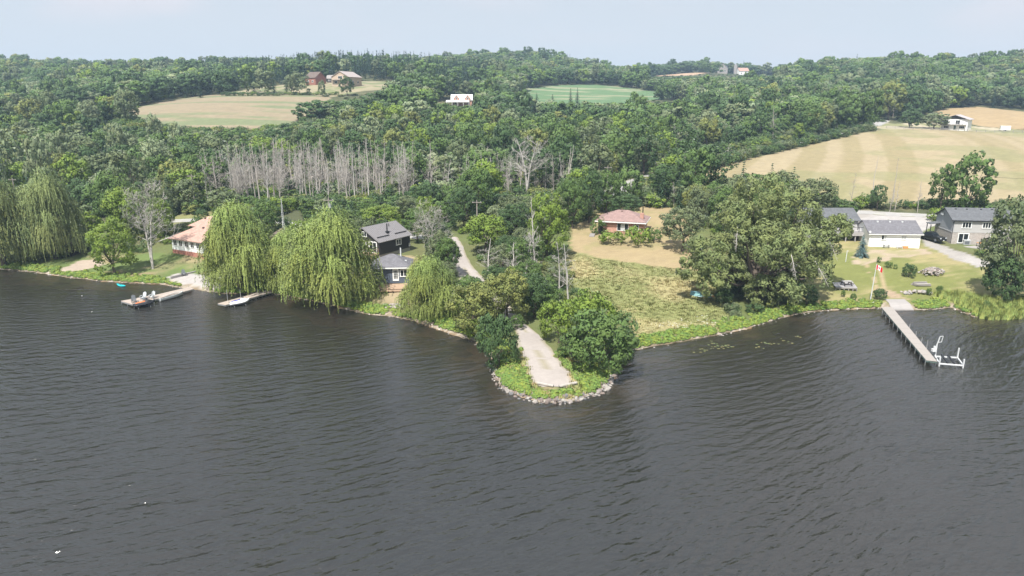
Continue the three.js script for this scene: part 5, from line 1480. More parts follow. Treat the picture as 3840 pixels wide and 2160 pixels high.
const M = {
  white: mat(0.80, 0.80, 0.78, 0.6), trim: mat(0.78, 0.78, 0.76, 0.5), glass: mat(0.018, 0.022, 0.026, 0.06), curtain: mat(0.45, 0.46, 0.46, 0.5),
  whiteSiding: mat(0.80, 0.80, 0.79, 0.7, { bumpMap: T.siding, bumpScale: 0.012 }), greySiding: mat(0.33, 0.34, 0.36, 0.75, { bumpMap: T.siding, bumpScale: 0.012 }),
  paleGrey: mat(0.42, 0.41, 0.40, 0.8, { bumpMap: T.siding, bumpScale: 0.012 }), stoneBlock: mat(0.44, 0.41, 0.38, 0.9, { map: T.brick }),
  blackSiding: mat(0.022, 0.020, 0.020, 0.7, { bumpMap: T.siding, bumpScale: 0.015 }), brownSiding: mat(0.035, 0.027, 0.023, 0.75, { bumpMap: T.siding, bumpScale: 0.015 }),
  blueSiding: mat(0.085, 0.105, 0.14, 0.7, { bumpMap: T.siding, bumpScale: 0.012 }), concrete: mat(0.36, 0.335, 0.32, 0.9, { map: T.gravel }),
  metalRoof: mat(0.30, 0.285, 0.29, 0.5, { metalness: 0.2, map: T.grain }), greyShingle: mat(0.17, 0.165, 0.18, 0.9, { map: T.shingle }), darkShingle: mat(0.13, 0.135, 0.145, 0.9, { map: T.shingle }),
  tanShingle: mat(0.47, 0.30, 0.24, 0.9, { map: T.shingle }), pinkShingle: mat(0.31, 0.205, 0.185, 0.9, { map: T.shingle }), brownShingle: mat(0.16, 0.12, 0.10, 0.9, { map: T.shingle }),
  redBrick: mat(0.46, 0.21, 0.16, 0.9, { map: T.brick }), paleBrick: mat(0.52, 0.30, 0.23, 0.9, { map: T.brick }), creamStucco: mat(0.55, 0.43, 0.32, 0.9, { map: T.grain }), barnRed: mat(0.36, 0.155, 0.115, 0.85, { map: T.board }),
  deck: mat(0.52, 0.36, 0.24, 0.8, { map: T.board }), greyDeck: mat(0.44, 0.42, 0.42, 0.8, { map: T.board }), dockTop: mat(0.50, 0.42, 0.36, 0.8, { map: T.board }), dockPale: mat(0.42, 0.38, 0.345, 0.8, { map: T.board }), darkWood: mat(0.05, 0.035, 0.028, 0.85, { map: T.board }), weathered: mat(0.36, 0.33, 0.31, 0.9, { map: T.board }),
  alu: mat(0.5, 0.51, 0.51, 0.35, { metalness: 0.7 }), whiteMetal: mat(0.58, 0.59, 0.59, 0.4), greenFrame: mat(0.10, 0.15, 0.13, 0.6), black: mat(0.015, 0.016, 0.018, 0.5), rubber: mat(0.02, 0.02, 0.02, 0.9), galv: mat(0.45, 0.46, 0.46, 0.45, { metalness: 0.5 }),
  carPaint: mat(0.008, 0.009, 0.011, 0.3, { clearcoat: 1, clearcoatRoughness: 0.05 }), chrome: mat(0.7, 0.7, 0.72, 0.15, { metalness: 1 }), lampGlass: mat(0.6, 0.62, 0.64, 0.15),
  chairGrey: mat(0.11, 0.12, 0.13, 0.7), chairPale: mat(0.42, 0.44, 0.45, 0.7), teal: mat(0.02, 0.42, 0.48, 0.4), boatTeal: mat(0.20, 0.42, 0.44, 0.6, { map: T.board }), orange: mat(0.62, 0.17, 0.05, 0.5), plankOrange: mat(0.55, 0.27, 0.10, 0.8), boatWhite: mat(0.70, 0.74, 0.73, 0.45), jetWhite: mat(0.80, 0.80, 0.80, 0.25, { clearcoat: 1 }), jetBlue: mat(0.05, 0.06, 0.36, 0.3, { clearcoat: 1 }),
  pole: mat(0.40, 0.35, 0.31, 0.9, { map: T.bark }), wire: mat(0.06, 0.06, 0.06, 0.6), log: mat(0.50, 0.46, 0.42, 0.9, { map: T.bark }), bark: mat(0.14, 0.11, 0.085, 0.95, { map: T.bark }), deadBark: mat(0.60, 0.56, 0.515, 0.95, { map: T.bark }), deadBarkWarm: mat(0.54, 0.485, 0.435, 0.95, { map: T.bark }), paleBark: mat(0.45, 0.42, 0.38, 0.95, { map: T.bark }),
  gravel: mat(0.40, 0.355, 0.325, 0.95, { vertexColors: true, map: T.gravel, bumpMap: T.gravel, bumpScale: 0.04 }), road: mat(0.40, 0.385, 0.37, 0.95, { vertexColors: true, map: T.gravel }),
};
const leafMat = (r, g, b, o = {}) => new THREE.MeshPhysicalMaterial({ color: lin(r, g, b), roughness: 0.88, vertexColors: true, side: THREE.DoubleSide, transmission: 0.32, thickness: 0, specularIntensity: 0.5, ...o });
const SHADE = [[0.112, 0.180, 0.048], [0.075, 0.130, 0.044], [0.185, 0.262, 0.042], [0.158, 0.195, 0.092], [0.235, 0.280, 0.148], [0.09, 0.125, 0.07], [0.210, 0.236, 0.068]];
const LEAF = SHADE.map(c => leafMat(...c));
const WILLOW = [leafMat(0.235, 0.285, 0.11), leafMat(0.245, 0.305, 0.085), leafMat(0.24, 0.285, 0.13)];
const GIANT = leafMat(0.20, 0.24, 0.09);
const CONIFER = [leafMat(0.103, 0.159, 0.152, { transmission: 0 }), leafMat(0.050, 0.086, 0.041, { transmission: 0 }), leafMat(0.062, 0.117, 0.030, { transmission: 0 })];
const BARK = [M.deadBark, M.deadBarkWarm];

// ---------------------------------------------------------------- terrain
const NT = TPS_POINTS.length / 3;
function tps(x, z) {
  x /= 100; z /= 100; let h = TPS_PLANE[0] + TPS_PLANE[1] * x + TPS_PLANE[2] * z;
  for (let k = 0; k < NT; k++) { const dx = x - TPS_POINTS[3 * k], dz = z - TPS_POINTS[3 * k + 1], r2 = dx * dx + dz * dz; if (r2 > 1e-12) h += TPS_POINTS[3 * k + 2] * r2 * Math.log(r2) * 0.5; }
  return h;
}
function inside(P, x, z) { let c = false; for (let i = 0, n = P.length, j = n - 2; i < n; j = i, i += 2) if ((P[i + 1] > z) !== (P[j + 1] > z) && x < (P[j] - P[i]) * (z - P[i + 1]) / (P[j + 1] - P[i + 1]) + P[i]) c = !c; return c; }
const LAND = [-4000, SHORE[1], ...SHORE, 4000, SHORE[SHORE.length - 1], 4000, -9000, -4000, -9000];
function shore(x, z) { // metres inland of the waterline, negative in the lake
  if (z < -260) return 99;
  let m = 1e9;
  for (let k = 0; k < SHORE.length - 2; k += 2) { const ax = SHORE[k], az = SHORE[k + 1], dx = SHORE[k + 2] - ax, dz = SHORE[k + 3] - az, t = clamp(((x - ax) * dx + (z - az) * dz) / (dx * dx + dz * dz), 0, 1); m = Math.min(m, (ax + t * dx - x) ** 2 + (az + t * dz - z) ** 2); }
  m = Math.sqrt(m); return inside(LAND, x, z) ? m : -m;
}
function ground(x, z, q = shore(x, z)) {
  if (q < 0) return Math.max(-3, 0.16 * q);
  const bank = 0.55 * sst(0, 1.6, q) + 0.03 * Math.min(q, 10);
  return q > 16 ? Math.max(0.6, tps(x, z)) : bank + (Math.max(0.6, tps(x, z)) - bank) * sst(1.5, 16, q);
}
const BOX = {};
for (const k in AREA) { const P = AREA[k]; let a = 1e9, b = -1e9, c = 1e9, d = -1e9; for (let i = 0; i < P.length; i += 2) { a = Math.min(a, P[i]); b = Math.max(b, P[i]); c = Math.min(c, P[i + 1]); d = Math.max(d, P[i + 1]); } BOX[k] = [a, b, c, d]; }
const inArea = (k, x, z) => { const b = BOX[k]; return x > b[0] && x < b[1] && z > b[2] && z < b[3] && inside(AREA[k], x, z); };
const mix3 = (a, b, t) => [lerp(a[0], b[0], t), lerp(a[1], b[1], t), lerp(a[2], b[2], t)];
const STRAW = [0.39, 0.30, 0.165], DRY = [0.40, 0.31, 0.18], TURF = [0.225, 0.225, 0.085], LUSH = [0.12, 0.17, 0.045], FLOOR = [0.085, 0.095, 0.04];
function soil(x, z, q) {
  const jx = x + (fbm(x / 3, z / 3, 2) - 0.5) * 2.6, jz = z + (fbm(x / 3 + 50, z / 3, 2) - 0.5) * 2.6;
  const a = fbm(x / 9 + 3, z / 9, 4), b = fbm(x / 2.2, z / 2.2 + 9, 3), f = hash(Math.floor(x * 3), Math.floor(z * 3));
  let c;
  if (q < 0) { // lake bed: stones and sand with beds of dark weed
    const w = fbm(x / 5 + 80, z / 5, 4), n = fbm(x / 1.1, z / 1.1, 3);
    c = mix3(mix3([0.24, 0.15, 0.07], [0.38, 0.26, 0.14], sst(0.5, 0.75, n)), [0.13, 0.10, 0.045], sst(0.48, 0.58, w));
    return c;
  }
  if (inArea('drive', jx * 0.5 + x * 0.5, jz * 0.5 + z * 0.5)) c = mix3([0.46, 0.43, 0.41], [0.38, 0.35, 0.32], sst(0.45, 0.7, a));
  else if (inArea('sandyard', jx, jz)) c = mix3([0.44, 0.35, 0.25], [0.34, 0.30, 0.16], sst(0.45, 0.65, b));
  else if (inArea('dirtramp', jx, jz)) c = mix3([0.42, 0.31, 0.21], [0.30, 0.26, 0.14], sst(0.5, 0.7, b));
  else if (inArea('lawn', jx, jz)) {
    const mow = fbm((x * 0.35 + z) / 0.9, (x - z * 0.35) / 9, 3); c = mix3([0.20, 0.215, 0.06], [0.36, 0.305, 0.145], sst(0.44, 0.70, a * 0.55 + b * 0.15 + mow * 0.34));
    const tr = Math.abs(((x - 62.5) + (z + 113) * 0.35 + 0.3 * noise(z / 6, 3)));
    if (z < -114 && z > -138 && Math.abs(tr - 0.8) < 0.35 && b > 0.42) c = DRY;
  } else if (inArea('mown', jx, jz)) c = mix3(STRAW, [0.32, 0.27, 0.13], sst(0.5, 0.68, a * 0.5 + b * 0.5));
  else if (inArea('meadow', jx, jz)) c = mix3([0.225, 0.235, 0.08], [0.37, 0.33, 0.16], sst(0.44, 0.66, a));
  else if (inArea('hay', jx, jz)) {
    const bend = x + 0.0028 * (z + 330) ** 2 * 0.35 + z * 0.34, s = noise(bend / 4.6, 7), n = fbm(x / 30, z / 22 + 5, 3);
    c = mix3([0.39, 0.315, 0.19], [0.325, 0.265, 0.14], sst(0.44, 0.56, s));
    c = mix3(c, [0.25, 0.25, 0.11], sst(0.56, 0.68, n + (z > -215 ? 0.08 : 0) + (z < -335 ? 0.1 : 0)) * 0.55);
  } else if (inArea('farmyard', jx, jz)) c = mix3([0.46, 0.40, 0.28], [0.26, 0.26, 0.12], sst(0.45, 0.6, a));
  else if (inArea('backfield', x, z)) c = mix3([0.44, 0.32, 0.175], [0.37, 0.27, 0.145], a);
  else if (inArea('leftfield', jx, jz)) { const n = fbm(x / 60 + 4, z / 9, 4); c = mix3([0.31, 0.25, 0.16], [0.195, 0.22, 0.11], sst(0.5, 0.66, n)); }
  else if (inArea('hillyard', jx, jz)) c = mix3([0.34, 0.29, 0.18], [0.2, 0.22, 0.1], sst(0.45, 0.6, a));
  else if (inArea('green', x, z)) c = mix3([0.115, 0.20, 0.085], [0.30, 0.30, 0.18], sst(0.54, 0.68, fbm(x / 50, z / 8, 4)));
  else if (inArea('farfield', x, z)) c = [0.50, 0.34, 0.22];
  else if (inArea('strip', x, z)) c = mix3([0.24, 0.27, 0.1], [0.36, 0.3, 0.16], a);
  else if (inArea('sandleft', jx, jz)) c = mix3([0.50, 0.41, 0.33], [0.40, 0.32, 0.24], b);
  else if (inArea('beach', jx, jz)) c = mix3([0.50, 0.47, 0.45], [0.42, 0.38, 0.35], b);
  else if (inArea('leftlawn', jx, jz)) c = mix3([0.135, 0.185, 0.05], [0.30, 0.25, 0.13], sst(0.52, 0.66, a));
  else if (inArea('verge', jx, jz)) c = mix3([0.17, 0.2, 0.06], [0.3, 0.27, 0.12], a);
  else if (inArea('cottagelawn', jx, jz)) c = mix3([0.20, 0.20, 0.07], [0.38, 0.30, 0.18], sst(0.42, 0.62, a));
  else if (inArea('tip', jx, jz)) c = mix3([0.13, 0.17, 0.05], [0.36, 0.28, 0.16], sst(0.45, 0.62, a));
  else c = z > -165 ? mix3(LUSH, [0.16, 0.15, 0.06], a) : mix3(FLOOR, [0.15, 0.14, 0.065], sst(0.45, 0.7, a));
  if (q < 1.1 + (b - 0.5) * 1.6 && z > -150) c = mix3([0.30, 0.24, 0.17], [0.42, 0.36, 0.29], sst(0.4, 0.7, f));
  const k = 0.82 + 0.36 * (0.6 * b + 0.4 * f);
  return [c[0] * k, c[1] * k, c[2] * k];
}
const terrainMat = new THREE.MeshStandardMaterial({ color: 0xffffff, roughness: 1, vertexColors: true, map: T.grain, bumpMap: T.grain, bumpScale: 0.12 });
{
  const rows = [], nx = 420;
  for (let Z = 44; Z < 3400;) { rows.push(Z); Z += Z < 150 ? 0.62 : Z * 0.0056; }
  const p = [], n = [], u = [], c = [], ix = [];
  rows.forEach((Z, j) => {
    const half = 0.9 * Z + 40;
    for (let i = 0; i <= nx; i++) {
      const x = (i / nx * 2 - 1) * half, z = -Z, q = shore(x, z);
      let y = ground(x, z, q);
      if (q > 0.5 && q < 90) y += (fbm(x / 1.7, z / 1.7, 2) - 0.5) * 0.10;
      if (q < 0) y += ((fbm(x / 0.9, z / 0.9, 2) - 0.5) * 0.2 + (fbm(x / 4 + 20, z / 4, 3) - 0.5) * 1.1) * Math.min(1, -q * 0.5), y = q < -0.6 ? Math.min(y, -0.14) : y;
      p.push(x, y, z); n.push(0, 1, 0); u.push(x, z); c.push(...soil(x, z, q));
    }
    if (j) for (let i = 0; i < nx; i++) { const a = (j - 1) * (nx + 1) + i; ix.push(a, a + 1, a + nx + 2, a, a + nx + 2, a + nx + 1); }
  });
  const g = new THREE.BufferGeometry();
  g.setAttribute('position', new THREE.Float32BufferAttribute(p, 3)); g.setAttribute('normal', new THREE.Float32BufferAttribute(n, 3)); g.setAttribute('uv', new THREE.Float32BufferAttribute(u, 2)); g.setAttribute('color', new THREE.Float32BufferAttribute(c, 3));
  g.setIndex(ix); g.computeVertexNormals();
  tag(mesh('terrain', g, terrainMat), null, null, null, 'structure');
}
// ---------------------------------------------------------------- the lake
{
  const N = 1024, W = 34, R = rng(11), waves = [];
  for (let k = 0; k < 90; k++) {
    const L = 0.42 * Math.pow(5.5, R() ** 1.3), f = W / L, an = Math.PI / 2 + (R() + R() + R() - 1.5) * 0.62, kx = Math.round(Math.cos(an) * f), ky = Math.round(Math.sin(an) * f);
    waves.push([kx, ky, R() * 6.283, 0.0040 * Math.pow(L, 1.15) * (0.5 + R())]);
  }
  const hgt = new Float32Array(N * N), S = new Float32Array(N), C = new Float32Array(N);
  for (let i = 0; i < N; i++) { S[i] = Math.sin(i / N * 2 * Math.PI); C[i] = Math.cos(i / N * 2 * Math.PI); }
  for (const [kx, ky, ph, am] of waves) {
    const o = Math.round(ph / 6.28318 * N);
    for (let j = 0; j < N; j++) { let t = (j * ky + o) & (N - 1); const s = ((kx % N) + N) & (N - 1); for (let i = 0; i < N; i++) { hgt[j * N + i] += am * S[t]; t = (t + s) & (N - 1); } }
  }
  const gust = (i, j) => 0.45 + 1.1 * fbm(i / 128, j / 128, 3, 8);
  const px = W / N, at = (i, j) => hgt[((j + N) & (N - 1)) * N + ((i + N) & (N - 1))];
  const normals = tex(N, (i, j) => { const k = gust(i, j), dx = (at(i + 1, j) - at(i - 1, j)) / (2 * px) * k, dy = (at(i, j + 1) - at(i, j - 1)) / (2 * px) * k, l = 1 / Math.hypot(dx, dy, 1); return [0.5 - dx * l * 0.5, 0.5 - dy * l * 0.5, 0.5 + l * 0.5]; }, W);
  const chop = tex(512, (i, j) => grey(0.5 * fbm(i / 16, j / 6, 4, 32) + 0.5 * (1 - Math.abs(2 * fbm(i / 20 + 40, j / 7, 3, 32) - 1))), 11.3);
  const lake = new THREE.MeshPhysicalMaterial({ color: lin(0.024, 0.023, 0.019), roughness: 0.17, ior: 2.15, transparent: true, opacity: 0.74, normalMap: normals, normalScale: new THREE.Vector2(1.0, 1.0), bumpMap: chop, bumpScale: 0.05 });
  const xs = [], zs = []; for (let x = -1500; x < -140; x += 40) xs.push(x); for (let x = -140; x < 140; x += 0.5) xs.push(x); for (let x = 140; x <= 1500; x += 40) xs.push(x);
  for (let z = 1200; z > -40; z -= 40) zs.push(z); for (let z = -40; z > -175; z -= z > -100 ? 0.36 : 0.6) zs.push(z); zs.push(-190);
  const p = [], u = [], ix = [], n = [], Rw = rng(23), swell = many0(26, () => { const L = 0.75 * Math.pow(3.6, Rw() ** 1.5), a = Math.PI / 2 + (Rw() + Rw() - 1) * 0.75; return [Math.cos(a) * 6.283 / L, Math.sin(a) * 6.283 / L, Rw() * 6.283, 0.0034 * Math.pow(L, 0.9) * (0.5 + Rw())]; });
  function many0(k, f) { return Array.from({ length: k }, f); }
  zs.forEach((z, j) => xs.forEach((x, i) => {
    const cx = clamp(x, -150, 150), uu = x - 0.25 * z + 6 * (noise(x / 40, z / 40) - 0.5), vv = z + 0.42 * x + 0.0022 * cx * cx + 5 * (noise(x / 33 + 9, z / 33) - 0.5);
    let h = 0; const calm = Math.abs(x) < 140 && z < -38 ? 0.35 + 1.15 * fbm(x / 26 + 5, z / 17, 3) : 0; if (calm) for (const [kx, ky, ph, am] of swell) h += am * Math.sin(kx * uu + ky * vv + ph);
    p.push(x, h * calm + 0.22 * Math.abs(h) * calm, z); n.push(0, 1, 0); u.push(uu, vv);
    if (i && j) { const b = j * xs.length + i, a = b - xs.length; ix.push(a - 1, a, b, a - 1, b, b - 1); }
  }));
  const g = new THREE.BufferGeometry(); g.setAttribute('position', new THREE.Float32BufferAttribute(p, 3)); g.setAttribute('normal', new THREE.Float32BufferAttribute(n, 3)); g.setAttribute('uv', new THREE.Float32BufferAttribute(u, 2)); g.setIndex(ix); g.computeVertexNormals();
  tag(mesh('lake_water', g, lake), null, null, null, 'structure');
  const b = new MB(); b.poly([V(-1500, -3.2, 1200), V(1500, -3.2, 1200), V(1500, -3.2, -60), V(-1500, -3.2, -60)]);
  for (const [y, op] of [[-0.45, 0.3], [-0.85, 0.5], [-1.3, 1]]) { const d = new MB(); d.poly([V(-1500, y, 1200), V(1500, y, 1200), V(1500, y, -200), V(-1500, y, -200)]); tag(d.build('silty_water', mat(0.050, 0.045, 0.028, 1, op < 1 ? { transparent: true, opacity: op } : {})), null, null, null, 'structure'); } // silt hides the bed where the lake is deep
  tag(b.build('lake_bed', mat(0.11, 0.08, 0.038, 1)), null, null, null, 'structure');
}
// ---------------------------------------------------------------- roads
function roadStrip(name, rows, material, lift) {
  const L = rows.map(r => V(r[0], 0, r[1])), Rr = rows.map(r => V(r[2], 0, r[3])), cl = new THREE.CatmullRomCurve3(L, false, 'centripetal'), cr = new THREE.CatmullRomCurve3(Rr, false, 'centripetal');
  const n = Math.ceil(cl.getLength() / 0.6), m = 6, p = [], u = [], ix = [], cc = [];
  for (let k = 0; k <= n; k++) {
    const a = cl.getPoint(k / n), b = cr.getPoint(k / n);
    for (let j = 0; j <= m; j++) {
      let f = j / m; if (j === 0) f -= 0.09 * noise(k / 2.3, 4) - 0.03; if (j === m) f += 0.09 * noise(k / 2.1, 9) - 0.03;
      const x = lerp(a.x, b.x, f), z = lerp(a.z, b.z, f); p.push(x, ground(x, z) + lift + 0.05 - (j === 0 || j === m ? 0.07 : 0), z); u.push(x, z);
      const w = fbm(x / 3.1, z / 3.1 + 7, 4), e = (j === 0 || j === m) && w > 0.42 ? 1 : (j === 3 && w > 0.55 ? 0.7 : 0), t = 0.80 + 0.42 * w; cc.push(...mix3([t, t, t], [0.62, 0.62, 0.33], e * 0.8));
    }
    if (k) for (let j = 0; j < m; j++) { const q = (k - 1) * (m + 1) + j; ix.push(q, q + 1, q + m + 2, q, q + m + 2, q + m + 1); }
  }
  const g = new THREE.BufferGeometry(); g.setAttribute('position', new THREE.Float32BufferAttribute(p, 3)); g.setAttribute('uv', new THREE.Float32BufferAttribute(u, 2)); g.setAttribute('color', new THREE.Float32BufferAttribute(cc, 3)); g.setIndex(ix); g.computeVertexNormals();
  const nn = g.attributes.normal; if (nn.getY(Math.floor(p.length / 6)) < 0) { const id = g.index.array; for (let k = 0; k < id.length; k += 3) { const t = id[k]; id[k] = id[k + 1]; id[k + 1] = t; } g.computeVertexNormals(); }
  tag(mesh(name, g, material), null, null, null, 'structure');
}
roadStrip('gravel_road', ROAD.point, M.gravel, 0.03);
roadStrip('inland_road', ROAD.inland, M.road, 0.06);
roadStrip('shore_road', ROAD.shore, M.road, 0.06);
roadStrip('lane', ROAD.shoreright, M.road, 0.07);

// ---------------------------------------------------------------- trees
const Y = V(0, 1, 0);
function rdir(R, o) { let x, y, z, l; do { x = R() * 2 - 1; y = R() * 2 - 1; z = R() * 2 - 1; l = x * x + y * y + z * z; } while (l > 1 || l < 0.01); l = Math.sqrt(l); return o.set(x / l, y / l, z / l); }
function tint(b, R, k = 0.5) { const s = 1 - k / 2 + k * R(), h = (R() - 0.5) * 0.22; b.col = [s * (1 + h), s, s * (1 - h)]; }
const A = V(0, 0, 0), B = V(0, 0, 0), C3 = V(0, 0, 0), D3 = V(0, 0, 0), E3 = V(0, 0, 0);
function clumpLeaves(b, R, c, rc, out, o) {
  for (let s = 0; s < o.sub; s++) {
    rdir(R, A).addScaledVector(out, 0.55); A.y += 0.12; A.normalize(); const sx = c.x + A.x * rc * 0.72, sy = c.y + A.y * rc * 0.62, sz = c.z + A.z * rc * 0.72, rs = rc * (0.36 + 0.2 * R()), od = A.clone();
    const tone = 0.86 + 0.28 * R(), hue = (R() - 0.5) * 0.12;
    for (let l = 0; l < o.leaves; l++) {
      rdir(R, B).addScaledVector(od, 0.45); B.y += 0.15; B.normalize(); const k = rs * (0.55 + 0.55 * R());
      C3.set(sx + B.x * k, sy + B.y * k * 0.8, sz + B.z * k);
      rdir(R, D3).multiplyScalar(0.6).add(B).normalize();                     // facing
      E3.set((R() - 0.5) * 1.6, -0.9 + R() * (o.rise || 0.6), (R() - 0.5) * 1.6); E3.addScaledVector(D3, -E3.dot(D3)); if (E3.lengthSq() < 1e-3) E3.set(D3.y, -D3.x, 0); E3.normalize();
      const sn = B.clone().multiplyScalar(0.6).addScaledVector(D3, 0.3).addScaledVector(out, 0.3).normalize();
      const q = tone * (0.86 + 0.28 * R()); b.col = [q * (1 + hue), q, q * (1 - hue)];
      const L = o.size * (0.7 + 0.6 * R()); b.leaf(C3, E3, D3, L, L * (o.narrow || 0.62), sn);
    }
  }
}
function broadleaf(seed, o) { // nominal 10 m wide, 12 m tall
  o = { W: 10, H: 12, low: 0.2, clumps: 14, sub: 7, leaves: 34, size: 0.45, trunks: 1, ...o };
  const R = rng(seed), cr = new MB(), tr = new MB(), cy = o.H * (o.low + 1) / 2, ry = o.H * (1 - o.low) / 2, rx = o.W / 2, cs = [];
  for (let k = 0; k < o.clumps; k++) {
    const y = 1 - 1.86 * (k + 0.5) / o.clumps, th = k * 2.39996 + R() * 0.9, r = Math.sqrt(1 - y * y), rc = o.W * (0.17 + 0.10 * R()) * Math.pow(14 / o.clumps, 0.4), f = (0.58 + 0.36 * R());
    const d = V(Math.cos(th) * r, y * 0.9 + 0.1, Math.sin(th) * r).normalize();
    cs.push([V(d.x * (rx - rc) * (f + 0.18), cy + d.y * (ry - rc * 0.7) * (f + 0.15), d.z * (rx - rc) * (f + 0.18)), rc, d]);
  }
  if (o.masses) { cs.length = 0; for (const [mx, my, mz, mr, mh, n] of o.masses) for (let k = 0; k < n; k++) { const y = 1 - 1.7 * (k + 0.5) / n, th = k * 2.39996 + R() * 1.2, r = Math.sqrt(Math.max(0, 1 - y * y)), d = V(Math.cos(th) * r, y, Math.sin(th) * r); cs.push([V(mx + d.x * mr * 0.72, my + d.y * mh * 0.72, mz + d.z * mr * 0.72), mr * (0.36 + 0.2 * R()), d]); } }
  for (const [c, rc, d] of cs) clumpLeaves(cr, R, c, rc, d, o);
  if (!o.noTrunk) for (let t = 0; t < o.trunks; t++) {
    const a = t * 2.2 + R() * 6, sp = o.trunks > 1 ? 0.075 * o.W : 0, fork = V(Math.cos(a) * sp + (R() - 0.5) * 0.6, o.H * (o.low + 0.16), Math.sin(a) * sp + (R() - 0.5) * 0.6), r0 = o.H * (o.trunks > 1 ? 0.036 : 0.022), k = o.sides || 6;
    const base = V(Math.cos(a) * sp * 0.18, -0.35, Math.sin(a) * sp * 0.18), mid = base.clone().lerp(fork, 0.5).add(V((R() - 0.5) * 0.3, 0, (R() - 0.5) * 0.3));
    tr.tube([base, V(base.x, 0.25, base.z), mid, fork], [r0 * 1.5, r0 * 1.12, r0 * 0.9, r0 * 0.72], k);
    cs.forEach(([c], n) => { if (n % o.trunks === t && R() < (o.limb || 0.9)) { const m = fork.clone().lerp(c, 0.5); m.y -= 0.06 * o.H * R(); tr.tube([fork, m, c.clone().lerp(m, 0.15)], [r0 * 0.5, r0 * 0.3, r0 * 0.06], Math.max(3, k - 2)); } });
  }
  return { crown: cr.geometry(true), trunk: o.noTrunk ? null : tr.geometry(), W: o.W, H: o.H };
}
function willowTree(seed, o) { // nominal 14 m wide, 13 m tall: billowing boughs, each hung with sprays of strands
  o = { W: 14, H: 13, boughs: 26, tufts: 17, strands: 9, step: 0.3, L: 0.46, ...o };
  const R = rng(seed), cr = new MB(), tr = new MB(), rx = o.W / 2, fork = V(0.3, o.H * 0.3, 0);
  tr.tube([V(0, -0.35, 0), V(0.05, 0.4, 0), fork], [0.75, 0.55, 0.45], 8);
  for (let k = 0; k < o.boughs; k++) {
    const th = k * 2.39996 + R() * 0.9, s = (k + 0.5) / o.boughs, rb = o.W * (0.085 + 0.10 * R()), q = Math.pow(s, 0.55) * (rx - rb * 0.55) * (0.68 + 0.44 * R()), y = o.H * (1 - 0.74 * Math.pow(s, 1.7)) * (0.82 + 0.24 * R()) - rb * 0.8; if (k > 6 && R() < 0.1) continue;
    const c = V(Math.cos(th) * q, Math.max(o.H * 0.16, y), Math.sin(th) * q), bo = V(Math.cos(th), 0.25, Math.sin(th)), btone = 0.84 + 0.3 * R(), hue = (R() - 0.4) * 0.18;
    { const m = fork.clone().lerp(c, 0.5); m.y += 0.1 * o.H; tr.tube([fork, m, c], [0.24, 0.14, 0.04], 4); }
    for (let j = 0; j < o.tufts; j++) {
      const e = (j + 0.5) / o.tufts, a = j * 2.39996 + R(), el = 1.45 * (1 - e) - 0.25, out = V(Math.cos(a) * Math.cos(el), Math.sin(el), Math.sin(a) * Math.cos(el)); out.addScaledVector(bo, 0.35 * (1 - e) + 0.2).normalize();
      const p = c.clone().addScaledVector(out, rb * (0.75 + 0.4 * R())); p.y -= rb * 0.2 * e; const tone = btone * (0.84 + 0.32 * R()), reach = Math.min(p.y - 0.05, (0.35 + 1.0 * e) * rb * (0.8 + 0.9 * R()) * (1 + 0.9 * s * e) + 0.5), rad = rb * (0.2 + 0.2 * R());
      for (let t = 0; t < o.strands; t++) {
        rdir(R, A); const st = V(p.x + A.x * rad, p.y + A.y * 0.6 * rad, p.z + A.z * rad), len = Math.max(0.5, reach * (0.35 + 0.8 * R())), n = Math.max(2, Math.round(len / o.step)), lean = -0.16 + 0.36 * R(), sp = A.clone();
        for (let i = 0; i < n; i++) {
          const f = i / n; D3.set((out.x + sp.x * 0.8) * (1 - f) * 0.9 + lean, out.y * 0.6 + 0.2 - 1.9 * Math.min(1, f * 1.7), (out.z + sp.z * 0.8) * (1 - f) * 0.9).normalize();
          D3.x += (R() - 0.5) * 0.35; D3.z += (R() - 0.5) * 0.35; st.addScaledVector(D3, len / n); if (st.y < 0.05) break;
          rdir(R, B).multiplyScalar(0.7); E3.copy(D3).add(B).normalize();
          rdir(R, B).multiplyScalar(0.8).add(out); B.addScaledVector(E3, -B.dot(E3)); if (B.lengthSq() < 1e-3) B.set(E3.y, -E3.x, 0.01); B.normalize();
          const sn = out.clone().multiplyScalar(0.45).addScaledVector(B, 0.4).addScaledVector(sp, 0.3); sn.y += 0.1; sn.normalize();
          const qq = tone * (0.78 + 0.44 * R()); cr.col = [qq * (1 + hue), qq, qq * (1 - hue)];
          cr.leaf(st, E3, B, o.L * (0.75 + 0.6 * R()), o.L * (0.28 + 0.16 * R()), sn);
        }
      }
    }
  }
  return { crown: cr.geometry(true), trunk: tr.geometry(), W: o.W, H: o.H };
}
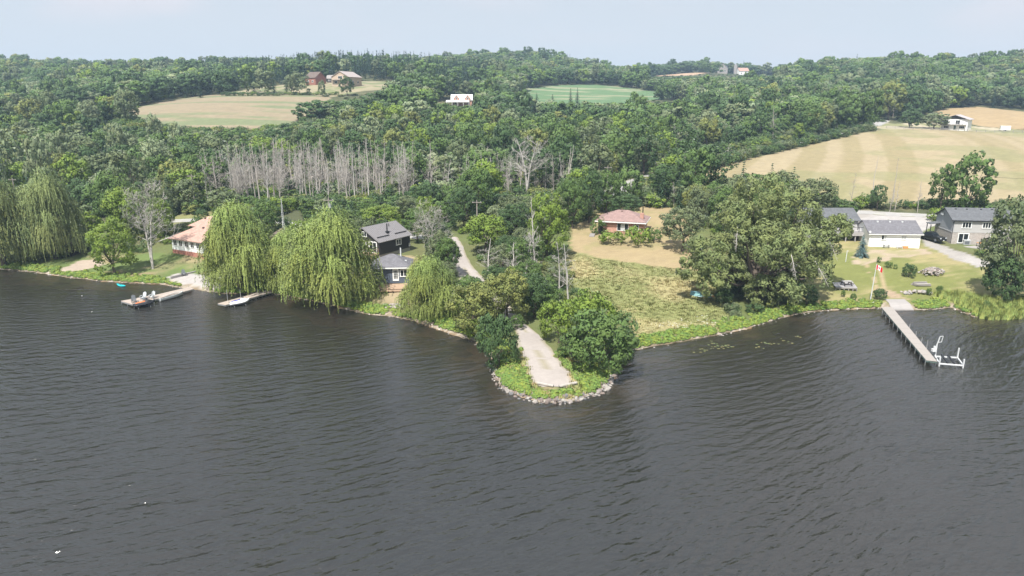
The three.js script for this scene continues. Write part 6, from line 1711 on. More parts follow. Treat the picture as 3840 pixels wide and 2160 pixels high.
function coniferTree(seed, o) { // nominal 4 m wide, 12 m tall
  o = { W: 4, H: 12, step: 0.42, per: 9, size: 0.75, low: 0.05, pow: 0.85, ...o };
  const R = rng(seed), cr = new MB(), tr = new MB(); tr.tube([V(0, -0.2, 0), V(0, o.H * 0.5, 0), V(0, o.H * 0.97, 0)], [o.H * 0.014, o.H * 0.009, 0.01], 5);
  for (let y = o.H * o.low; y < o.H; y += o.step * (0.7 + 0.6 * R())) {
    const rr = o.W / 2 * Math.pow(1 - y / o.H, o.pow) * (0.86 + 0.22 * R()) + 0.06, n = Math.max(3, Math.round(o.per * (0.35 + 0.65 * rr / (o.W / 2)))), ph = R() * 6.28;
    for (let k = 0; k < n; k++) {
      const th = ph + k / n * 6.283 + (R() - 0.5) * 0.5, out = V(Math.cos(th), 0, Math.sin(th)), len = rr * (0.8 + 0.35 * R()), m = Math.max(1, Math.round(len / (o.size * 0.55)));
      for (let j = 0; j < m; j++) {
        const t = (j + 0.7) / m; C3.copy(out).multiplyScalar(len * t); C3.y = y - 0.22 * len * t + (R() - 0.5) * 0.12; C3.x += (R() - 0.5) * 0.16; C3.z += (R() - 0.5) * 0.16;
        D3.set((R() - 0.5) * 0.7 + out.x * 0.35, 1, (R() - 0.5) * 0.7 + out.z * 0.35).normalize(); E3.copy(out).add(V((R() - 0.5) * 0.7, -0.25, (R() - 0.5) * 0.7)); E3.addScaledVector(D3, -E3.dot(D3)).normalize();
        const sn = out.clone().multiplyScalar(0.7).addScaledVector(Y, 0.4).addScaledVector(D3, 0.3).normalize(); tint(cr, R, 0.5);
        cr.leaf(C3, E3, D3, o.size * (0.8 + 0.5 * R()), o.size * (0.45 + 0.25 * R()), sn);
      }
    }
  }
  return { crown: cr.geometry(true), trunk: tr.geometry(), W: o.W, H: o.H };
}
function deadTree(seed, o) { // nominal 5 m wide, 13 m tall
  o = { W: 5, H: 13, r: 0.15, first: 0.25, n: 22, depth: 3, up: 0.75, fork: 0, ...o };
  const R = rng(seed), b = new MB();
  const grow = (p, d, len, r, lev) => {
    const q = p.clone().addScaledVector(d, len * 0.5).add(V((R() - 0.5) * len * 0.12, 0, (R() - 0.5) * len * 0.12)), e = p.clone().addScaledVector(d, len); e.x += (R() - 0.5) * len * 0.25; e.z += (R() - 0.5) * len * 0.25; e.y += (R() - 0.2) * len * 0.12;
    b.tube([p, q, e], [r, r * 0.7, r * 0.22], lev > 2 ? 5 : 3);
    if (lev <= 0) return; const m = 2 + Math.floor(R() * 3);
    for (let k = 0; k < m; k++) { const t = 0.3 + 0.65 * R(), s = t < 0.5 ? p.clone().lerp(q, t * 2) : q.clone().lerp(e, t * 2 - 1); rdir(R, A).multiplyScalar(0.85).add(d); A.y += 0.15; grow(s, A.clone().normalize(), len * (0.38 + 0.3 * R()), Math.max(0.022, r * 0.5), lev - 1); }
  };
  const stem = (dx, dz, h, r) => {
    const P = [], Q = []; for (let k = 0; k <= 6; k++) { const t = k / 6; P.push(V(dx * t * t + (k ? (R() - 0.5) * 0.22 : 0), t * h - (k ? 0 : 0.3), dz * t * t + (k ? (R() - 0.5) * 0.22 : 0))); Q.push(r * (1.15 - 1.0 * t) + 0.012); }
    b.tube(P, Q, 6);
    for (let k = 0; k < o.n; k++) {
      const t = o.first + (0.96 - o.first) * R(), j = Math.min(5, Math.floor(t * 6)), s = P[j].clone().lerp(P[j + 1], t * 6 - j), th = R() * 6.283, d = V(Math.cos(th), o.up * (0.4 + 0.9 * R()), Math.sin(th)).normalize();
      grow(s, d, o.W * 0.5 * (1.25 - t) * (0.55 + 0.6 * R()), Math.max(0.03, r * 0.42 * (1.2 - t)), o.depth - 1);
    }
  };
  if (o.fork) for (let k = 0; k < o.fork; k++) stem(Math.cos(k * 2.6 + 0.4) * o.W * 0.24, Math.sin(k * 2.6) * o.W * 0.2, o.H * (0.85 + 0.15 * R()), o.r); else stem((R() - 0.5) * 1.6, (R() - 0.5) * 1.6, o.H, o.r);
  return { trunk: b.geometry(), W: o.W, H: o.H };
}
const many = (n, f) => Array.from({ length: n }, (_, k) => f(k));
const SHAPE = {
  near: many(4, k => broadleaf(100 + k, { low: 0.05 + 0.08 * (k % 2), clumps: 18, sub: 8, leaves: 36, size: 0.46 })),
  mid: many(6, k => broadleaf(200 + k, { low: [0.0, 0.08, 0.0, 0.05, 0.1, 0.02][k], clumps: 10 + (k % 3) * 2, sub: 6, leaves: 22, size: 0.68, narrow: 0.74, rise: 1.2, sides: 5, limb: 0.5 })),
  far: many(4, k => broadleaf(300 + k, { low: -0.02, clumps: 8 + k, sub: 6, leaves: 26, size: 0.86, narrow: 0.85, rise: 1.6, noTrunk: true })),
  shrubNear: many(3, k => broadleaf(400 + k, { W: 6, H: 5, low: 0.0, clumps: 15, sub: 8, leaves: 30, size: 0.30, limb: 0.6 })),
  shrub: many(3, k => broadleaf(430 + k, { W: 6, H: 4, low: 0.0, clumps: 9, sub: 5, leaves: 16, size: 0.52, limb: 0.4, sides: 4 })),
  willow: many(3, k => willowTree(500 + k, { boughs: 29, tufts: 24, strands: 8 })), willowFar: many(2, k => willowTree(520 + k, { boughs: 18, tufts: 12, strands: 6, step: 0.6, L: 0.9 })),
  conifer: many(3, k => coniferTree(600 + k, {})), coniferFar: many(2, k => coniferTree(620 + k, { W: 4.6, step: 0.5, per: 8, size: 0.95, pow: 1.05, low: 0.02 })),
  spruce: [coniferTree(640, { W: 3, H: 4, step: 0.15, per: 17, size: 0.36, pow: 0.9, low: 0.03 })], cedar: many(2, k => coniferTree(650 + k, { W: 1.2, H: 3.6, step: 0.16, per: 9, size: 0.34, pow: 0.42 })),
  dead: many(6, k => deadTree(700 + k, { n: 18 + 2 * k, up: 0.9 + 0.12 * k })), deadBig: [deadTree(720, { W: 14, H: 17, fork: 2, r: 0.34, n: 18, depth: 4, up: 0.8, first: 0.35 })], deadPole: many(3, k => deadTree(740 + k, { W: 2.6, H: 12, n: 8, r: 0.12, depth: 2, first: 0.5, up: 1.3 })),
  sparse: many(2, k => { const t = deadTree(760 + k, { W: 9, H: 13, n: 26, r: 0.18, depth: 4, first: 0.3, up: 0.55, fork: 2 }), c = broadleaf(765 + k, { W: 8.5, H: 12.6, low: 0.2, clumps: 13, sub: 4, leaves: 17, size: 0.36, noTrunk: true }); return { trunk: t.trunk, crown: c.crown, W: 9, H: 13 }; }),
  giant: [broadleaf(801, { W: 26, H: 22, low: 0.0, clumps: 2, sub: 10, leaves: 34, size: 0.62, narrow: 0.38, rise: 1.5, trunks: 4, sides: 8, limb: 0.45, masses: [[0, 16.5, -2, 5.2, 4.2, 9], [5.5, 14.5, -1, 4.6, 4, 8], [-5, 13.2, 0, 4.6, 3.6, 8], [9.2, 9.6, 0.5, 4.4, 3.6, 8], [-9.3, 8.2, 1, 4.6, 3.4, 8], [-2.5, 10, 4.2, 5, 3.4, 9], [4, 9.5, 4.4, 4.8, 3.6, 9], [-7.5, 4.4, 3, 4.2, 3, 8], [7.6, 4.6, 3, 4.4, 3.4, 8], [0.5, 2.6, 5.4, 4.6, 2.4, 8], [0, 12, -5, 6, 5, 9], [11, 6, -2, 3, 3, 5], [13.4, 11.6, -1.5, 3.6, 2.3, 7], [-12, 6.2, 1.5, 2.8, 2.2, 5]] })],
};
const TREE_NAME = { broad: 'leafy_tree', willow: 'weeping_willow', dead: 'dead_tree', conifer: 'spruce_tree', shrub: 'shrub', cedar: 'cedar_tree', sparse: 'half_dead_tree', giant: 'giant_willow', spruce: 'blue_spruce' };
{
  const R = rng(42), groups = {};
  for (let k = 0; k < TREES.length; k += 7) groups[TREES[k + 6]] = (groups[TREES[k + 6]] || 0) + 1;
  for (let k = 0; k < TREES.length; k += 7) {
    const kind = KINDS[TREES[k]], x = TREES[k + 1], z = TREES[k + 2], h = TREES[k + 3], w = TREES[k + 4], col = TREES[k + 5], li = TREES[k + 6], Z = -z;
    let set = kind; if (kind === 'broad') set = Z < 172 ? 'near' : 'mid'; else if (kind === 'shrub') set = Z < 125 ? 'shrubNear' : 'shrub'; else if (kind === 'willow' && Z > 170) set = 'willowFar'; else if (kind === 'dead') set = w > 11 ? 'deadBig' : h / w > 4.2 ? 'deadPole' : 'dead';
    const S = SHAPE[set][Math.floor(R() * SHAPE[set].length)];
    const o = thing(TREE_NAME[kind], TREE_LABELS[li], kind === 'shrub' ? 'shrub' : 'tree', x, ground(x, z) - 0.05, z, kind === 'giant' ? 0.1 : kind === 'willow' && Z < 170 ? (R() - 0.5) * 0.8 : R() * 6.283, groups[li] > 1 ? ({ dead: 'bare dead trees', shrub: 'shrubs and hedge bushes', conifer: 'spruces among the leafy trees', willow: 'pale willows of the far wood', cedar: 'cedars in a clipped row' }[kind] || 'leafy trees of the wood') : undefined);
    const wf = kind === 'willow' ? 0.95 : 1; o.scale.set(w / S.W * wf, h / S.H, w / S.W * wf);
    if (kind === 'dead') { o.rotation.z = (R() - 0.5) * 0.22; o.rotation.x = (R() - 0.5) * 0.22; }
    const lm = kind === 'willow' ? WILLOW[col] : kind === 'conifer' ? CONIFER[1] : kind === 'spruce' ? CONIFER[0] : kind === 'cedar' ? CONIFER[2] : kind === 'giant' ? GIANT : LEAF[col];
    if (S.trunk) mesh('trunk', S.trunk, kind === 'dead' ? BARK[col & 1] : kind === 'sparse' ? M.deadBark : kind === 'giant' ? M.bark : M.bark, o);
    if (S.crown) mesh('crown', S.crown, lm, o);
    if (kind === 'giant') for (const [bx, by, bz, t] of [[1, 9.4, 8.6, 0.3], [5.4, 8.2, 8.2, -0.5], [9.6, 11.5, 3.4, -0.9], [-6.5, 13.5, 4.2, 0.8]]) { const d = mesh('dead_limb', SHAPE.dead[1].trunk, M.deadBark, o); d.position.set(bx, by, bz); d.rotation.set(2.2, t, 0.5 * t); d.scale.setScalar(0.36); }
  }
}
// ---- the far woods, one mass
function scatter(name, geometry, material, list, group) { // list of [x, y, z, sx, sy, turn, r, g, b]
  if (!list.length) return;
  const o = new THREE.InstancedMesh(geometry, material, list.length), q = new THREE.Object3D(), c = new THREE.Color(); o.name = numbered(name); o.castShadow = o.receiveShadow = true;
  list.forEach((a, k) => { q.position.set(a[0], a[1], a[2]); q.scale.set(a[3], a[4], a[3]); q.rotation.set(a[9] || 0, a[5], 0); q.updateMatrix(); o.setMatrixAt(k, q.matrix); o.setColorAt(k, c.setRGB(a[6], a[7], a[8])); });
  o.userData.kind = 'stuff'; scene.add(o); return o;
}
const leafWhite = new THREE.MeshPhysicalMaterial({ color: 0xffffff, roughness: 0.88, vertexColors: true, side: THREE.DoubleSide, transmission: 0.32, thickness: 0, specularIntensity: 0.5 });
const needleWhite = new THREE.MeshPhysicalMaterial({ color: 0xffffff, roughness: 0.9, vertexColors: true, side: THREE.DoubleSide, specularIntensity: 0.4 });
const FIELDS = ['hay', 'farmyard', 'backfield', 'leftfield', 'hillyard', 'green', 'farfield', 'strip', 'meadow', 'lawn', 'drive'];
{
  const R = rng(77), lists = [[], [], [], []], con = [[], []];
  for (let k = 0; k < WOOD.length; k += 5) { const s = SHADE[WOOD[k + 4]], v = Math.floor(R() * 4), j = 0.85 + 0.3 * R(); lists[v].push([WOOD[k], ground(WOOD[k], WOOD[k + 1]) - 0.2, WOOD[k + 1], WOOD[k + 3] / 10, WOOD[k + 2] / 12, R() * 6.28, s[0] * j, s[1] * j, s[2] * j]); }
  const LOW = [[[-232, -320, -145, -320, -172, -400, -275, -400], 25.4], [[130, -1040, 330, -1040, 470, -1500, 180, -1500], 77], [[-104, -330, -58, -330, -76, -476, -132, -476], 33.5], [[0, -380, 93, -380, 140, -560, -2, -560], 31.2], [[-40, -345, -15, -345, -18, -446, -52, -446], 30.6], [[108, -600, 182, -600, 212, -700, 126, -700], 51.5], [[126, -700, 212, -700, 242, -800, 145, -800], 55], [[145, -800, 242, -800, 295, -960, 170, -960], 58.5], [[186, -640, 235, -640, 272, -750, 216, -750], 53.5], [[216, -750, 272, -750, 308, -850, 245, -850], 57], [[245, -850, 308, -850, 365, -1010, 290, -1010], 60.5], [[190, -345, 260, -345, 280, -430, 200, -430], 20]];
  const houses = ['farbarn', 'farsilo', 'farhouse', 'redhouse', 'cream_house', 'red_barn', 'hill_cabin', 'white_roof_house', 'farmhouse', 'trailer'].map(k => AT[k]);
  for (let Z = 344; Z < 1500;) {
    const st = Z < 700 ? 9.2 : 9.2 + (Z - 700) * 0.012;
    for (let x = -0.84 * Z - 20; x < 0.84 * Z + 20; x += st) {
      const X = x + (R() - 0.5) * st * 0.9, zz = -(Z + (R() - 0.5) * st * 0.9), g0 = R(), g1 = R(), g2 = R(), g3 = R();
      if (FIELDS.some(k => inArea(k, X, zz)) || houses.some(h => Math.hypot(h[0] - X, h[1] - zz) < 11 || (Math.hypot(h[0] - X, h[1] - zz) < 30 && zz > h[1]))) continue;
      const g = ground(X, zz), t = X / -zz, pine = Z > 478 && Z < 760 && t > -0.42 && t < -0.03 ? 0.85 : 0.03 + 0.12 * (fbm(X / 60, zz / 60, 2) > 0.62), isC = g0 < pine;
      const big = hash(X * 7, zz * 7) < 0.1 ? 1.35 : 1; let w = st * (1.1 + 0.7 * g1), h = isC ? 12 + 8 * g2 : Math.min(15, w * (0.9 + 0.5 * g2) + 1.5 + (fbm(X / 45 + 9, zz / 45, 2) - 0.5) * 9) * big;
      for (const [P, cap] of LOW) if (inside(P, X, zz)) { const m = cap - g; if (h > m) { h = Math.max(1.6, m * (0.8 + 0.2 * g3)); w = Math.min(w, Math.max(4, h * 1.5)); } }
      const pat = fbm(X / 38, zz / 38 + 20, 3), ci = g3 < 0.22 ? 3 : g3 < 0.27 ? 4 : g3 < 0.30 ? 6 : g3 < 0.35 ? 2 : pat > 0.53 ? 1 : 0, s = isC ? [0.036, 0.064, 0.042] : SHADE[ci], j = 0.8 + 0.4 * g1;
      if (isC) con[g1 < 0.5 ? 0 : 1].push([X, g - 0.2, zz, (0.75 + 0.45 * g2), h / 12, g2 * 6.28, s[0] * j, s[1] * j, s[2] * j]);
      else lists[Math.floor(g2 * 3.999)].push([X, g - 0.3, zz, w / 10, h / 12, g0 * 6.28, s[0] * j, s[1] * j, s[2] * j]);
    }
    Z += st;
  }
  lists.forEach((l, k) => scatter('far_wood', SHAPE.far[k].crown, leafWhite, l)); con.forEach((l, k) => scatter('far_spruce_wood', SHAPE.coniferFar[k].crown, needleWhite, l));
}
// ---------------------------------------------------------------- buildings
const QT = Math.PI / 2;
function win(par, x, y, z, w, h, ry = 0, n = 2, o = {}) {
  const t = o.t || 0.09, f = new MB().at(x, y, z, ry); f.box(0, h / 2, 0.03, w + t, t, 0.1).box(0, -h / 2, 0.04, w + t * 1.6, t, 0.14).box(-w / 2, 0, 0.028, t, h - t, 0.09).box(w / 2, 0, 0.028, t, h - t, 0.09);
  for (let k = 1; k < n; k++) f.box(-w / 2 + w * k / n, 0, 0.026, t * 0.7, h - t, 0.08);
  const fr = f.build(o.name || 'window', o.frame || M.trim, par);
  for (let k = 0; k < n; k++) new MB().at(x, y, z, ry).box(-w / 2 + w * (k + 0.5) / n, 0, 0.012, w / n - t * 0.6, h - t * 0.8, 0.05).build('pane', (o.half && k % 2) ? M.curtain : o.glass || M.glass, fr);
  return fr;
}
function door(par, x, y, z, w, h, ry, m, glazed) {
  const d = new MB().at(x, y, z, ry).box(0, h / 2, 0.03, w, h, 0.1).build('door', m, par);
  if (glazed) for (let r = 0; r < glazed[1]; r++) for (let c = 0; c < glazed[0]; c++) new MB().at(x, y, z, ry).box((c + 0.5 - glazed[0] / 2) * w * 0.7 / glazed[0], h * 0.18 + (r + 0.5) * h * 0.7 / glazed[1], 0.07, w * 0.7 / glazed[0] - 0.05, h * 0.7 / glazed[1] - 0.05, 0.05).build('pane', M.glass, d);
  new MB().at(x, y, z, ry).box(w * 0.4, h * 0.47, 0.1, 0.06, 0.1, 0.06).build('handle', M.chrome, d);
  return d;
}
function gableBody(b, w, d, y0, h, rise, alongX = true) { // pentagon prism
  const a = alongX ? (u, y, v) => V(v, y, u) : (u, y, v) => V(-u, y, v), e = alongX ? d : w, l = alongX ? w : d;
  const P = v => [a(-e / 2, y0, v), a(e / 2, y0, v), a(e / 2, h, v), a(0, h + rise, v), a(-e / 2, h, v)], F = P(l / 2), K = P(-l / 2);
  const flip = alongX ? 1 : 0; b.poly(flip ? F.slice().reverse() : F.slice().reverse()); b.poly(K);
  for (let k = 0; k < 5; k++) { const j = (k + 1) % 5; b.poly([F[k], F[j], K[j], K[k]]); }
}
function gableRoof(b, w, d, h, rise, ov, th, alongX = true) {
  const e = alongX ? d : w, l = (alongX ? w : d) / 2 + ov, dr = rise / (e / 2) * ov, up = th * 1.1, a = alongX ? (u, y, v) => V(v, y + up, u) : (u, y, v) => V(u, y + up, -v);
  for (const s of [1, -1]) b.slab([a(s * (e / 2 + ov), h - dr, -l * s), a(s * (e / 2 + ov), h - dr, l * s), a(0, h + rise, l * s), a(0, h + rise, -l * s)], th);
}
function hipRoof(b, w, d, h, rise, ov, th, cx = 0, cz = 0) {
  const X = w / 2 + ov, Z = d / 2 + ov, r = Math.max(0.05, X - Z), q = (x, y, z) => V(cx + x, y + th, cz + z);
  b.slab([q(-X, h, Z), q(X, h, Z), q(r, h + rise, 0), q(-r, h + rise, 0)], th).slab([q(X, h, -Z), q(-X, h, -Z), q(-r, h + rise, 0), q(r, h + rise, 0)], th).slab([q(X, h, Z), q(X, h, -Z), q(r, h + rise, 0)], th).slab([q(-X, h, -Z), q(-X, h, Z), q(-r, h + rise, 0)], th);
}
function stand(name, label, category, key, turn = 0, dx = 0, dz = 0, drop = 0, group) { const x = AT[key][0] + dx, z = AT[key][1] + dz; return thing(name, label, category, x, ground(x, z) - drop, z, turn, group); }
function railing(par, pts, y, hgt, m, step = 1.2, solid) {
  const b = new MB(); for (let k = 0; k < pts.length - 1; k++) {
    const p = V(pts[k][0], y, pts[k][1]), q = V(pts[k + 1][0], y, pts[k + 1][1]), n = Math.max(1, Math.round(p.distanceTo(q) / step));
    b.bar(p.clone().setY(y + hgt), q.clone().setY(y + hgt), 0.09, 0.07); b.bar(p.clone().setY(y + 0.12), q.clone().setY(y + 0.12), 0.05, 0.05);
    for (let j = 0; j <= n; j++) { const r = p.clone().lerp(q, j / n); b.box(r.x, y + hgt / 2, r.z, 0.08, hgt, 0.08); }
  }
  return b.build('railing', m, par);
}
{ // tan roofed house on the left shore
  const o = stand('tan_roof_house', 'white house with tan hip roofs and brick base behind the broad willow', 'house', 'tan_house', -0.5, -2.2, -0.6);
  new MB().box(2.3, 0.15, -3, 9.36, 1.3, 6.06).build('foundation', M.redBrick, o);
  new MB().box(2.3, 1.95, -3, 9.3, 2.3, 6).box(0.4, 2.3, -9, 7.4, 4.6, 6.2).build('wall', M.whiteSiding, o);
  const r = new MB(); r.slab([V(-2.9, 3.15, 0.6), V(7.5, 3.15, 0.6), V(7.5, 5.5, -6.0), V(0.4, 5.5, -6.0)], 0.14); r.slab([V(-2.9, 3.15, -6), V(-2.9, 3.15, 0.6), V(0.4, 5.5, -6.0)], 0.14);
  r.slab([V(-4.0, 4.75, -5.3), V(4.8, 4.75, -5.3), V(2.2, 6.6, -8.6), V(-0.9, 6.6, -8.6)], 0.14).slab([V(4.8, 4.75, -12.7), V(-4.0, 4.75, -12.7), V(-0.9, 6.6, -8.6), V(2.2, 6.6, -8.6)], 0.14).slab([V(-4.0, 4.75, -12.7), V(-4.0, 4.75, -5.3), V(-0.9, 6.6, -8.6)], 0.14).slab([V(4.8, 4.75, -5.3), V(4.8, 4.75, -12.7), V(2.2, 6.6, -8.6)], 0.14);
  const rf = r.build('roof', M.tanShingle, o);
  for (const [x, y, z] of [[-1.2, 6.2, -7.7], [1.6, 6.3, -7.6], [2.4, 5.0, -4.2]]) new MB().box(x, y, z, 0.35, 0.35, 0.35).build('roof_vent', M.brownShingle, rf);
  for (let k = 0; k < 5; k++) win(o, -1.3 + k * 1.75, 2.25, 0.0, 1.05, 1.15, 0, 2, { glass: M.glass });
  win(o, -1.9, 3.9, -5.9, 1.0, 0.9, 0, 2); win(o, -3.3, 2.2, -9, 1.1, 1.1, -QT, 2);
  new MB().box(-3.3, 0.45, -4.6, 1.9, 0.9, 2.2).build('porch_step', M.greyDeck, o); railing(o, [[-4.2, -3.5], [-4.2, -5.6]], 0.9, 0.9, M.weathered);
}
{ // brown cabin beneath the willows
  const o = stand('brown_cabin', 'low brown cabin half hidden beneath two weeping willows', 'cabin', 'brown_cabin', -0.35); const w = new MB(); gableBody(w, 11, 6, -0.5, 2.4, 1.3); w.build('wall', M.brownSiding, o);
  const r = new MB(); gableRoof(r, 11, 6, 2.4, 1.3, 0.5, 0.12); r.build('roof', M.brownShingle, o); win(o, -2, 1.4, 3.0, 1.2, 1, 0, 2); win(o, 2.5, 1.4, 3.0, 1.2, 1, 0, 2); door(o, 0.5, 0, 3.0, 0.9, 2, 0, M.plankOrange);
}
{ // small pale garage between the willows
  const o = stand('pale_garage', 'small pale garage with weathered brown roof between two willows', 'garage', 'garage', 0.35); const w = new MB(); gableBody(w, 5.6, 6.5, -0.4, 2.5, 1.6, false); w.build('wall', M.whiteSiding, o);
  const r = new MB(); gableRoof(r, 5.6, 6.5, 2.5, 1.6, 0.35, 0.12, false); r.build('roof', M.brownShingle, o); door(o, 0.3, 0, 3.25, 2.6, 2.1, 0, M.blueSiding); win(o, -1.9, 1.5, 3.25, 0.8, 0.9, 0, 2);
}
{ // black house
  const o = stand('black_house', 'black sided house with grey ribbed metal roof and white glazed doors', 'house', 'black_house', -0.56, -1.1, -5.4); const w = new MB(); gableBody(w, 7.8, 9, 0.7, 3.3, 2.25, false); w.build('wall', M.blackSiding, o);
  new MB().box(0, 0.1, 0, 7.7, 1.6, 8.9).build('foundation', M.concrete, o);
  const r = new MB(); gableRoof(r, 7.8, 9, 3.3, 2.25, 0.4, 0.12, false); const rf = r.build('roof', M.metalRoof, o);
  const sl = Math.atan2(2.25, 3.9), hh = Math.hypot(4.3, 4.3 * Math.tan(sl));
  for (let k = 0; k < 20; k++) for (const s of [1, -1]) { const z = -4.75 + k * 0.5; new MB().bar(V(0.05 * s, 5.72, z), V(4.28 * s, 5.72 - 4.28 * Math.tan(sl) + 0.02, z), 0.06, 0.07).build('roof_rib', M.metalRoof, rf); }
  for (const z0 of [-4.2, 0.9]) new MB().bar(V(3.25, 5.86 - 3.25 * Math.tan(sl), z0), V(3.25, 5.86 - 3.25 * Math.tan(sl), z0 + 3.4), 0.1, 0.16).build('snow_guard', M.black, rf);
  new MB().tube([V(2.5, 4.2, 0.6), V(2.5, 6.1, 0.6)], [0.13, 0.13], 8, true).box(2.5, 4.35, 0.6, 0.5, 0.5, 0.5).build('stove_pipe', M.black, rf); new MB().tube([V(1.0, 5.1, -1.6), V(1.0, 5.7, -1.6)], [0.07, 0.07], 6, true).build('vent_pipe', M.black, rf);
  win(o, 3.9, 2.35, -1.0, 1.4, 1.05, QT, 2, { t: 0.13 });
  win(o, 2.3, 2.05, 4.5, 1.9, 2.1, 0, 2, { t: 0.2 }); win(o, -0.4, 2.05, 4.5, 1.9, 2.1, 0, 2, { t: 0.2 }); win(o, 0.2, 4.4, 4.5, 1.2, 0.9, 0, 2, { t: 0.1 });
  const d = new MB(); d.box(0, 0.92, 5.6, 7.6, 0.16, 2.2); for (let k = 0; k < 4; k++) d.box(-3.6 + k * 2.4, 0.2, 6.5, 0.16, 1.4, 0.16); d.build('deck', M.deck, o); railing(o, [[3.7, 4.6], [3.7, 6.6], [-3.7, 6.6]], 1.0, 0.95, M.deck, 1.8);
  new MB().box(4.02, 1.3, -4.1, 0.25, 0.7, 0.4).build('meter_box', M.galv, o);
}
{ // blue grey cottage
  const o = stand('blue_cottage', 'blue grey cottage with dark hip roof and white glass door beside the largest willow', 'cottage', 'cottage', 0.08, -0.2, -2.9); new MB().box(0, 1.15, 0, 6.2, 2.9, 5.6).build('wall', M.blueSiding, o);
  const r = new MB(); hipRoof(r, 6.2, 5.6, 2.5, 1.75, 0.5, 0.14); const rf = r.build('roof', M.greyShingle, o); new MB().tube([V(1.5, 3.0, -0.6), V(1.5, 5.3, -0.6)], [0.13, 0.13], 8, true).build('stove_pipe', M.whiteMetal, rf); new MB().box(2.4, 3.2, 0.8, 0.4, 0.3, 0.4).build('roof_vent', M.whiteMetal, rf);
  const f = new MB(); f.box(0, 2.5, 3.32, 7.1, 0.2, 0.06).box(-3.08, 1.2, 2.83, 0.2, 2.4, 0.1).box(3.08, 1.2, 2.83, 0.2, 2.4, 0.1); f.build('fascia', M.trim, o);
  door(o, 0.75, 0.12, 2.8, 1.05, 2.15, 0, M.white, [3, 5]); win(o, 2.15, 1.5, 2.8, 1.2, 1.2, 0, 2, { t: 0.14 }); win(o, -2.2, 1.4, 2.8, 1.0, 1.4, 0, 1, { t: 0.14 });
  const p = stand('cottage_deck', 'low tan timber deck in front of the blue grey cottage', 'deck', 'cottage', 0.08, 0.3, 1.2); for (let k = 0; k < 12; k++) new MB().box(0, 0.22, -1.35 + k * 0.3, 4.6, 0.08, 0.285).build('board', M.deck, p); new MB().box(0, 0.02, 0.3, 4.5, 0.32, 3.5).build('joist_frame', M.darkWood, p); new MB().box(0, 0.0, 2.35, 3.6, 0.2, 0.5).build('step', M.deck, p);
}
{ // brick bungalow
  const o = stand('brick_bungalow', 'red brick bungalow with faded pink hip roof on the mown grass', 'bungalow', 'brick_bungalow', -0.3, 0.4, -3.6); new MB().box(0.6, 1.1, 0, 8.6, 3.0, 7.2).build('wall', M.paleBrick, o); new MB().box(-4.3, 1.0, 1, 1.2, 2.8, 5).build('porch_wall', M.brownSiding, o);
  const r = new MB(); hipRoof(r, 9.8, 7.4, 2.65, 1.9, 0.6, 0.16); const rf = r.build('roof', M.pinkShingle, o);
  const f = new MB(); f.box(0, 2.62, 4.34, 11.05, 0.22, 0.06).box(5.54, 2.62, 0, 0.06, 0.22, 8.5).box(-5.54, 2.62, 0, 0.06, 0.22, 8.5); f.build('fascia', M.trim, o);
  new MB().box(4.3, 3.6, 1.6, 0.75, 1.7, 0.75).build('chimney', M.paleBrick, rf); new MB().tube([V(4.4, 4.3, 1.4), V(4.4, 5.7, 1.4)], [0.12, 0.12], 7, true).build('flue', M.black, rf); new MB().tube([V(-3.4, 3.4, 1), V(-3.4, 4.3, 1)], [0.07, 0.07], 6, true).build('vent_pipe', M.black, rf); new MB().box(-0.2, 4.55, 0.6, 0.4, 0.3, 0.4).build('roof_vent', M.pinkShingle, rf);
  win(o, 0.5, 1.5, 3.6, 2.4, 1.5, 0, 3, { half: true, t: 0.08 }); win(o, 3.3, 1.6, 3.6, 1.2, 1.0, 0, 2); win(o, 4.9, 1.6, 0, 1.2, 1.0, QT, 2);
  const st = stand('concrete_steps', 'grey concrete steps at the porch of the brick bungalow', 'steps', 'brick_bungalow', -0.3, -6.8, 0.2); for (let k = 0; k < 3; k++) new MB().box(0, 0.1 + k * 0.17, -k * 0.3, 1.1, 0.2 + k * 0.01, 0.9 - k * 0.25).build('step', M.concrete, st);
}
{ // house with a raised deck behind the giant willow
  const o = stand('deck_house', 'pale house with dark roof and raised deck behind the giant willow', 'house', 'deck_house', 0.0, -1.2, -4); const w = new MB(); gableBody(w, 10, 8, -0.5, 3.6, 1.9); w.build('wall', M.paleGrey, o); const r = new MB(); gableRoof(r, 10, 8, 3.6, 1.9, 0.5, 0.14); r.build('roof', M.darkShingle, o);
  win(o, -2.2, 2.5, 4, 1.0, 1.9, 0, 1, { t: 0.14 }); win(o, -0.7, 2.5, 4, 1.7, 1.9, 0, 2, { t: 0.14 }); win(o, 2.9, 2.7, 4, 1.4, 1.1, 0, 2); win(o, 5, 2.5, 1, 1.2, 1.1, QT, 2);
  const d = new MB(); d.box(2.6, 1.35, 5.3, 6.4, 0.2, 2.6); for (const x of [-0.4, 1.6, 3.6, 5.6]) d.box(x, 0.4, 6.4, 0.18, 1.9, 0.18); d.build('deck', M.greyDeck, o); new MB().box(2.6, 1.05, 6.62, 6.4, 0.75, 0.05).build('deck_skirt', M.greyDeck, o); new MB().box(2.6, 0.4, 4.9, 6.2, 1.6, 0.1).build('lattice', M.darkWood, o);
  railing(o, [[-0.5, 4.2], [-0.5, 6.5], [5.7, 6.5], [5.7, 4.2]], 1.45, 1.0, M.black, 1.6); const s = new MB(); for (let k = 0; k < 7; k++) s.box(-1.3, 1.25 - k * 0.22, 4.7 + k * 0.3, 1.4, 0.08, 0.32); s.bar(V(-1.95, 1.3, 4.6), V(-1.95, -0.2, 6.7), 0.06, 0.25).bar(V(-0.65, 1.3, 4.6), V(-0.65, -0.2, 6.7), 0.06, 0.25); s.build('stair', M.greyDeck, o);
}
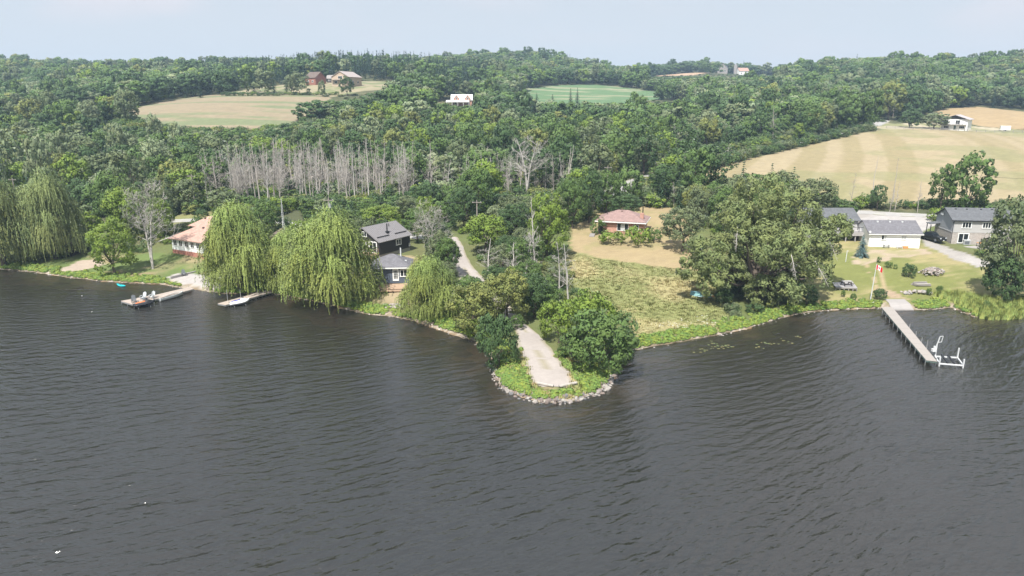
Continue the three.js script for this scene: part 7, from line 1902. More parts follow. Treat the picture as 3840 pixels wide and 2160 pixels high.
{ // white bungalow
  const o = stand('white_bungalow', 'white sided bungalow with grey shingle roof facing the lawn', 'bungalow', 'white_bungalow', -0.06, 0.2, -3.6); const w = new MB(); gableBody(w, 10.2, 7.4, -0.5, 2.6, 2.0); w.build('wall', M.whiteSiding, o); const r = new MB(); gableRoof(r, 10.2, 7.4, 2.6, 2.0, 0.35, 0.14); const rf = r.build('roof', M.greyShingle, o);
  new MB().box(0, 2.43, 4.1, 10.95, 0.16, 0.12).build('gutter', M.trim, o); for (const x of [-2.5, 0, 2.5]) new MB().box(x, 4.5, 0.55, 0.32, 0.26, 0.3).build('roof_vent', M.whiteMetal, rf);
  win(o, -2.2, 1.75, 3.7, 1.0, 0.95, 0, 2, { half: true }); win(o, 1.75, 1.7, 3.7, 1.05, 0.95, 0, 2, { glass: M.curtain }); new MB().tube([V(-4.98, 2.35, 3.74), V(-4.98, 0, 3.78)], [0.05, 0.05], 5).build('downspout', M.trim, o); new MB().box(-5.2, 2.9, 3.9, 0.3, 0.35, 0.2).build('vent_hood', M.trim, o);
  const th = [['lawn_bench', 'small black framed bench against the white bungalow wall', 'bench', -2.1, 4.3], ['garden_table', 'white folding table standing against the white bungalow wall', 'table', 0.6, 4.4]];
  for (const [n, l, c, dx, dz] of th) { const q = stand(n, l, c, 'white_bungalow', -0.06, 0.2 + dx, -3.6 + dz); const mm = n === 'lawn_bench' ? M.black : M.whiteMetal; new MB().box(0, n === 'lawn_bench' ? 0.42 : 0.72, 0, 1.2, 0.06, 0.5).build(n === 'lawn_bench' ? 'seat' : 'table_top', mm, q); for (const x of [-0.5, 0.5]) for (const z of [-0.2, 0.2]) new MB().box(x, 0.33, z, 0.06, n === 'lawn_bench' ? 0.8 : 0.72, 0.06).build('leg', mm, q); }
  const b = stand('wooden_crate', 'brown wooden planter crate against the white bungalow wall', 'planter', 'white_bungalow', -0.06, 2.0, 0.75); new MB().box(0, 0.22, 0, 1.0, 0.4, 0.45).build('box', M.plankOrange, b); new MB().box(0, 0.44, 0, 1.08, 0.06, 0.53).build('rim', M.plankOrange, b);
}
{ // grey two storey house
  const o = stand('grey_house', 'grey two storey house with stone lower walls beside the gravel driveway', 'house', 'grey_house', -0.12, 1.3, -3.6); const w = new MB(); gableBody(w, 12, 7.6, 2.4, 5.0, 1.9); w.build('wall', M.greySiding, o); new MB().box(0, 1.0, 0, 12.06, 2.8, 7.66).build('lower_wall', M.stoneBlock, o); new MB().box(0.1, 3.72, 3.8, 11.6, 2.45, 0.06).build('front_cladding', M.paleGrey, o); new MB().box(0, 2.42, 0, 12.16, 0.16, 7.76).build('band', M.paleGrey, o);
  const r = new MB(); gableRoof(r, 12, 7.6, 5.0, 1.9, 0.4, 0.14); const rf = r.build('roof', M.darkShingle, o); for (const x of [-4.4, -2.2, 0.6, 2.8]) new MB().box(x, 6.75, 0.5, 0.35, 0.3, 0.3).build('roof_vent', M.black, rf); new MB().box(0, 4.83, 4.22, 12.8, 0.16, 0.1).build('gutter', M.black, o); new MB().tube([V(-5.9, 4.8, 4.1), V(-5.95, 4.4, 3.9), V(-5.95, 0, 3.9)], [0.06, 0.06, 0.06], 5).build('downspout', M.black, o);
  win(o, -3.3, 3.95, 3.84, 1.75, 1.25, 0, 3, { t: 0.14 }); win(o, 0.6, 3.95, 3.84, 1.6, 1.2, 0, 3, { t: 0.14 }); win(o, -3.6, 1.15, 3.85, 2.0, 2.0, 0, 2, { t: 0.16, name: 'patio_door' }); win(o, 2.4, 1.5, 3.85, 1.5, 1.1, 0, 2, { t: 0.12 });
  for (const dx of [0, 0.8]) { const d = new MB(); d.loft([0, 0.2, 0.33].map((rr, k) => many(10, a => V(-6.15 - 0.06 * k, 5.6 + Math.sin(a * 0.628) * rr, -0.6 - dx * 0.9 + Math.cos(a * 0.628) * rr)))); d.build('satellite_dish', M.whiteMetal, o); }
  new MB().slab([V(-8.0, 3.05, -1.6), V(-6.02, 3.35, -1.6), V(-6.02, 3.35, -3.8), V(-8.0, 3.05, -3.8)].reverse(), 0.12).build('porch_roof', M.darkShingle, o); new MB().box(-7.8, 1.4, -1.8, 0.14, 3.1, 0.14).box(-7.8, 1.4, -3.6, 0.14, 3.1, 0.14).build('porch_post', M.black, o);
  const pt = stand('patio_slab', 'pale curved concrete patio beside the two storey grey house', 'patio', 'patioset', 0, 0, 0.2); const pl = new MB(), ring = many(18, k => V(Math.cos(k * 0.349) * 3.4, 0.08, -Math.sin(k * 0.349) * 2.0)); pl.slab(ring, 0.5).build('slab', M.concrete, pt);
  const ac = stand('air_conditioner', 'grey box shaped heat pump at the corner of the two storey house', 'heat pump', 'hottub', -0.12, 0.2, 0.4); new MB().box(0, 0.5, 0, 1.3, 0.95, 0.9).build('casing', M.galv, ac); new MB().box(0, 1.02, 0, 1.4, 0.08, 1.0).build('top', M.whiteMetal, ac); new MB().box(0, 0.5, 0.46, 0.9, 0.6, 0.03).build('grille', M.chairGrey, ac);
  const tb = stand('patio_table', 'orange topped patio table standing on the curved concrete patio', 'table', 'patioset', 0.2, 0.4, 0.2, -0.08); new MB().box(0, 0.74, 0, 1.8, 0.06, 1.0).build('table_top', M.plankOrange, tb); for (const x of [-0.8, 0.8]) for (const z of [-0.4, 0.4]) new MB().box(x, 0.36, z, 0.07, 0.72, 0.07).build('leg', M.black, tb);
  [[-0.9, 1.1, 3.3], [0.3, 1.2, 3.0], [1.5, 1.0, 2.8], [1.6, -0.5, 0.3]].forEach(([dx, dz, t]) => { const c = stand('patio_chair', 'black patio chair beside the orange topped table', 'chair', 'patioset', t, 0.4 + dx, 0.2 + dz, -0.08, 'chairs around the patio table'); new MB().box(0, 0.43, 0, 0.5, 0.05, 0.5).build('seat', M.black, c); new MB().box(0, 0.75, -0.24, 0.5, 0.6, 0.04).build('backrest', M.black, c); for (const x of [-0.22, 0.22]) for (const z of [-0.22, 0.22]) new MB().box(x, 0.21, z, 0.04, 0.42, 0.04).build('leg', M.black, c); });
}
{ // farmhouse by the hayfield
  const o = stand('farmhouse', 'white chalet style farmhouse with balcony above the hayfield', 'house', 'farmhouse', -0.72, 0, -3); const w = new MB(); gableBody(w, 11.5, 11, -0.5, 5.2, 0, false); w.build('wall', M.whiteSiding, o); const gb = new MB(); gableBody(gb, 11.5, 11, 5.2, 5.21, 2.0, false); gb.build('gable', M.brownSiding, o);
  const r = new MB(); gableRoof(r, 11.5, 11, 5.2, 2.0, 0.9, 0.16, false); r.build('roof', mat(0.42, 0.38, 0.38, 0.6), o); new MB().box(-0.4, 2.55, 6.2, 11.5, 0.18, 1.5).build('balcony', M.weathered, o); railing(o, [[-6, 6.85], [5.2, 6.85]], 2.6, 0.95, M.weathered, 1.4);
  for (const x of [-5.9, -2.2, 1.5, 5.2]) new MB().box(x, 1.1, 6.8, 0.16, 3.0, 0.16).build('balcony_post', M.weathered, o);
  win(o, -3.6, 3.9, 5.5, 1.7, 1.5, 0, 2); win(o, 1.4, 3.75, 5.5, 1.9, 1.9, 0, 2); win(o, -3.3, 1.3, 5.5, 2.2, 1.1, 0, 3); win(o, 3.4, 1.3, 5.5, 2.2, 1.1, 0, 3); door(o, 0.4, 0, 5.5, 1.0, 2.1, 0, M.greenFrame); win(o, 5.75, 1.4, 2, 1.0, 0.9, QT, 2);
  const t = stand('white_trailer', 'small white enclosed trailer parked beyond the farmhouse fence', 'trailer', 'trailer', -0.4); new MB().box(0, 1.5, 0, 4.2, 1.9, 2.2).build('body', M.white, t); new MB().box(0, 2.52, 0, 4.3, 0.14, 2.3).build('roof', M.white, t); for (const z of [-1, 1]) new MB().tube([V(0, 0.38, z - 0.12), V(0, 0.38, z + 0.12)], [0.4, 0.4], 12, true).build('wheel', M.rubber, t); new MB().bar(V(-2.1, 0.5, 0), V(-3.3, 0.45, 0), 0.1, 0.1).build('drawbar', M.galv, t);
  for (let k = 0; k < 20; k++) { const f = k / 19, x = lerp(186, 266, f), z = lerp(-361, -352, f) + 2; const p = thing('fence_section', 'grey split rail fence section in front of the farmhouse', 'fence', x, ground(x, z), z, -0.12, 'rail fence of the farmyard'); new MB().box(0, 0.55, 0, 0.16, 1.4, 0.16).build('post', M.weathered, p); for (const y of [0.4, 0.75, 1.1]) new MB().box(2.1, y, 0, 4.2, 0.1, 0.08).build('rail', M.weathered, p); }
}
function plainHouse(name, label, cat, key, turn, w, d, h, rise, wm, rm, alongX, wins, o = {}) {
  const g = stand(name, label, cat, key, turn, o.dx || 0, o.dz || 0); const b = new MB(); gableBody(b, w, d, -0.8, h, rise, alongX); b.build('wall', wm, g); const r = new MB(); gableRoof(r, w, d, h, rise, 0.5, 0.16, alongX); r.build('roof', rm, g);
  for (const [x, y, z, ww, hh, ry] of wins) win(g, x, y, z, ww, hh, ry || 0, 2, { t: 0.14 }); return g;
}
{
  const g = plainHouse('cream_house', 'cream stucco house with grey roof on the wooded hill', 'house', 'cream_house', -0.35, 13, 15, 5.2, 3.4, M.creamStucco, mat(0.36, 0.31, 0.29, 0.8), false, [[-3.4, 2.0, 7.5, 2.2, 1.6], [3, 2.0, 7.5, 2.2, 1.6], [0, 4.9, 7.5, 3.0, 1.6], [6.5, 2, 3, 1.8, 1.5, QT], [6.5, 2, -3, 1.8, 1.5, QT]]);
  new MB().box(0, 3.4, 8.4, 12, 0.2, 1.8).build('balcony', M.weathered, g);
  plainHouse('red_barn', 'red boarded barn with grey gambrel style roof beside the cream house', 'barn', 'red_barn', -0.5, 9, 10, 4.2, 3.6, M.barnRed, M.brownShingle, true, [[-2, 1.8, 5, 1.4, 1.2], [2, 1.8, 5, 1.4, 1.2], [-4.5, 4.6, 0, 1.2, 1.2, -QT]]);
  plainHouse('hill_cabin', 'small dark cabin between the red barn and the cream house', 'cabin', 'hill_cabin', -0.2, 7, 5, 2.6, 2.0, M.brownSiding, M.weathered, true, [[-1.6, 1.4, 2.5, 1.2, 1.1], [1.6, 1.4, 2.5, 1.2, 1.1]]);
  const k = plainHouse('white_roof_house', 'brick farmhouse with white metal roof and two gable dormers among trees', 'house', 'white_roof_house', 0.05, 12.4, 7.4, 3.6, 3.0, M.paleBrick, M.white, true, [[-4, 1.6, 3.7, 1.2, 1.4], [4, 1.6, 3.7, 1.2, 1.4]]);
  for (const x of [-3.2, 3.6]) { const d = new MB(); d.m = new THREE.Matrix4().setPosition(x, 0, 2.6); gableBody(d, 3.2, 3.4, 3.2, 4.6, 1.9, false); d.build('dormer', M.paleBrick, k); const e = new MB(); e.m = new THREE.Matrix4().setPosition(x, 0, 2.6); gableRoof(e, 3.2, 3.4, 4.6, 1.9, 0.3, 0.12, false); e.build('dormer_roof', M.white, k); win(k, x, 4.4, 4.32, 0.9, 1.3, 0, 2, { t: 0.1 }); }
  new MB().slab([V(-9.5, 2.3, 7.2), V(4.5, 2.3, 7.2), V(4.5, 3.4, 3.9), V(-9.5, 3.4, 3.9)], 0.12).build('porch_roof', M.white, k); for (let j = 0; j < 5; j++) new MB().box(-9.2 + j * 3.4, 1.0, 7.0, 0.2, 2.6, 0.2).build('porch_post', M.trim, k);
  plainHouse('grey_barn', 'tall grey barn on the far ridge beside the tan field', 'barn', 'farbarn', -0.3, 13, 16, 7, 6, M.weathered, M.galv, false, [[0, 8, 8, 2, 2], [-3, 3, 8, 2, 2], [3, 3, 8, 2, 2]]);
  plainHouse('ridge_house', 'pale house with reddish roof on the far ridge beyond the barn', 'house', 'farhouse', 0.2, 14, 10, 5, 4, M.whiteSiding, M.tanShingle, true, [[-4, 2, 5, 1.8, 1.6], [4, 2, 5, 1.8, 1.6]]);
  plainHouse('red_farm_house', 'red house with white roof on the skyline above the sloping field', 'house', 'redhouse', 0.4, 15, 10, 6, 4, M.barnRed, M.white, false, [[-4, 3, 5, 2, 2], [4, 3, 5, 2, 2]]);
  const s = stand('silo', 'round grey silo beside the far ridge barn', 'silo', 'farsilo', 0); new MB().tube([V(0, -1, 0), V(0, 12, 0)], [2.4, 2.4], 16).build('tower', M.concrete, s); new MB().tube([V(0, 12, 0), V(0, 13.2, 0), V(0, 13.9, 0)], [2.5, 1.6, 0.05], 16).build('dome', M.galv, s);
}
// ---------------------------------------------------------------- docks, boats, shore furniture
const Qp = (q, k) => V(q[2 * k], 0, q[2 * k + 1]);
function dock(name, label, key, y, n, top, frame, posts, postH, extra) {
  const q = QUAD[key], c = V(0, 0, 0); for (let k = 0; k < 4; k++) c.add(Qp(q, k)); c.multiplyScalar(0.25); const o = thing(name, label, 'dock', c.x, 0, c.z);
  const a = Qp(q, 0).sub(c), b = Qp(q, 1).sub(c), d = Qp(q, 3).sub(c), e = Qp(q, 2).sub(c), P = (s, t) => a.clone().lerp(b, s).lerp(d.clone().lerp(e, s), t).setY(y);
  const len = a.distanceTo(d), g = 0.012 / (len / n) / n * 1.6;
  for (let k = 0; k < n; k++) { const t0 = k / n + g, t1 = (k + 1) / n - g; new MB().slab([P(0, t0), P(1, t0), P(1, t1), P(0, t1)], 0.06).build('deck_panel', top, o); }
  const f = new MB(); for (const s of [0.015, 0.985]) f.bar(P(s, 0.002).setY(y - 0.16), P(s, 0.998).setY(y - 0.16), 0.07, 0.19); for (let k = 0; k <= n; k++) f.bar(P(0.03, clamp(k / n, 0.004, 0.996)).setY(y - 0.17), P(0.97, clamp(k / n, 0.004, 0.996)).setY(y - 0.17), 0.06, 0.17); f.build('frame', frame, o);
  for (const [s, t, up] of posts) { const p = P(s, t); new MB().tube([p.clone().setY(Math.min(-0.3, ground(p.x + c.x, p.z + c.z)) - 0.3), p.clone().setY(y + up)], [0.045, 0.045], 7, true).build('post', M.alu, o); }
  if (extra) extra(o, P); return o;
}
dock("long_dock", 'long white topped dock reaching from the concrete ramp to the boat lift', 'dockR', 0.8, 11, M.dockPale, M.greenFrame, [...many(11, k => [-0.03, 0.005 + k * 0.095, 0.02]), [1.03, 0.02, 0.3], [1.03, 0.2, 1.15], [1.03, 0.3, 0.7], [1.03, 0.42, 0.6], [1.03, 0.56, 0.6]]);
dock('wide_dock', 'wide dock platform carrying the deck chairs', 'platA', 0.55, 4, M.dockTop, M.alu, [[0, 0.02, 0.05], [0.5, 0.0, 0.02], [1, 0.02, 0.02], [1, 0.98, 0.9], [0, 0.98, 0.1]]);
dock('dock_walkway', 'walkway dock leading from the gravel beach to the chair platform', 'walkA', 0.57, 4, M.dockTop, M.alu, [[0.02, 0.02, 1.3], [0.02, 0.33, 0.05], [0.02, 0.66, 0.05], [0.98, 0.97, 0.3], [0.02, 0.97, 0.05]]);
dock('short_dock', 'short tan dock with tall mooring posts beneath the willows', 'dockB', 0.55, 5, M.dockTop, M.alu, [[0.98, 0.1, 0.02], [0.98, 0.62, 0.02], [0.0, 0.18, 1.9], [0.0, 0.42, 1.3], [0.0, 0.74, 0.5]], 0, (o, P) => { const b = new MB(); for (let k = 0; k < 12; k++) b.bar(P(0.99, 0.03 + k * 0.078).setY(0.4), P(0.99, 0.06 + k * 0.078).setY(-0.05), 0.04, 0.04); b.bar(P(0.99, 0.01).setY(-0.04), P(0.99, 0.97).setY(-0.04), 0.05, 0.05); b.build('truss', M.alu, o); });
{ // boat lift beside the long dock
  const q = QUAD.lift, c = V(0, 0, 0); for (let k = 0; k < 4; k++) c.add(Qp(q, k)); c.multiplyScalar(0.25); const o = thing('boat_lift', 'empty white boat lift with black bunks at the end of the long dock', 'boat lift', c.x, 0, c.z), P = many(4, k => Qp(q, k).sub(c).setY(0.35));
  const f = new MB(); for (let k = 0; k < 4; k++) f.bar(P[k], P[(k + 1) % 4], 0.14, 0.16); f.build('frame', M.whiteMetal, o);
  P.forEach((p, k) => new MB().bar(p.clone().setY(-2.5), p.clone().setY([1.2, 1.2, 1.7, 1.9][k]), 0.13, 0.13).build('post', M.whiteMetal, o));
  for (const s of [0.34, 0.62]) { const a = P[0].clone().lerp(P[1], s), b = P[3].clone().lerp(P[2], s - 0.05); new MB().bar(a.setY(0.52), b.setY(0.62), 0.2, 0.12).build('bunk', M.black, o); }
  const w = P[3]; const wh = new MB(); wh.bar(w.clone().setY(1.9), w.clone().add(V(0.25, 0, -0.05)).setY(3.0), 0.09, 0.09); for (const [y0, y1] of [[2.3, 3.1]]) { wh.bar(V(w.x + 0.1, y0, w.z), V(w.x + 0.6, y0, w.z - 0.1), 0.06, 0.06).bar(V(w.x + 0.2, y1, w.z), V(w.x + 0.7, y1, w.z - 0.1), 0.06, 0.06).bar(V(w.x + 0.6, y0, w.z - 0.1), V(w.x + 0.7, y1, w.z - 0.1), 0.06, 0.06); } wh.build('winch_frame', M.whiteMetal, o); new MB().box(w.x - 0.35, 1.25, w.z + 0.1, 0.5, 0.35, 0.4).box(w.x - 0.3, 1.6, w.z + 0.1, 0.22, 0.4, 0.22).build('winch_motor', M.whiteMetal, o);
}
{ // concrete ramp
  const q = QUAD.ramp, c = V(0, 0, 0); for (let k = 0; k < 4; k++) c.add(Qp(q, k)); c.multiplyScalar(0.25); const o = thing('boat_ramp', 'square pale concrete boat ramp at the shore end of the long dock', 'boat ramp', c.x, 0, c.z); const P = (s, t) => { const r = Qp(q, 0).lerp(Qp(q, 1), s).lerp(Qp(q, 3).lerp(Qp(q, 2), s), t); return V(r.x - c.x, Math.max(0.06, ground(r.x, r.z)) + 0.1, r.z - c.z); }; for (let j = 0; j < 7; j++) for (let i = 0; i < 2; i++) new MB().slab([P(i / 2, j / 7), P((i + 1) / 2, j / 7), P((i + 1) / 2, (j + 1) / 7), P(i / 2, (j + 1) / 7)], 0.4).build('slab', M.concrete, o);
}
{ // picnic platform and table
  const q = QUAD.platform, c = V(0, 0, 0); for (let k = 0; k < 4; k++) c.add(Qp(q, k)); c.multiplyScalar(0.25); const y0 = ground(c.x, c.z), o = thing('picnic_platform', 'square grey timber platform on the lawn beneath the picnic table', 'platform', c.x, y0, c.z), P = many(4, k => Qp(q, k).sub(c).setY(0.42)), pt = (s, t) => P[0].clone().lerp(P[1], s).lerp(P[3].clone().lerp(P[2], s), t);
  for (let k = 0; k < 16; k++) new MB().slab([pt(k / 16 + 0.003, 0), pt((k + 1) / 16 - 0.003, 0), pt((k + 1) / 16 - 0.003, 1), pt(k / 16 + 0.003, 1)], 0.06).build('board', M.greyDeck, o);
  const f = new MB(); for (const t of [0.02, 0.5, 0.98]) f.bar(pt(0.01, t).setY(0.26), pt(0.99, t).setY(0.26), 0.09, 0.18); for (let k = 0; k <= 5; k++) for (const t of [0.02, 0.98]) { const r = pt(clamp(k / 5, 0.02, 0.98), t); f.box(r.x, 0.0, r.z, 0.12, 0.5, 0.12); } f.build('joist_frame', M.weathered, o);
  const t = thing('picnic_table', 'dark brown picnic table with attached benches on the square platform', 'picnic table', c.x + 0.2, y0 + 0.42, c.z + 0.3, 0.1); for (let k = 0; k < 5; k++) new MB().box(0, 0.75, -0.32 + k * 0.16, 1.8, 0.05, 0.15).build('board', M.greyDeck, t); for (const z of [-0.8, 0.8]) new MB().box(0, 0.45, z, 1.8, 0.05, 0.28).build('bench', M.darkWood, t); for (const x of [-0.65, 0.65]) { new MB().bar(V(x, 0.02, -0.7), V(x, 0.72, -0.2), 0.07, 0.12).bar(V(x, 0.02, 0.7), V(x, 0.72, 0.2), 0.07, 0.12).box(x + 0.08, 0.4, 0, 0.07, 0.1, 1.75).build('leg', M.darkWood, t); }
}
{ // flagpole
  const o = stand('flagpole', 'tall white flagpole flying a red and white flag on the lawn', 'flagpole', 'flag'); new MB().tube([V(0, -0.2, 0), V(0.1, 3, 0), V(0.25, 6.4, 0)], [0.09, 0.07, 0.04], 8, true).build('pole', M.whiteMetal, o); new MB().tube([V(0.25, 6.4, 0), V(0.25, 6.52, 0)], [0.07, 0.03], 8, true).build('finial', M.chrome, o);
  const cv = document.createElement('canvas'); cv.width = 128; cv.height = 64; const x = cv.getContext('2d'); x.fillStyle = '#f4f4f2'; x.fillRect(0, 0, 128, 64); x.fillStyle = '#d0202c'; x.fillRect(0, 0, 32, 64); x.fillRect(96, 0, 32, 64);
  x.beginPath(); [[64, 10], [68, 18], [73, 15], [71, 27], [78, 21], [80, 25], [87, 24], [84, 31], [88, 34], [76, 43], [77, 47], [65, 45], [65, 55], [63, 55], [63, 45], [51, 47], [52, 43], [40, 34], [44, 31], [41, 24], [48, 25], [50, 21], [57, 27], [55, 15], [60, 18]].forEach((p, k) => k ? x.lineTo(p[0], p[1]) : x.moveTo(p[0], p[1])); x.fill();
  const ft = new THREE.CanvasTexture(cv); ft.colorSpace = THREE.SRGBColorSpace; const b = new MB(), nu = 14, nv = 7; for (let i = 0; i <= nu; i++) for (let j = 0; j <= nv; j++) { const u = i / nu, v = j / nv; b.v(0.28 + 0.95 * u, 5.4 + 0.75 * v - 0.6 * u * u, 0.16 * Math.sin(u * 7 + v) * u, 0, 0, 1, u, v); if (i && j) { const a = (i - 1) * (nv + 1) + j - 1; b.i.push(a, a + nv + 1, a + nv + 2, a, a + nv + 2, a + 1); } } b.smooth = true; b.build('flag', new THREE.MeshStandardMaterial({ map: ft, side: THREE.DoubleSide, roughness: 0.8 }), o);
  const s = stand('flat_boulder', 'flat pale boulder at the foot of the flagpole', 'rock', 'flag', 0, -0.6, 0.7); mesh('stone', rockGeo(5), mat(0.45, 0.38, 0.33, 0.95, { map: T.bark }), s).scale.set(1.3, 0.25, 0.5);
}
function rockGeo(seed) { const g = new THREE.IcosahedronGeometry(1, 1), p = g.attributes.position, R = rng(seed), k = [R() * 9, R() * 9]; for (let i = 0; i < p.count; i++) { const x = p.getX(i), y = p.getY(i), z = p.getZ(i), s = 0.72 + 0.5 * noise(x * 1.6 + k[0], y * 1.6 + z * 1.3 + k[1]); p.setXYZ(i, x * s * 1.1, y * s * 0.8, z * s); } g.computeVertexNormals(); return g; }
function adirondack(label, x, y, z, turn, m, group) {
  const o = thing('deck_chair', label, 'chair', x, y, z, turn, group); for (let k = 0; k < 4; k++) new MB().at(-0.21 + k * 0.14, 0.36, 0.05, 0, 0.16).box(0, 0, 0, 0.125, 0.03, 0.56).build('seat_slat', m, o);
  for (let k = 0; k < 5; k++) new MB().at(-0.24 + k * 0.12, 0.3, -0.25, 0, -0.38).box(0, 0.40 + 0.04 * (2 - Math.abs(k - 2)), 0, 0.11, 0.78 + 0.08 * (2 - Math.abs(k - 2)), 0.03).build('back_slat', m, o);
  for (const s of [-1, 1]) { new MB().box(s * 0.36, 0.6, 0.06, 0.15, 0.03, 0.75).build('armrest', m, o); new MB().box(s * 0.34, 0.29, 0.34, 0.04, 0.6, 0.12).build('front_leg', m, o); new MB().bar(V(s * 0.3, 0.38, 0.32), V(s * 0.3, 0.03, -0.55), 0.04, 0.12).build('rear_leg', m, o); }
}
adirondack('dark grey slatted deck chair turned away from the two pale ones on the dock', AT.chair1[0], 0.56, AT.chair1[1], 0.5, M.chairGrey);
adirondack('pale grey slatted deck chair on the dock, nearer the dark chair', AT.chair2[0], 0.56, AT.chair2[1], -0.15, M.chairPale);
adirondack('pale grey slatted deck chair on the dock, nearer the mooring post', AT.chair3[0], 0.56, AT.chair3[1], -0.15, M.chairPale);
adirondack('dark grey slatted deck chair on the pale gravel beach', AT.beachchair[0], ground(...AT.beachchair), AT.beachchair[1], 0.5, M.chairGrey);
{ const o = thing('fire_bowl', 'dark low fire bowl table among the dock chairs', 'fire bowl', AT.chair1[0] + 1.3, 0.56, AT.chair1[1] - 0.9); new MB().tube([V(0, 0.3, 0), V(0, 0.45, 0)], [0.32, 0.5], 12, true).build('bowl', M.chairGrey, o); for (let k = 0; k < 3; k++) new MB().bar(V(Math.cos(k * 2.1) * 0.2, 0.3, Math.sin(k * 2.1) * 0.2), V(Math.cos(k * 2.1) * 0.35, 0.02, Math.sin(k * 2.1) * 0.35), 0.05, 0.05).build('leg', M.black, o); }
function watercraft(name, label, key, turn, hull, deckM, seatM) {
  const o = thing(name, label, 'watercraft', AT[key][0], 0, AT[key][1], turn), sec = [[-1.6, 0.48, 0.02], [-1.0, 0.58, 0.0], [0, 0.6, 0.0], [0.8, 0.5, 0.06], [1.35, 0.28, 0.2], [1.65, 0.05, 0.38]];
  const h = new MB(); h.loft([[-1.6, 0.02, 0.3], ...sec, [1.66, 0.02, 0.4]].map(([z, w, y]) => [V(-w, y + 0.66, z), V(-w * 1.05, y + 0.52, z), V(-w * 0.6, y + 0.3, z), V(0, y + 0.22, z), V(w * 0.6, y + 0.3, z), V(w * 1.05, y + 0.52, z), V(w, y + 0.66, z), V(0, y + 0.72, z)].reverse())); h.build('hull', hull, o);
  const d = new MB(); d.loft([[-1.5, 0.3, 0.68, 0.1], [-0.9, 0.36, 0.7, 0.16], [0.1, 0.36, 0.72, 0.22], [0.5, 0.42, 0.76, 0.42], [0.95, 0.38, 0.8, 0.28], [1.4, 0.18, 0.86, 0.06]].map(([z, w, y, t]) => [V(-w, y - 0.08, z), V(-w * 0.8, y + t, z), V(0, y + t * 1.15, z), V(w * 0.8, y + t, z), V(w, y - 0.08, z)].reverse()), false); d.build('deck', deckM, o);
  new MB().loft([[-1.25, 0.2, 0.84], [-0.7, 0.24, 0.95], [-0.45, 0.22, 0.98], [0.1, 0.24, 1.02], [0.32, 0.14, 1.06]].map(([z, w, y]) => [V(-w, y - 0.14, z), V(-w * 0.8, y, z), V(w * 0.8, y, z), V(w, y - 0.14, z)].reverse()), false).build('seat', seatM, o);
  new MB().bar(V(-0.38, 1.36, 0.5), V(0.38, 1.36, 0.5), 0.06, 0.06).bar(V(0, 1.1, 0.55), V(0, 1.36, 0.5), 0.14, 0.14).build('handlebar', M.black, o); new MB().at(0, 1.25, 0.72, 0, -0.6).box(0, 0, 0, 0.4, 0.3, 0.03).build('windshield', M.black, o);
  return o;
}
watercraft('personal_watercraft', 'black and orange personal watercraft on a lift beside the chair dock', 'jetA', 2.25, mat(0.02, 0.02, 0.024, 0.25, { clearcoat: 1 }), M.black, M.orange);
watercraft('personal_watercraft', 'white and blue personal watercraft beside the short tan dock', 'jetB', 2.2, M.jetWhite, M.jetWhite, M.jetBlue);
for (const [k, t, l] of [['jetA', 2.25, 'aluminium cradle lift carrying the black and orange watercraft'], ['jetB', 2.2, 'aluminium cradle lift carrying the white and blue watercraft']]) { const o = thing('watercraft_lift', l, 'boat lift', AT[k][0], 0, AT[k][1], t); for (const s of [-1, 1]) new MB().bar(V(s * 0.38, 0.2, -1.3), V(s * 0.38, 0.2, 1.1), 0.12, 0.08).build('bunk', M.black, o); for (const z of [-1.0, 0.8]) new MB().bar(V(-0.8, 0.12, z), V(0.8, 0.12, z), 0.07, 0.07).build('crossbar', M.alu, o); for (const s of [-1, 1]) for (const z of [-1.0, 0.8]) new MB().box(s * 0.78, -0.5, z, 0.07, 1.5, 0.07).build('leg', M.alu, o); }
function hullBoat(o, L, Wd, Hh, m, inner) {
  const sec = many(9, k => { const t = k / 8, w = Wd / 2 * Math.pow(Math.sin(Math.PI * clamp(0.2 + t * 0.8, 0, 1)), 0.55) * (k === 8 ? 0.05 : 1); return [(t - 0.5) * L, k === 8 ? 0.02 : w, 0.14 * t * t]; });
  const ring = (s, inn) => { const [z, w0, y] = s, w = Math.max(0.01, w0 - inn), b = inn; return [V(w, y + Hh, z), V(w * 0.92, y + Hh * 0.55, z), V(w * 0.6, y + Hh * 0.12 + b, z), V(0, y + 0.02 + b, z), V(-w * 0.6, y + Hh * 0.12 + b, z), V(-w * 0.92, y + Hh * 0.55, z), V(-w, y + Hh, z)]; };
  const h = new MB(); h.loft(sec.map(s => ring(s, 0)), false); const e = ring(sec[0], 0); h.loft([e, e.map(() => V(0, Hh * 0.5, sec[0][0]))], false); h.build('hull', m, o);
  const n = new MB(); n.loft(sec.slice(0, 8).map(s => ring(s, 0.05)).map(r => r.slice().reverse()), false); n.build('inside', inner, o);
  const g = new MB(); for (let k = 0; k < 8; k++) for (const s of [1, -1]) g.bar(V(sec[k][1] * s, sec[k][2] + Hh, sec[k][0]), V(sec[k + 1][1] * s, sec[k + 1][2] + Hh, sec[k + 1][0]), 0.07, 0.05); g.bar(V(-sec[0][1], Hh, sec[0][0]), V(sec[0][1], Hh, sec[0][0]), 0.07, 0.05); g.build('gunwale', M.boatWhite, o);
  for (const t of [0.3, 0.6]) new MB().box(0, Hh * 0.72, (t - 0.5) * L, Wd * 0.86, 0.05, 0.28).build('thwart', M.boatWhite, o);
}
{ const o = thing('rowing_boat', 'pale grey aluminium rowing boat moored along the chair dock walkway', 'boat', AT.rowboat[0], -0.06, AT.rowboat[1], 2.62); hullBoat(o, 4.6, 1.5, 0.6, M.boatWhite, M.galv); new MB().bar(V(-0.3, 0.66, -1.4), V(0.25, 0.72, 1.2), 0.05, 0.04).build('oar', M.weathered, o); }
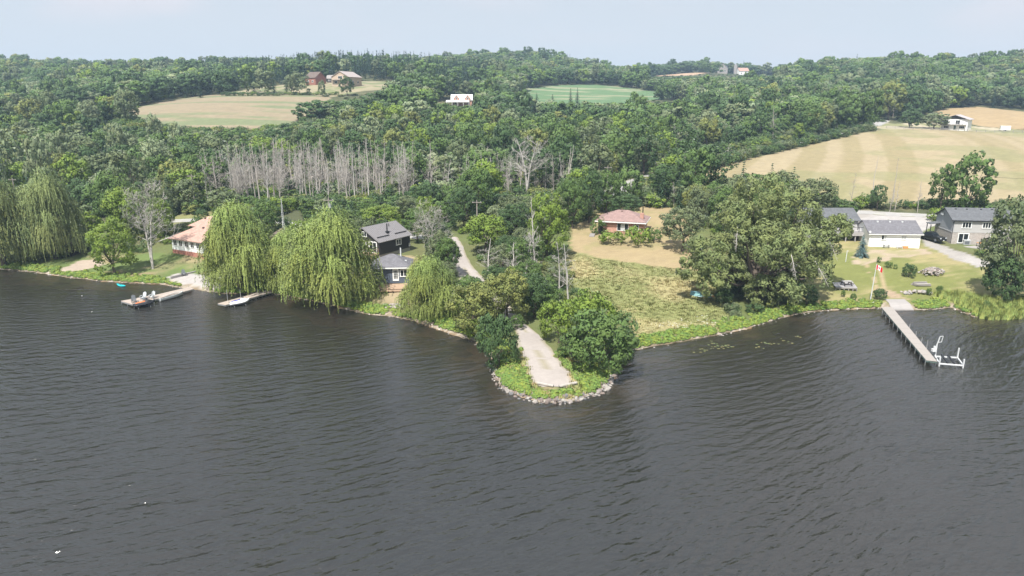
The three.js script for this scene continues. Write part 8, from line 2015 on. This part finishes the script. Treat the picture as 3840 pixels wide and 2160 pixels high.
{ const g = AT.boat, o = thing('overturned_boat', 'turquoise boat lying upside down on the meadow near the giant willow', 'boat', g[0], ground(...g) + 0.68, g[1], 1.15); hullBoat(o, 3.4, 1.5, 0.62, M.boatTeal, M.boatTeal); o.rotation.z = Math.PI; const p = stand('orange_plank', 'orange weathered plank lying beside the overturned turquoise boat', 'plank', 'boat', 0.35, 1.3, 0.5); new MB().box(0, 0.1, 0, 2.4, 0.08, 0.3).build('board', M.plankOrange, p); }
{ const o = thing('kayak', 'bright turquoise kayak floating off the weedy shore', 'kayak', AT.kayak[0], 0, AT.kayak[1], 1.0), h = new MB(); h.loft(many(9, k => { const t = k / 8 * 2 - 1, w = 0.36 * (1 - t * t) + 0.01, y = 0.1 + 0.16 * t * t; return many(8, a => V(Math.cos(a * 0.785) * w, y + Math.sin(a * 0.785) * (0.04 + 0.16 * (1 - t * t)), t * 1.5)).reverse(); })); h.build('hull', M.teal, o); new MB().at(0, 0.26, -0.1).box(0, 0, 0, 0.36, 0.05, 0.7).build('cockpit', M.black, o); }
function gull(label, x, y, z, turn) { const o = thing('gull', label, 'bird', x, y, z, turn), b = new MB(); b.loft([[-0.28, 0.01, 0.2], [-0.2, 0.05, 0.19], [-0.05, 0.09, 0.17], [0.1, 0.085, 0.19], [0.18, 0.05, 0.25], [0.23, 0.05, 0.31], [0.28, 0.035, 0.32], [0.33, 0.008, 0.31]].map(([zz, r, yy]) => many(8, a => V(Math.cos(a * 0.785) * r, yy + Math.sin(a * 0.785) * r, zz)).reverse())); b.build('body', M.white, o); for (const s of [-1, 1]) { new MB().at(s * 0.085, 0.2, -0.06, 0, 0.1).box(0, 0, 0, 0.02, 0.09, 0.36).build('wing', M.galv, o); new MB().tube([V(s * 0.04, 0.1, 0.02), V(s * 0.04, 0, 0.04)], [0.008, 0.008], 4).build('leg', M.orange, o); } new MB().tube([V(0, 0.31, 0.32), V(0, 0.3, 0.38)], [0.012, 0.002], 5).build('beak', M.orange, o); }
gull('white gull standing on the grass near the boat ramp', AT.gull[0], ground(...AT.gull), AT.gull[1], 1.2); gull('white gull sitting on the open water beyond the chair dock', AT.bird[0], -0.06, AT.bird[1], 0.6);
{ // pickup
  const o = stand('pickup_truck', 'black crew cab pickup truck parked on the gravel driveway', 'pickup truck', 'pickup', 0.38, -0.5, 0.3), P = M.carPaint, prism = (pts, w, wt) => { const b = new MB(), L = pts.map(([z, y, k]) => V(-(k ? wt : w) / 2, y, z)), Rr = pts.map(([z, y, k]) => V((k ? wt : w) / 2, y, z)); b.poly(L.slice().reverse()); b.poly(Rr); for (let k = 0; k < pts.length; k++) { const j = (k + 1) % pts.length; b.poly([L[k], L[j], Rr[j], Rr[k]]); } return b; };
  const fix = pts => pts; // profile runs counter clockwise seen from the truck's side
  prism(fix([[2.9, 0.45], [2.95, 0.75], [2.88, 1.12], [1.35, 1.24], [-0.75, 1.22], [-2.9, 1.25], [-2.9, 0.5]].reverse()), 1.98, 1.98).build('body', P, o);
  prism(fix([[1.3, 1.22], [0.55, 1.88, 1], [-0.5, 1.93, 1], [-0.85, 1.85, 1], [-1.0, 1.22]].reverse()), 1.86, 1.5).build('cab', P, o);
  new MB().at(0, 1.55, 0.96, 0, -0.72).box(0, 0, 0, 1.5, 0.74, 0.04).build('windshield', M.glass, o); for (const s of [-1, 1]) for (const [z, l] of [[0.35, 0.75], [-0.45, 0.7]]) new MB().at(s * 0.86, 1.53, z, 0, 0, s * 0.27).box(0, 0, 0, 0.04, 0.42, l).build('side_window', M.glass, o);
  for (const s of [-1, 1]) for (const z of [1.85, -1.9]) { const w = new MB(); w.tube([V(s * 0.78, 0.41, z), V(s * 1.01, 0.41, z)], [0.41, 0.41], 16, true); const t = w.build('wheel', M.rubber, o); new MB().tube([V(s * 1.0, 0.41, z), V(s * 1.02, 0.41, z)], [0.25, 0.24], 12, true).build('rim', M.chairGrey, t); }
  for (const s of [-1, 1]) { new MB().box(s * 0.74, 0.98, 2.9, 0.4, 0.2, 0.12).build('headlight', M.lampGlass, o); new MB().box(s * 1.06, 1.32, 0.85, 0.2, 0.2, 0.12).build('mirror', P, o); }
  new MB().box(0, 0.93, 2.93, 1.05, 0.4, 0.06).build('grille', M.black, o); new MB().box(0, 0.52, 2.98, 1.95, 0.24, 0.18).build('bumper', M.black, o); new MB().box(0, 0.56, 3.08, 0.36, 0.16, 0.02).build('licence_plate', M.white, o); new MB().box(0, 1.262, -1.95, 1.7, 0.03, 1.8).build('bed_cover', M.black, o);
}
{ // firewood heap, plank stack, stone heap, white post, logs at the tip
  const R = rng(9), o = stand('firewood_heap', 'long heap of split grey firewood on the lawn', 'firewood', 'woodpile', 0.1); const wd = [M.weathered, M.log, mat(0.42, 0.34, 0.31, 0.9, { map: T.bark })], lg = many(3, k => new MB().tube([V(0, 0, -0.22), V(0, 0, 0.22)], [0.1 + 0.02 * k, 0.09], 5, true).geometry());
  for (let k = 0; k < 260; k++) { const t = (R() + R() + R()) / 3 * 2 - 1, u = (R() + R()) - 1, h = 1.25 * (1 - t * t) * (1 - u * u); const m = mesh('split_log', lg[k % 3], wd[Math.floor(R() * 3)], o); m.position.set(t * 2.9, Math.max(0.06, h * (0.75 + 0.25 * R())), u * 1.3); m.rotation.set(R() * 3, R() * 6, R() * 3); }
  const p = stand('plank_stack', 'small stack of weathered planks on the lawn near the stone heap', 'planks', 'planks', 0.08); for (let k = 0; k < 10; k++) new MB().at(0, 0.1 + 0.13 * Math.floor(k / 3), -0.45 + (k % 3) * 0.45, (R() - 0.5) * 0.15).box((R() - 0.5) * 0.3, 0, 0, 2.4 + R() * 0.5, 0.1, 0.32).build('plank', k % 4 ? M.weathered : M.log, p);
  const s = stand('stone_heap', 'heap of grey stones with weeds beside the plank stack', 'stones', 'rocks', 0), rg = many(4, k => rockGeo(60 + k)), rm = [mat(0.40, 0.37, 0.34, 0.95, { map: T.bark }), mat(0.48, 0.42, 0.38, 0.95, { map: T.bark }), mat(0.32, 0.31, 0.31, 0.95, { map: T.bark })];
  for (let k = 0; k < 60; k++) { const t = R() * 2 - 1, u = R() * 2 - 1, m = mesh('stone', rg[k % 4], rm[k % 3], s), q = 0.13 + 0.16 * R(); m.scale.setScalar(q); m.position.set(t * 2.4, q * 0.5 + 0.35 * (1 - t * t) * R() * (t > -0.3 ? 1 : 0.3), u * 0.9); m.rotation.y = R() * 6; }
  for (const [a, b] of [[AT.log1a, AT.log1b], [AT.log2a, AT.log2b]]) { const A0 = V(a[0], 0, a[1]), B0 = V(b[0], 0, b[1]), c = A0.clone().add(B0).multiplyScalar(0.5), l = thing('barrier_log', a === AT.log1a ? 'pale log lying across the track end on the point, toward the dark bush' : 'pale log lying across the track end on the point, toward the overhanging bush', 'log', c.x, ground(c.x, c.z), c.z); new MB().tube([A0.clone().sub(c).setY(0.2), B0.clone().sub(c).setY(0.2)], [0.19, 0.17], 9, true).build('log', M.log, l); }
  const w = stand('white_post', 'slim white post on the lawn near the blue spruce', 'post', 'post'); new MB().tube([V(0, -0.2, 0), V(0.05, 2.2, 0)], [0.07, 0.07], 7, true).build('pole', M.whiteMetal, w); new MB().box(0.15, 2.15, 0, 0.3, 0.12, 0.06).build('bracket', M.whiteMetal, w);
  const f = stand('fire_ring', 'ring of pale stones on the cottage lawn near the water', 'fire pit', 'firepit'); for (let k = 0; k < 26; k++) { const a = k * 0.6, r = 0.5 + 1.2 * R(), q = 0.15 + 0.16 * R(), m = mesh('stone', rg[k % 4], rm[k % 2], f); m.scale.set(q * 1.3, q * 0.7, q); m.position.set(Math.cos(a) * r * 1.3, q * 0.3, Math.sin(a) * r); m.rotation.y = k; }
  const lu = stand('lumber_stack', 'stack of pale boards under trees beside the mown grass', 'lumber', 'lumber', 0.25); for (let k = 0; k < 9; k++) new MB().at(0, 0.15 + 0.16 * Math.floor(k / 3), -0.6 + (k % 3) * 0.6, (R() - 0.5) * 0.1).box((R() - 0.5) * 0.4, 0, 0, 3.6, 0.12, 0.5).build('board', k % 3 ? M.weathered : M.white, lu);
  const sh = stand('white_boat_hull', 'small white boat on a trailer beside the lumber stack', 'boat', 'whitetank', 1.2); hullBoat(sh, 3.8, 1.4, 0.6, M.boatWhite, M.galv); sh.position.y += 0.35; new MB().bar(V(0, -0.1, -1.8), V(0, -0.1, 2.6), 0.1, 0.1).build('trailer_frame', M.galv, sh); for (const x of [-0.7, 0.7]) new MB().tube([V(x - 0.08, -0.1, -0.3), V(x + 0.08, -0.1, -0.3)], [0.26, 0.26], 10, true).build('wheel', M.rubber, sh);
  const rw = AT.retwall1, rv = AT.retwall2, wa = thing('retaining_wall', 'low pale block wall behind the gravel beach', 'wall', rw[0], ground(...rw), rw[1]); const dd = V(rv[0] - rw[0], 0, rv[1] - rw[1]); for (let k = 0; k < 10; k++) { const c = dd.clone().multiplyScalar((k + 0.5) / 10); new MB().at(c.x, 0.22 + 0.03 * (k / 10), c.z, Math.atan2(-dd.z, dd.x)).box(0, 0, 0, dd.length() / 10 - 0.02, 0.55, 0.3).build('block', M.concrete, wa); }
  // stones armouring the tip of the point
  const rev = thing('stone_revetment', 'band of pale boulders edging the tip of the point', 'rocks', 4, 0, -74), RM = [mat(0.33, 0.29, 0.265, 0.95, { map: T.bark }), mat(0.25, 0.20, 0.175, 0.95, { map: T.bark }), mat(0.21, 0.205, 0.205, 0.95, { map: T.bark }), mat(0.42, 0.385, 0.35, 0.95, { map: T.bark })], G = many(6, k => rockGeo(20 + k));
  let acc = 0; for (let k = 54; k < 72; k += 2) { const ax = SHORE[k], az = SHORE[k + 1], dx = SHORE[k + 2] - ax, dz = SHORE[k + 3] - az, L = Math.hypot(dx, dz), n = Math.round(L * (k >= 58 ? 10 : 6)); for (let j = 0; j < n; j++) { const t = R(), off = (R() - 0.42) * 1.5, x = ax + dx * t - dz / L * off * -1, z = az + dz * t - dx / L * off; const q = (k >= 60 ? 0.15 : 0.1) + 0.3 * R() * R() * R(), m = mesh('stone', G[acc % 6], RM[Math.floor(R() * 4)], rev); m.position.set(x - 4, Math.max(-0.12, ground(x, z)) + q * 0.25, z + 74); m.scale.set(q * (0.9 + 0.5 * R()), q * (0.8 + 0.3 * R()), q); m.rotation.set(R(), R() * 6, R()); acc++; } }
}
// ---------------------------------------------------------------- utility poles, wires, lattice mast
{
  const tops = {};
  for (const [k, hgt, l, tr] of [['pole0', 9.3, 'wooden utility pole behind the brown cabin willows', 0], ['pole1', 9.2, 'wooden utility pole beside the yellow green tree behind the tan house', 0], ['pole2', 9.4, 'wooden utility pole with grey transformer behind the largest willow', 1], ['pole3', 8.4, 'pale wooden utility pole above the round yellow green tree', 0], ['pole4', 8.6, 'pale wooden utility pole in the wood near the inland road bend', 0], ['pole7', 9.2, 'wooden utility pole beside the cedar row', 0], ['pole8', 9, 'wooden utility pole beyond the two storey grey house', 0], ['pole5', 8, 'short wooden utility pole beside the hedged road', 0], ['pole6', 9.5, 'tall wooden utility pole beside the farmhouse lane', 0]]) {
    const o = stand('utility_pole', l, 'utility pole', k); new MB().tube([V(0, -0.3, 0), V(0, hgt, 0)], [0.17, 0.11], 8, true).build('pole', M.pole, o); new MB().box(0, hgt - 0.5, 0.14, 2.0, 0.12, 0.1).build('crossarm', M.pole, o); for (const x of [-0.85, 0.85]) new MB().tube([V(x, hgt - 0.44, 0.14), V(x, hgt - 0.24, 0.14)], [0.05, 0.035], 6, true).build('insulator', M.lampGlass, o); if (tr) new MB().tube([V(0.3, hgt - 2.1, 0.25), V(0.3, hgt - 1.2, 0.25)], [0.26, 0.26], 10, true).build('transformer', M.galv, o);
    tops[k] = V(o.position.x, o.position.y + hgt - 0.24, o.position.z + 0.14);
  }
  for (const [a, b] of [['pole0', 'pole1'], ['pole1', 'pole2'], ['pole2', 'pole3'], ['pole3', 'pole4'], ['pole7', 'pole8']]) for (const dx of [-0.85, 0.85]) {
    const p = tops[a], q = tops[b], P = many(15, k => { const t = k / 14, r = p.clone().lerp(q, t); r.x += dx; r.y -= 4 * t * (1 - t) * p.distanceTo(q) * 0.02; return r; }); const w = new MB(); w.tube(P, P.map(() => 0.018), 3);
    tag(w.build('power_line', M.wire), 'thin power line strung between the roadside utility poles', 'power line', 'power lines along the shore road');
  }
  const t = stand('lattice_mast', 'slim white lattice antenna mast between the willows', 'mast', 'tower'), b = new MB(), hgt = 9.2; for (let k = 0; k < 3; k++) b.tube([V(Math.cos(k * 2.094) * 0.22, -0.2, Math.sin(k * 2.094) * 0.22), V(Math.cos(k * 2.094) * 0.16, hgt, Math.sin(k * 2.094) * 0.16)], [0.03, 0.025], 4); b.build('upright', M.whiteMetal, t); const c = new MB(); for (let k = 0; k < 22; k++) for (let j = 0; j < 3; j++) { const a = j * 2.094, e = a + 2.094, y = k * 0.41; c.bar(V(Math.cos(a) * 0.2, y, Math.sin(a) * 0.2), V(Math.cos(e) * 0.2, y + 0.41, Math.sin(e) * 0.2), 0.02, 0.02); } c.build('bracing', M.whiteMetal, t); new MB().tube([V(0, hgt, 0), V(0, hgt + 1.2, 0)], [0.06, 0.06], 6, true).build('antenna', M.whiteMetal, t);
}
// ---------------------------------------------------------------- ground cover too fine to count
{
  const R = rng(5), tuft = new MB(); for (let k = 0; k < 11; k++) { const a = R() * 6.28, r = R() * 0.42, x = Math.cos(a) * r, z = Math.sin(a) * r, l = (R() - 0.5) * 0.7, m = (R() - 0.5) * 0.7, h = 0.55 + 0.5 * R(); tuft.col = [0.85 + 0.3 * R(), 0.85 + 0.3 * R(), 0.9]; const p = [tuft.v(x - 0.05, 0, z, 0, 0.99, 0.1), tuft.v(x + 0.05, 0, z, 0, 0.99, 0.1), tuft.v(x + l * 0.5, h, z + m * 0.5, 0, 0.99, 0.1)]; tuft.i.push(...p); }
  const grassMat = new THREE.MeshPhysicalMaterial({ color: 0xffffff, vertexColors: true, side: THREE.DoubleSide, roughness: 0.9, transmission: 0.25, thickness: 0 }), list = [];
  for (let k = 0; k < 120000 && list.length < 11000; k++) { const x = lerp(BOX.meadow[0], BOX.meadow[1], R()), z = lerp(BOX.meadow[2], BOX.meadow[3], R()); if (!inArea('meadow', x, z) || inArea('mown', x, z)) continue; const a = fbm(x / 9 + 3, z / 9, 4), g = sst(0.44, 0.66, a + (R() - 0.5) * 0.25), s = 0.5 + 0.5 * R(), c = mix3([0.27, 0.30, 0.095], [0.46, 0.41, 0.2], g); list.push([x, ground(x, z) - 0.03, z, 0.6 + 0.4 * R(), s * (0.14 + 0.3 * fbm(x / 6, z / 6, 2)), R() * 6.28, ...c]); }
  for (let k = 0; k < 2600; k++) { const x = lerp(BOX.tip[0], BOX.tip[1], R()), z = lerp(BOX.tip[2], BOX.tip[3], R()); if (!inArea('tip', x, z) || shore(x, z) < 0.5 || inTrack(x, z, 0.85)) continue; const g = R() * fbm(x / 2, z / 2, 2) * 2; list.push([x, ground(x, z) - 0.03, z, 0.5 + 0.4 * R(), 0.25 + 0.4 * R(), R() * 6.28, ...mix3([0.24, 0.30, 0.08], [0.5, 0.41, 0.22], g)]); }
  scatter('meadow_grass', tuft.geometry(true), grassMat, list);
  // reeds and cattails at the right shore
  const reed = new MB(); for (let k = 0; k < 9; k++) { const a = R() * 6.28, r = R() * 0.3, x = Math.cos(a) * r, z = Math.sin(a) * r, h = 0.7 + 0.4 * R(), l = (R() - 0.5) * 0.5; reed.col = [0.9 + 0.2 * R(), 1, 0.9]; reed.i.push(reed.v(x - 0.035, 0, z, 0, 0.6, 0.8), reed.v(x + 0.035, 0, z, 0, 0.6, 0.8), reed.v(x + l, h, z + l * 0.4, 0, 0.6, 0.8)); }
  const reeds = []; for (let k = 0; k < 5200; k++) { const x = lerp(71, 86, R()), z = lerp(-116, -104, R()), q = shore(x, z); if (q < -0.8 || q > 6 || x < 73 - (q > 2 ? 1 : 0)) continue; const y = R(); reeds.push([x, Math.max(-0.15, ground(x, z)), z, 0.9 + 0.5 * R(), 0.7 + 0.8 * R() * R(), R() * 6.28, lerp(0.20, 0.30, y), lerp(0.29, 0.31, y), 0.08]); } scatter('cattail_reeds', reed.geometry(true), grassMat, reeds);
  // leafy weeds along the waterline and on the point
  const weed = new MB(); for (let k = 0; k < 46; k++) { rdir(R, A); A.y = Math.abs(A.y); const r = 0.5; C3.set(A.x * r, 0.12 + A.y * r * 0.75, A.z * r); rdir(R, D3).multiplyScalar(0.6).add(A); D3.y += 0.3; D3.normalize(); E3.set(R() - 0.5, -0.4, R() - 0.5); E3.addScaledVector(D3, -E3.dot(D3)).normalize(); tint(weed, R, 0.5); weed.leaf(C3, E3, D3, 0.34, 0.22, A.clone().multiplyScalar(0.5).addScaledVector(D3, 0.5).normalize()); }
  const wl = []; for (let k = 2; k < SHORE.length - 4; k += 2) { const ax = SHORE[k], az = SHORE[k + 1], dx = SHORE[k + 2] - ax, dz = SHORE[k + 3] - az, L = Math.hypot(dx, dz), mid = ax + dx / 2; if (Math.abs(mid) > 130) continue; const tip = k >= 44 && k < 74, n = Math.round(L * (tip ? 20 : 13)); for (let j = 0; j < n; j++) { const t = R(), off = tip ? 0.7 + 2.6 * R() : 0.5 + 3.2 * R() * R(), x = ax + dx * t + dz / L * off, z = az + dz * t - dx / L * off; if (inArea('beach', x, z) || inArea('sandleft', x, z) || (x > 60.5 && x < 66) || (x > -20 && x < -14 && z > -108 && R() < 0.6)) continue; const q = shore(x, z); if (q < 0.35) continue; if (inTrack(x, z) || (x > 2 && x < 8.4 && z > -78.2 && z < -75.4)) continue; const h = R(); wl.push([x, ground(x, z) - 0.04, z, 0.5 + 0.6 * R(), 0.45 + 0.65 * R(), R() * 6.28, lerp(0.15, 0.25, h), lerp(0.25, 0.31, h), 0.055]); } }
  for (let k = 0; k < 1500; k++) { const x = lerp(BOX.tip[0], BOX.tip[1], R()), z = lerp(BOX.tip[2], BOX.tip[3], R()); if (!inArea('tip', x, z) || inTrack(x, z) || (x > 2 && x < 8.4 && z > -78.2 && z < -75) || shore(x, z) < 0.4) continue; const dry = fbm(x / 3, z / 3, 2) > 0.52; wl.push([x, ground(x, z) - 0.05, z, 0.5 + 0.4 * R(), dry ? 0.3 : 0.6 + 0.4 * R(), R() * 6.28, ...(dry ? [0.36, 0.31, 0.13] : [0.18, 0.27, 0.06])]); }
  function inTrack(x, z, f = 1) { for (const r of ROAD.point) { const cx = (r[0] + r[2]) / 2, cz = (r[1] + r[3]) / 2, hw = Math.hypot(r[0] - r[2], r[1] - r[3]) / 2; if (Math.hypot(x - cx, (z - cz)) < hw * f) return true; } return false; }
  scatter('shore_weeds', weed.geometry(true), leafWhite, wl);
  const fl = []; for (let k = 0; k < 150; k++) { const px = lerp(20, 30, R()), pz = lerp(-102, -96.5, R()); if (shore(px, pz) < 1 || shore(px, pz) > 5 || fbm(px / 1.5, pz / 1.5, 2) < 0.45) continue; fl.push([px, ground(px, pz) + 0.5 + 0.3 * R(), pz, 0.15, 0.12, R() * 6, 0.75, 0.75, 0.68]); } scatter('white_wildflowers', weed.geometry(true), leafWhite, fl);
  // undergrowth filling the wood floor
  const und = [[], [], []]; const clear = ['meadow', 'lawn', 'drive', 'hay', 'farmyard', 'leftfield', 'leftlawn', 'beach', 'cottagelawn', 'tip', 'strip', 'sandleft'], roads = Object.values(ROAD).flat().map(r => [(r[0] + r[2]) / 2, (r[1] + r[3]) / 2, Math.hypot(r[0] - r[2], r[1] - r[3]) / 2 + 1.6]), hs = [[-64, -144, 10], [-96, -152, 7], [-46, -143, 6], [-24, -136, 8], [-21, -121, 8], [24, -153, 9], [70, -151, 9], [78, -146, 9], [98, -149, 10]];
  const segs = []; for (const r of Object.values(ROAD)) for (let k = 1; k < r.length; k++) for (let j = 0; j < 8; j++) { const t = j / 8, a = r[k - 1], b = r[k]; segs.push([lerp((a[0] + a[2]) / 2, (b[0] + b[2]) / 2, t), lerp((a[1] + a[3]) / 2, (b[1] + b[3]) / 2, t), 4.2]); }
  for (let k = 0; k < 9000; k++) { const Z = Math.sqrt(lerp(100 * 100, 345 * 345, R())), x = (R() * 2 - 1) * 0.8 * Z, z = -Z; if (clear.some(n => inArea(n, x, z)) || shore(x, z) < 3 || roads.some(r => Math.hypot(x - r[0], z - r[1]) < r[2]) || segs.some(r => Math.hypot(x - r[0], z - r[1]) < r[2]) || hs.some(r => Math.hypot(x - r[0], z - r[1]) < r[2])) continue; const s = SHADE[[0, 0, 1, 2, 3, 6][Math.floor(R() * 6)]], w = Z < 165 ? 0.8 + 1.2 * R() : 1.4 + 2.4 * R(), j = 0.85 + 0.3 * R(); und[k % 3].push([x, ground(x, z) - 0.2, z, w / 3.4, w / 4.2, R() * 6.28, s[0] * j, s[1] * j, s[2] * j]); }
  und.forEach((l, k) => scatter('undergrowth', SHAPE.shrub[k].crown, leafWhite, l));
  // lily pads by the meadow shore
  const pad = new MB(); pad.slab(many(9, k => V(Math.cos(k * 0.66 + 0.3) * 0.16, 0.02, -Math.sin(k * 0.66 + 0.3) * 0.16)), 0.008); const pads = []; for (let k = 0; k < 80; k++) { const cx = lerp(16, 42, R()), cz = lerp(-97, -86, R()); for (let j = 0; j < 4; j++) { const x = cx + (R() - 0.5) * 1.8, z = cz + (R() - 0.5) * 1.1, q = shore(x, z); if (q > -1.2 || q < -9 || fbm(cx / 4, cz / 4, 2) < 0.5) continue; pads.push([x, 0.015, z, 0.6 + 0.6 * R(), 1, R() * 6, 0.12 + 0.08 * R(), 0.17, 0.04]); } } scatter('lily_pads', pad.geometry(true), grassMat, pads);
  // small stones along the rest of the shore
  const st = []; for (let k = 2; k < SHORE.length - 4; k += 2) { const ax = SHORE[k], az = SHORE[k + 1], dx = SHORE[k + 2] - ax, dz = SHORE[k + 3] - az, L = Math.hypot(dx, dz); if (Math.abs(ax) > 130) continue; for (let j = 0; j < L * 2.4; j++) { const t = R(), off = (R() - 0.45) * 1.3, x = ax + dx * t + dz / L * off, z = az + dz * t - dx / L * off, q = 0.06 + 0.13 * R() * R(), c = 0.3 + 0.25 * R(); st.push([x, Math.max(-0.1, ground(x, z)) + q * 0.2, z, q, q * 0.8, R() * 6, c, c * 0.9, c * 0.82]); } } scatter('shore_stones', rockGeo(33), mat(1, 1, 1, 0.95), st);
}

renderer.render(scene, camera);
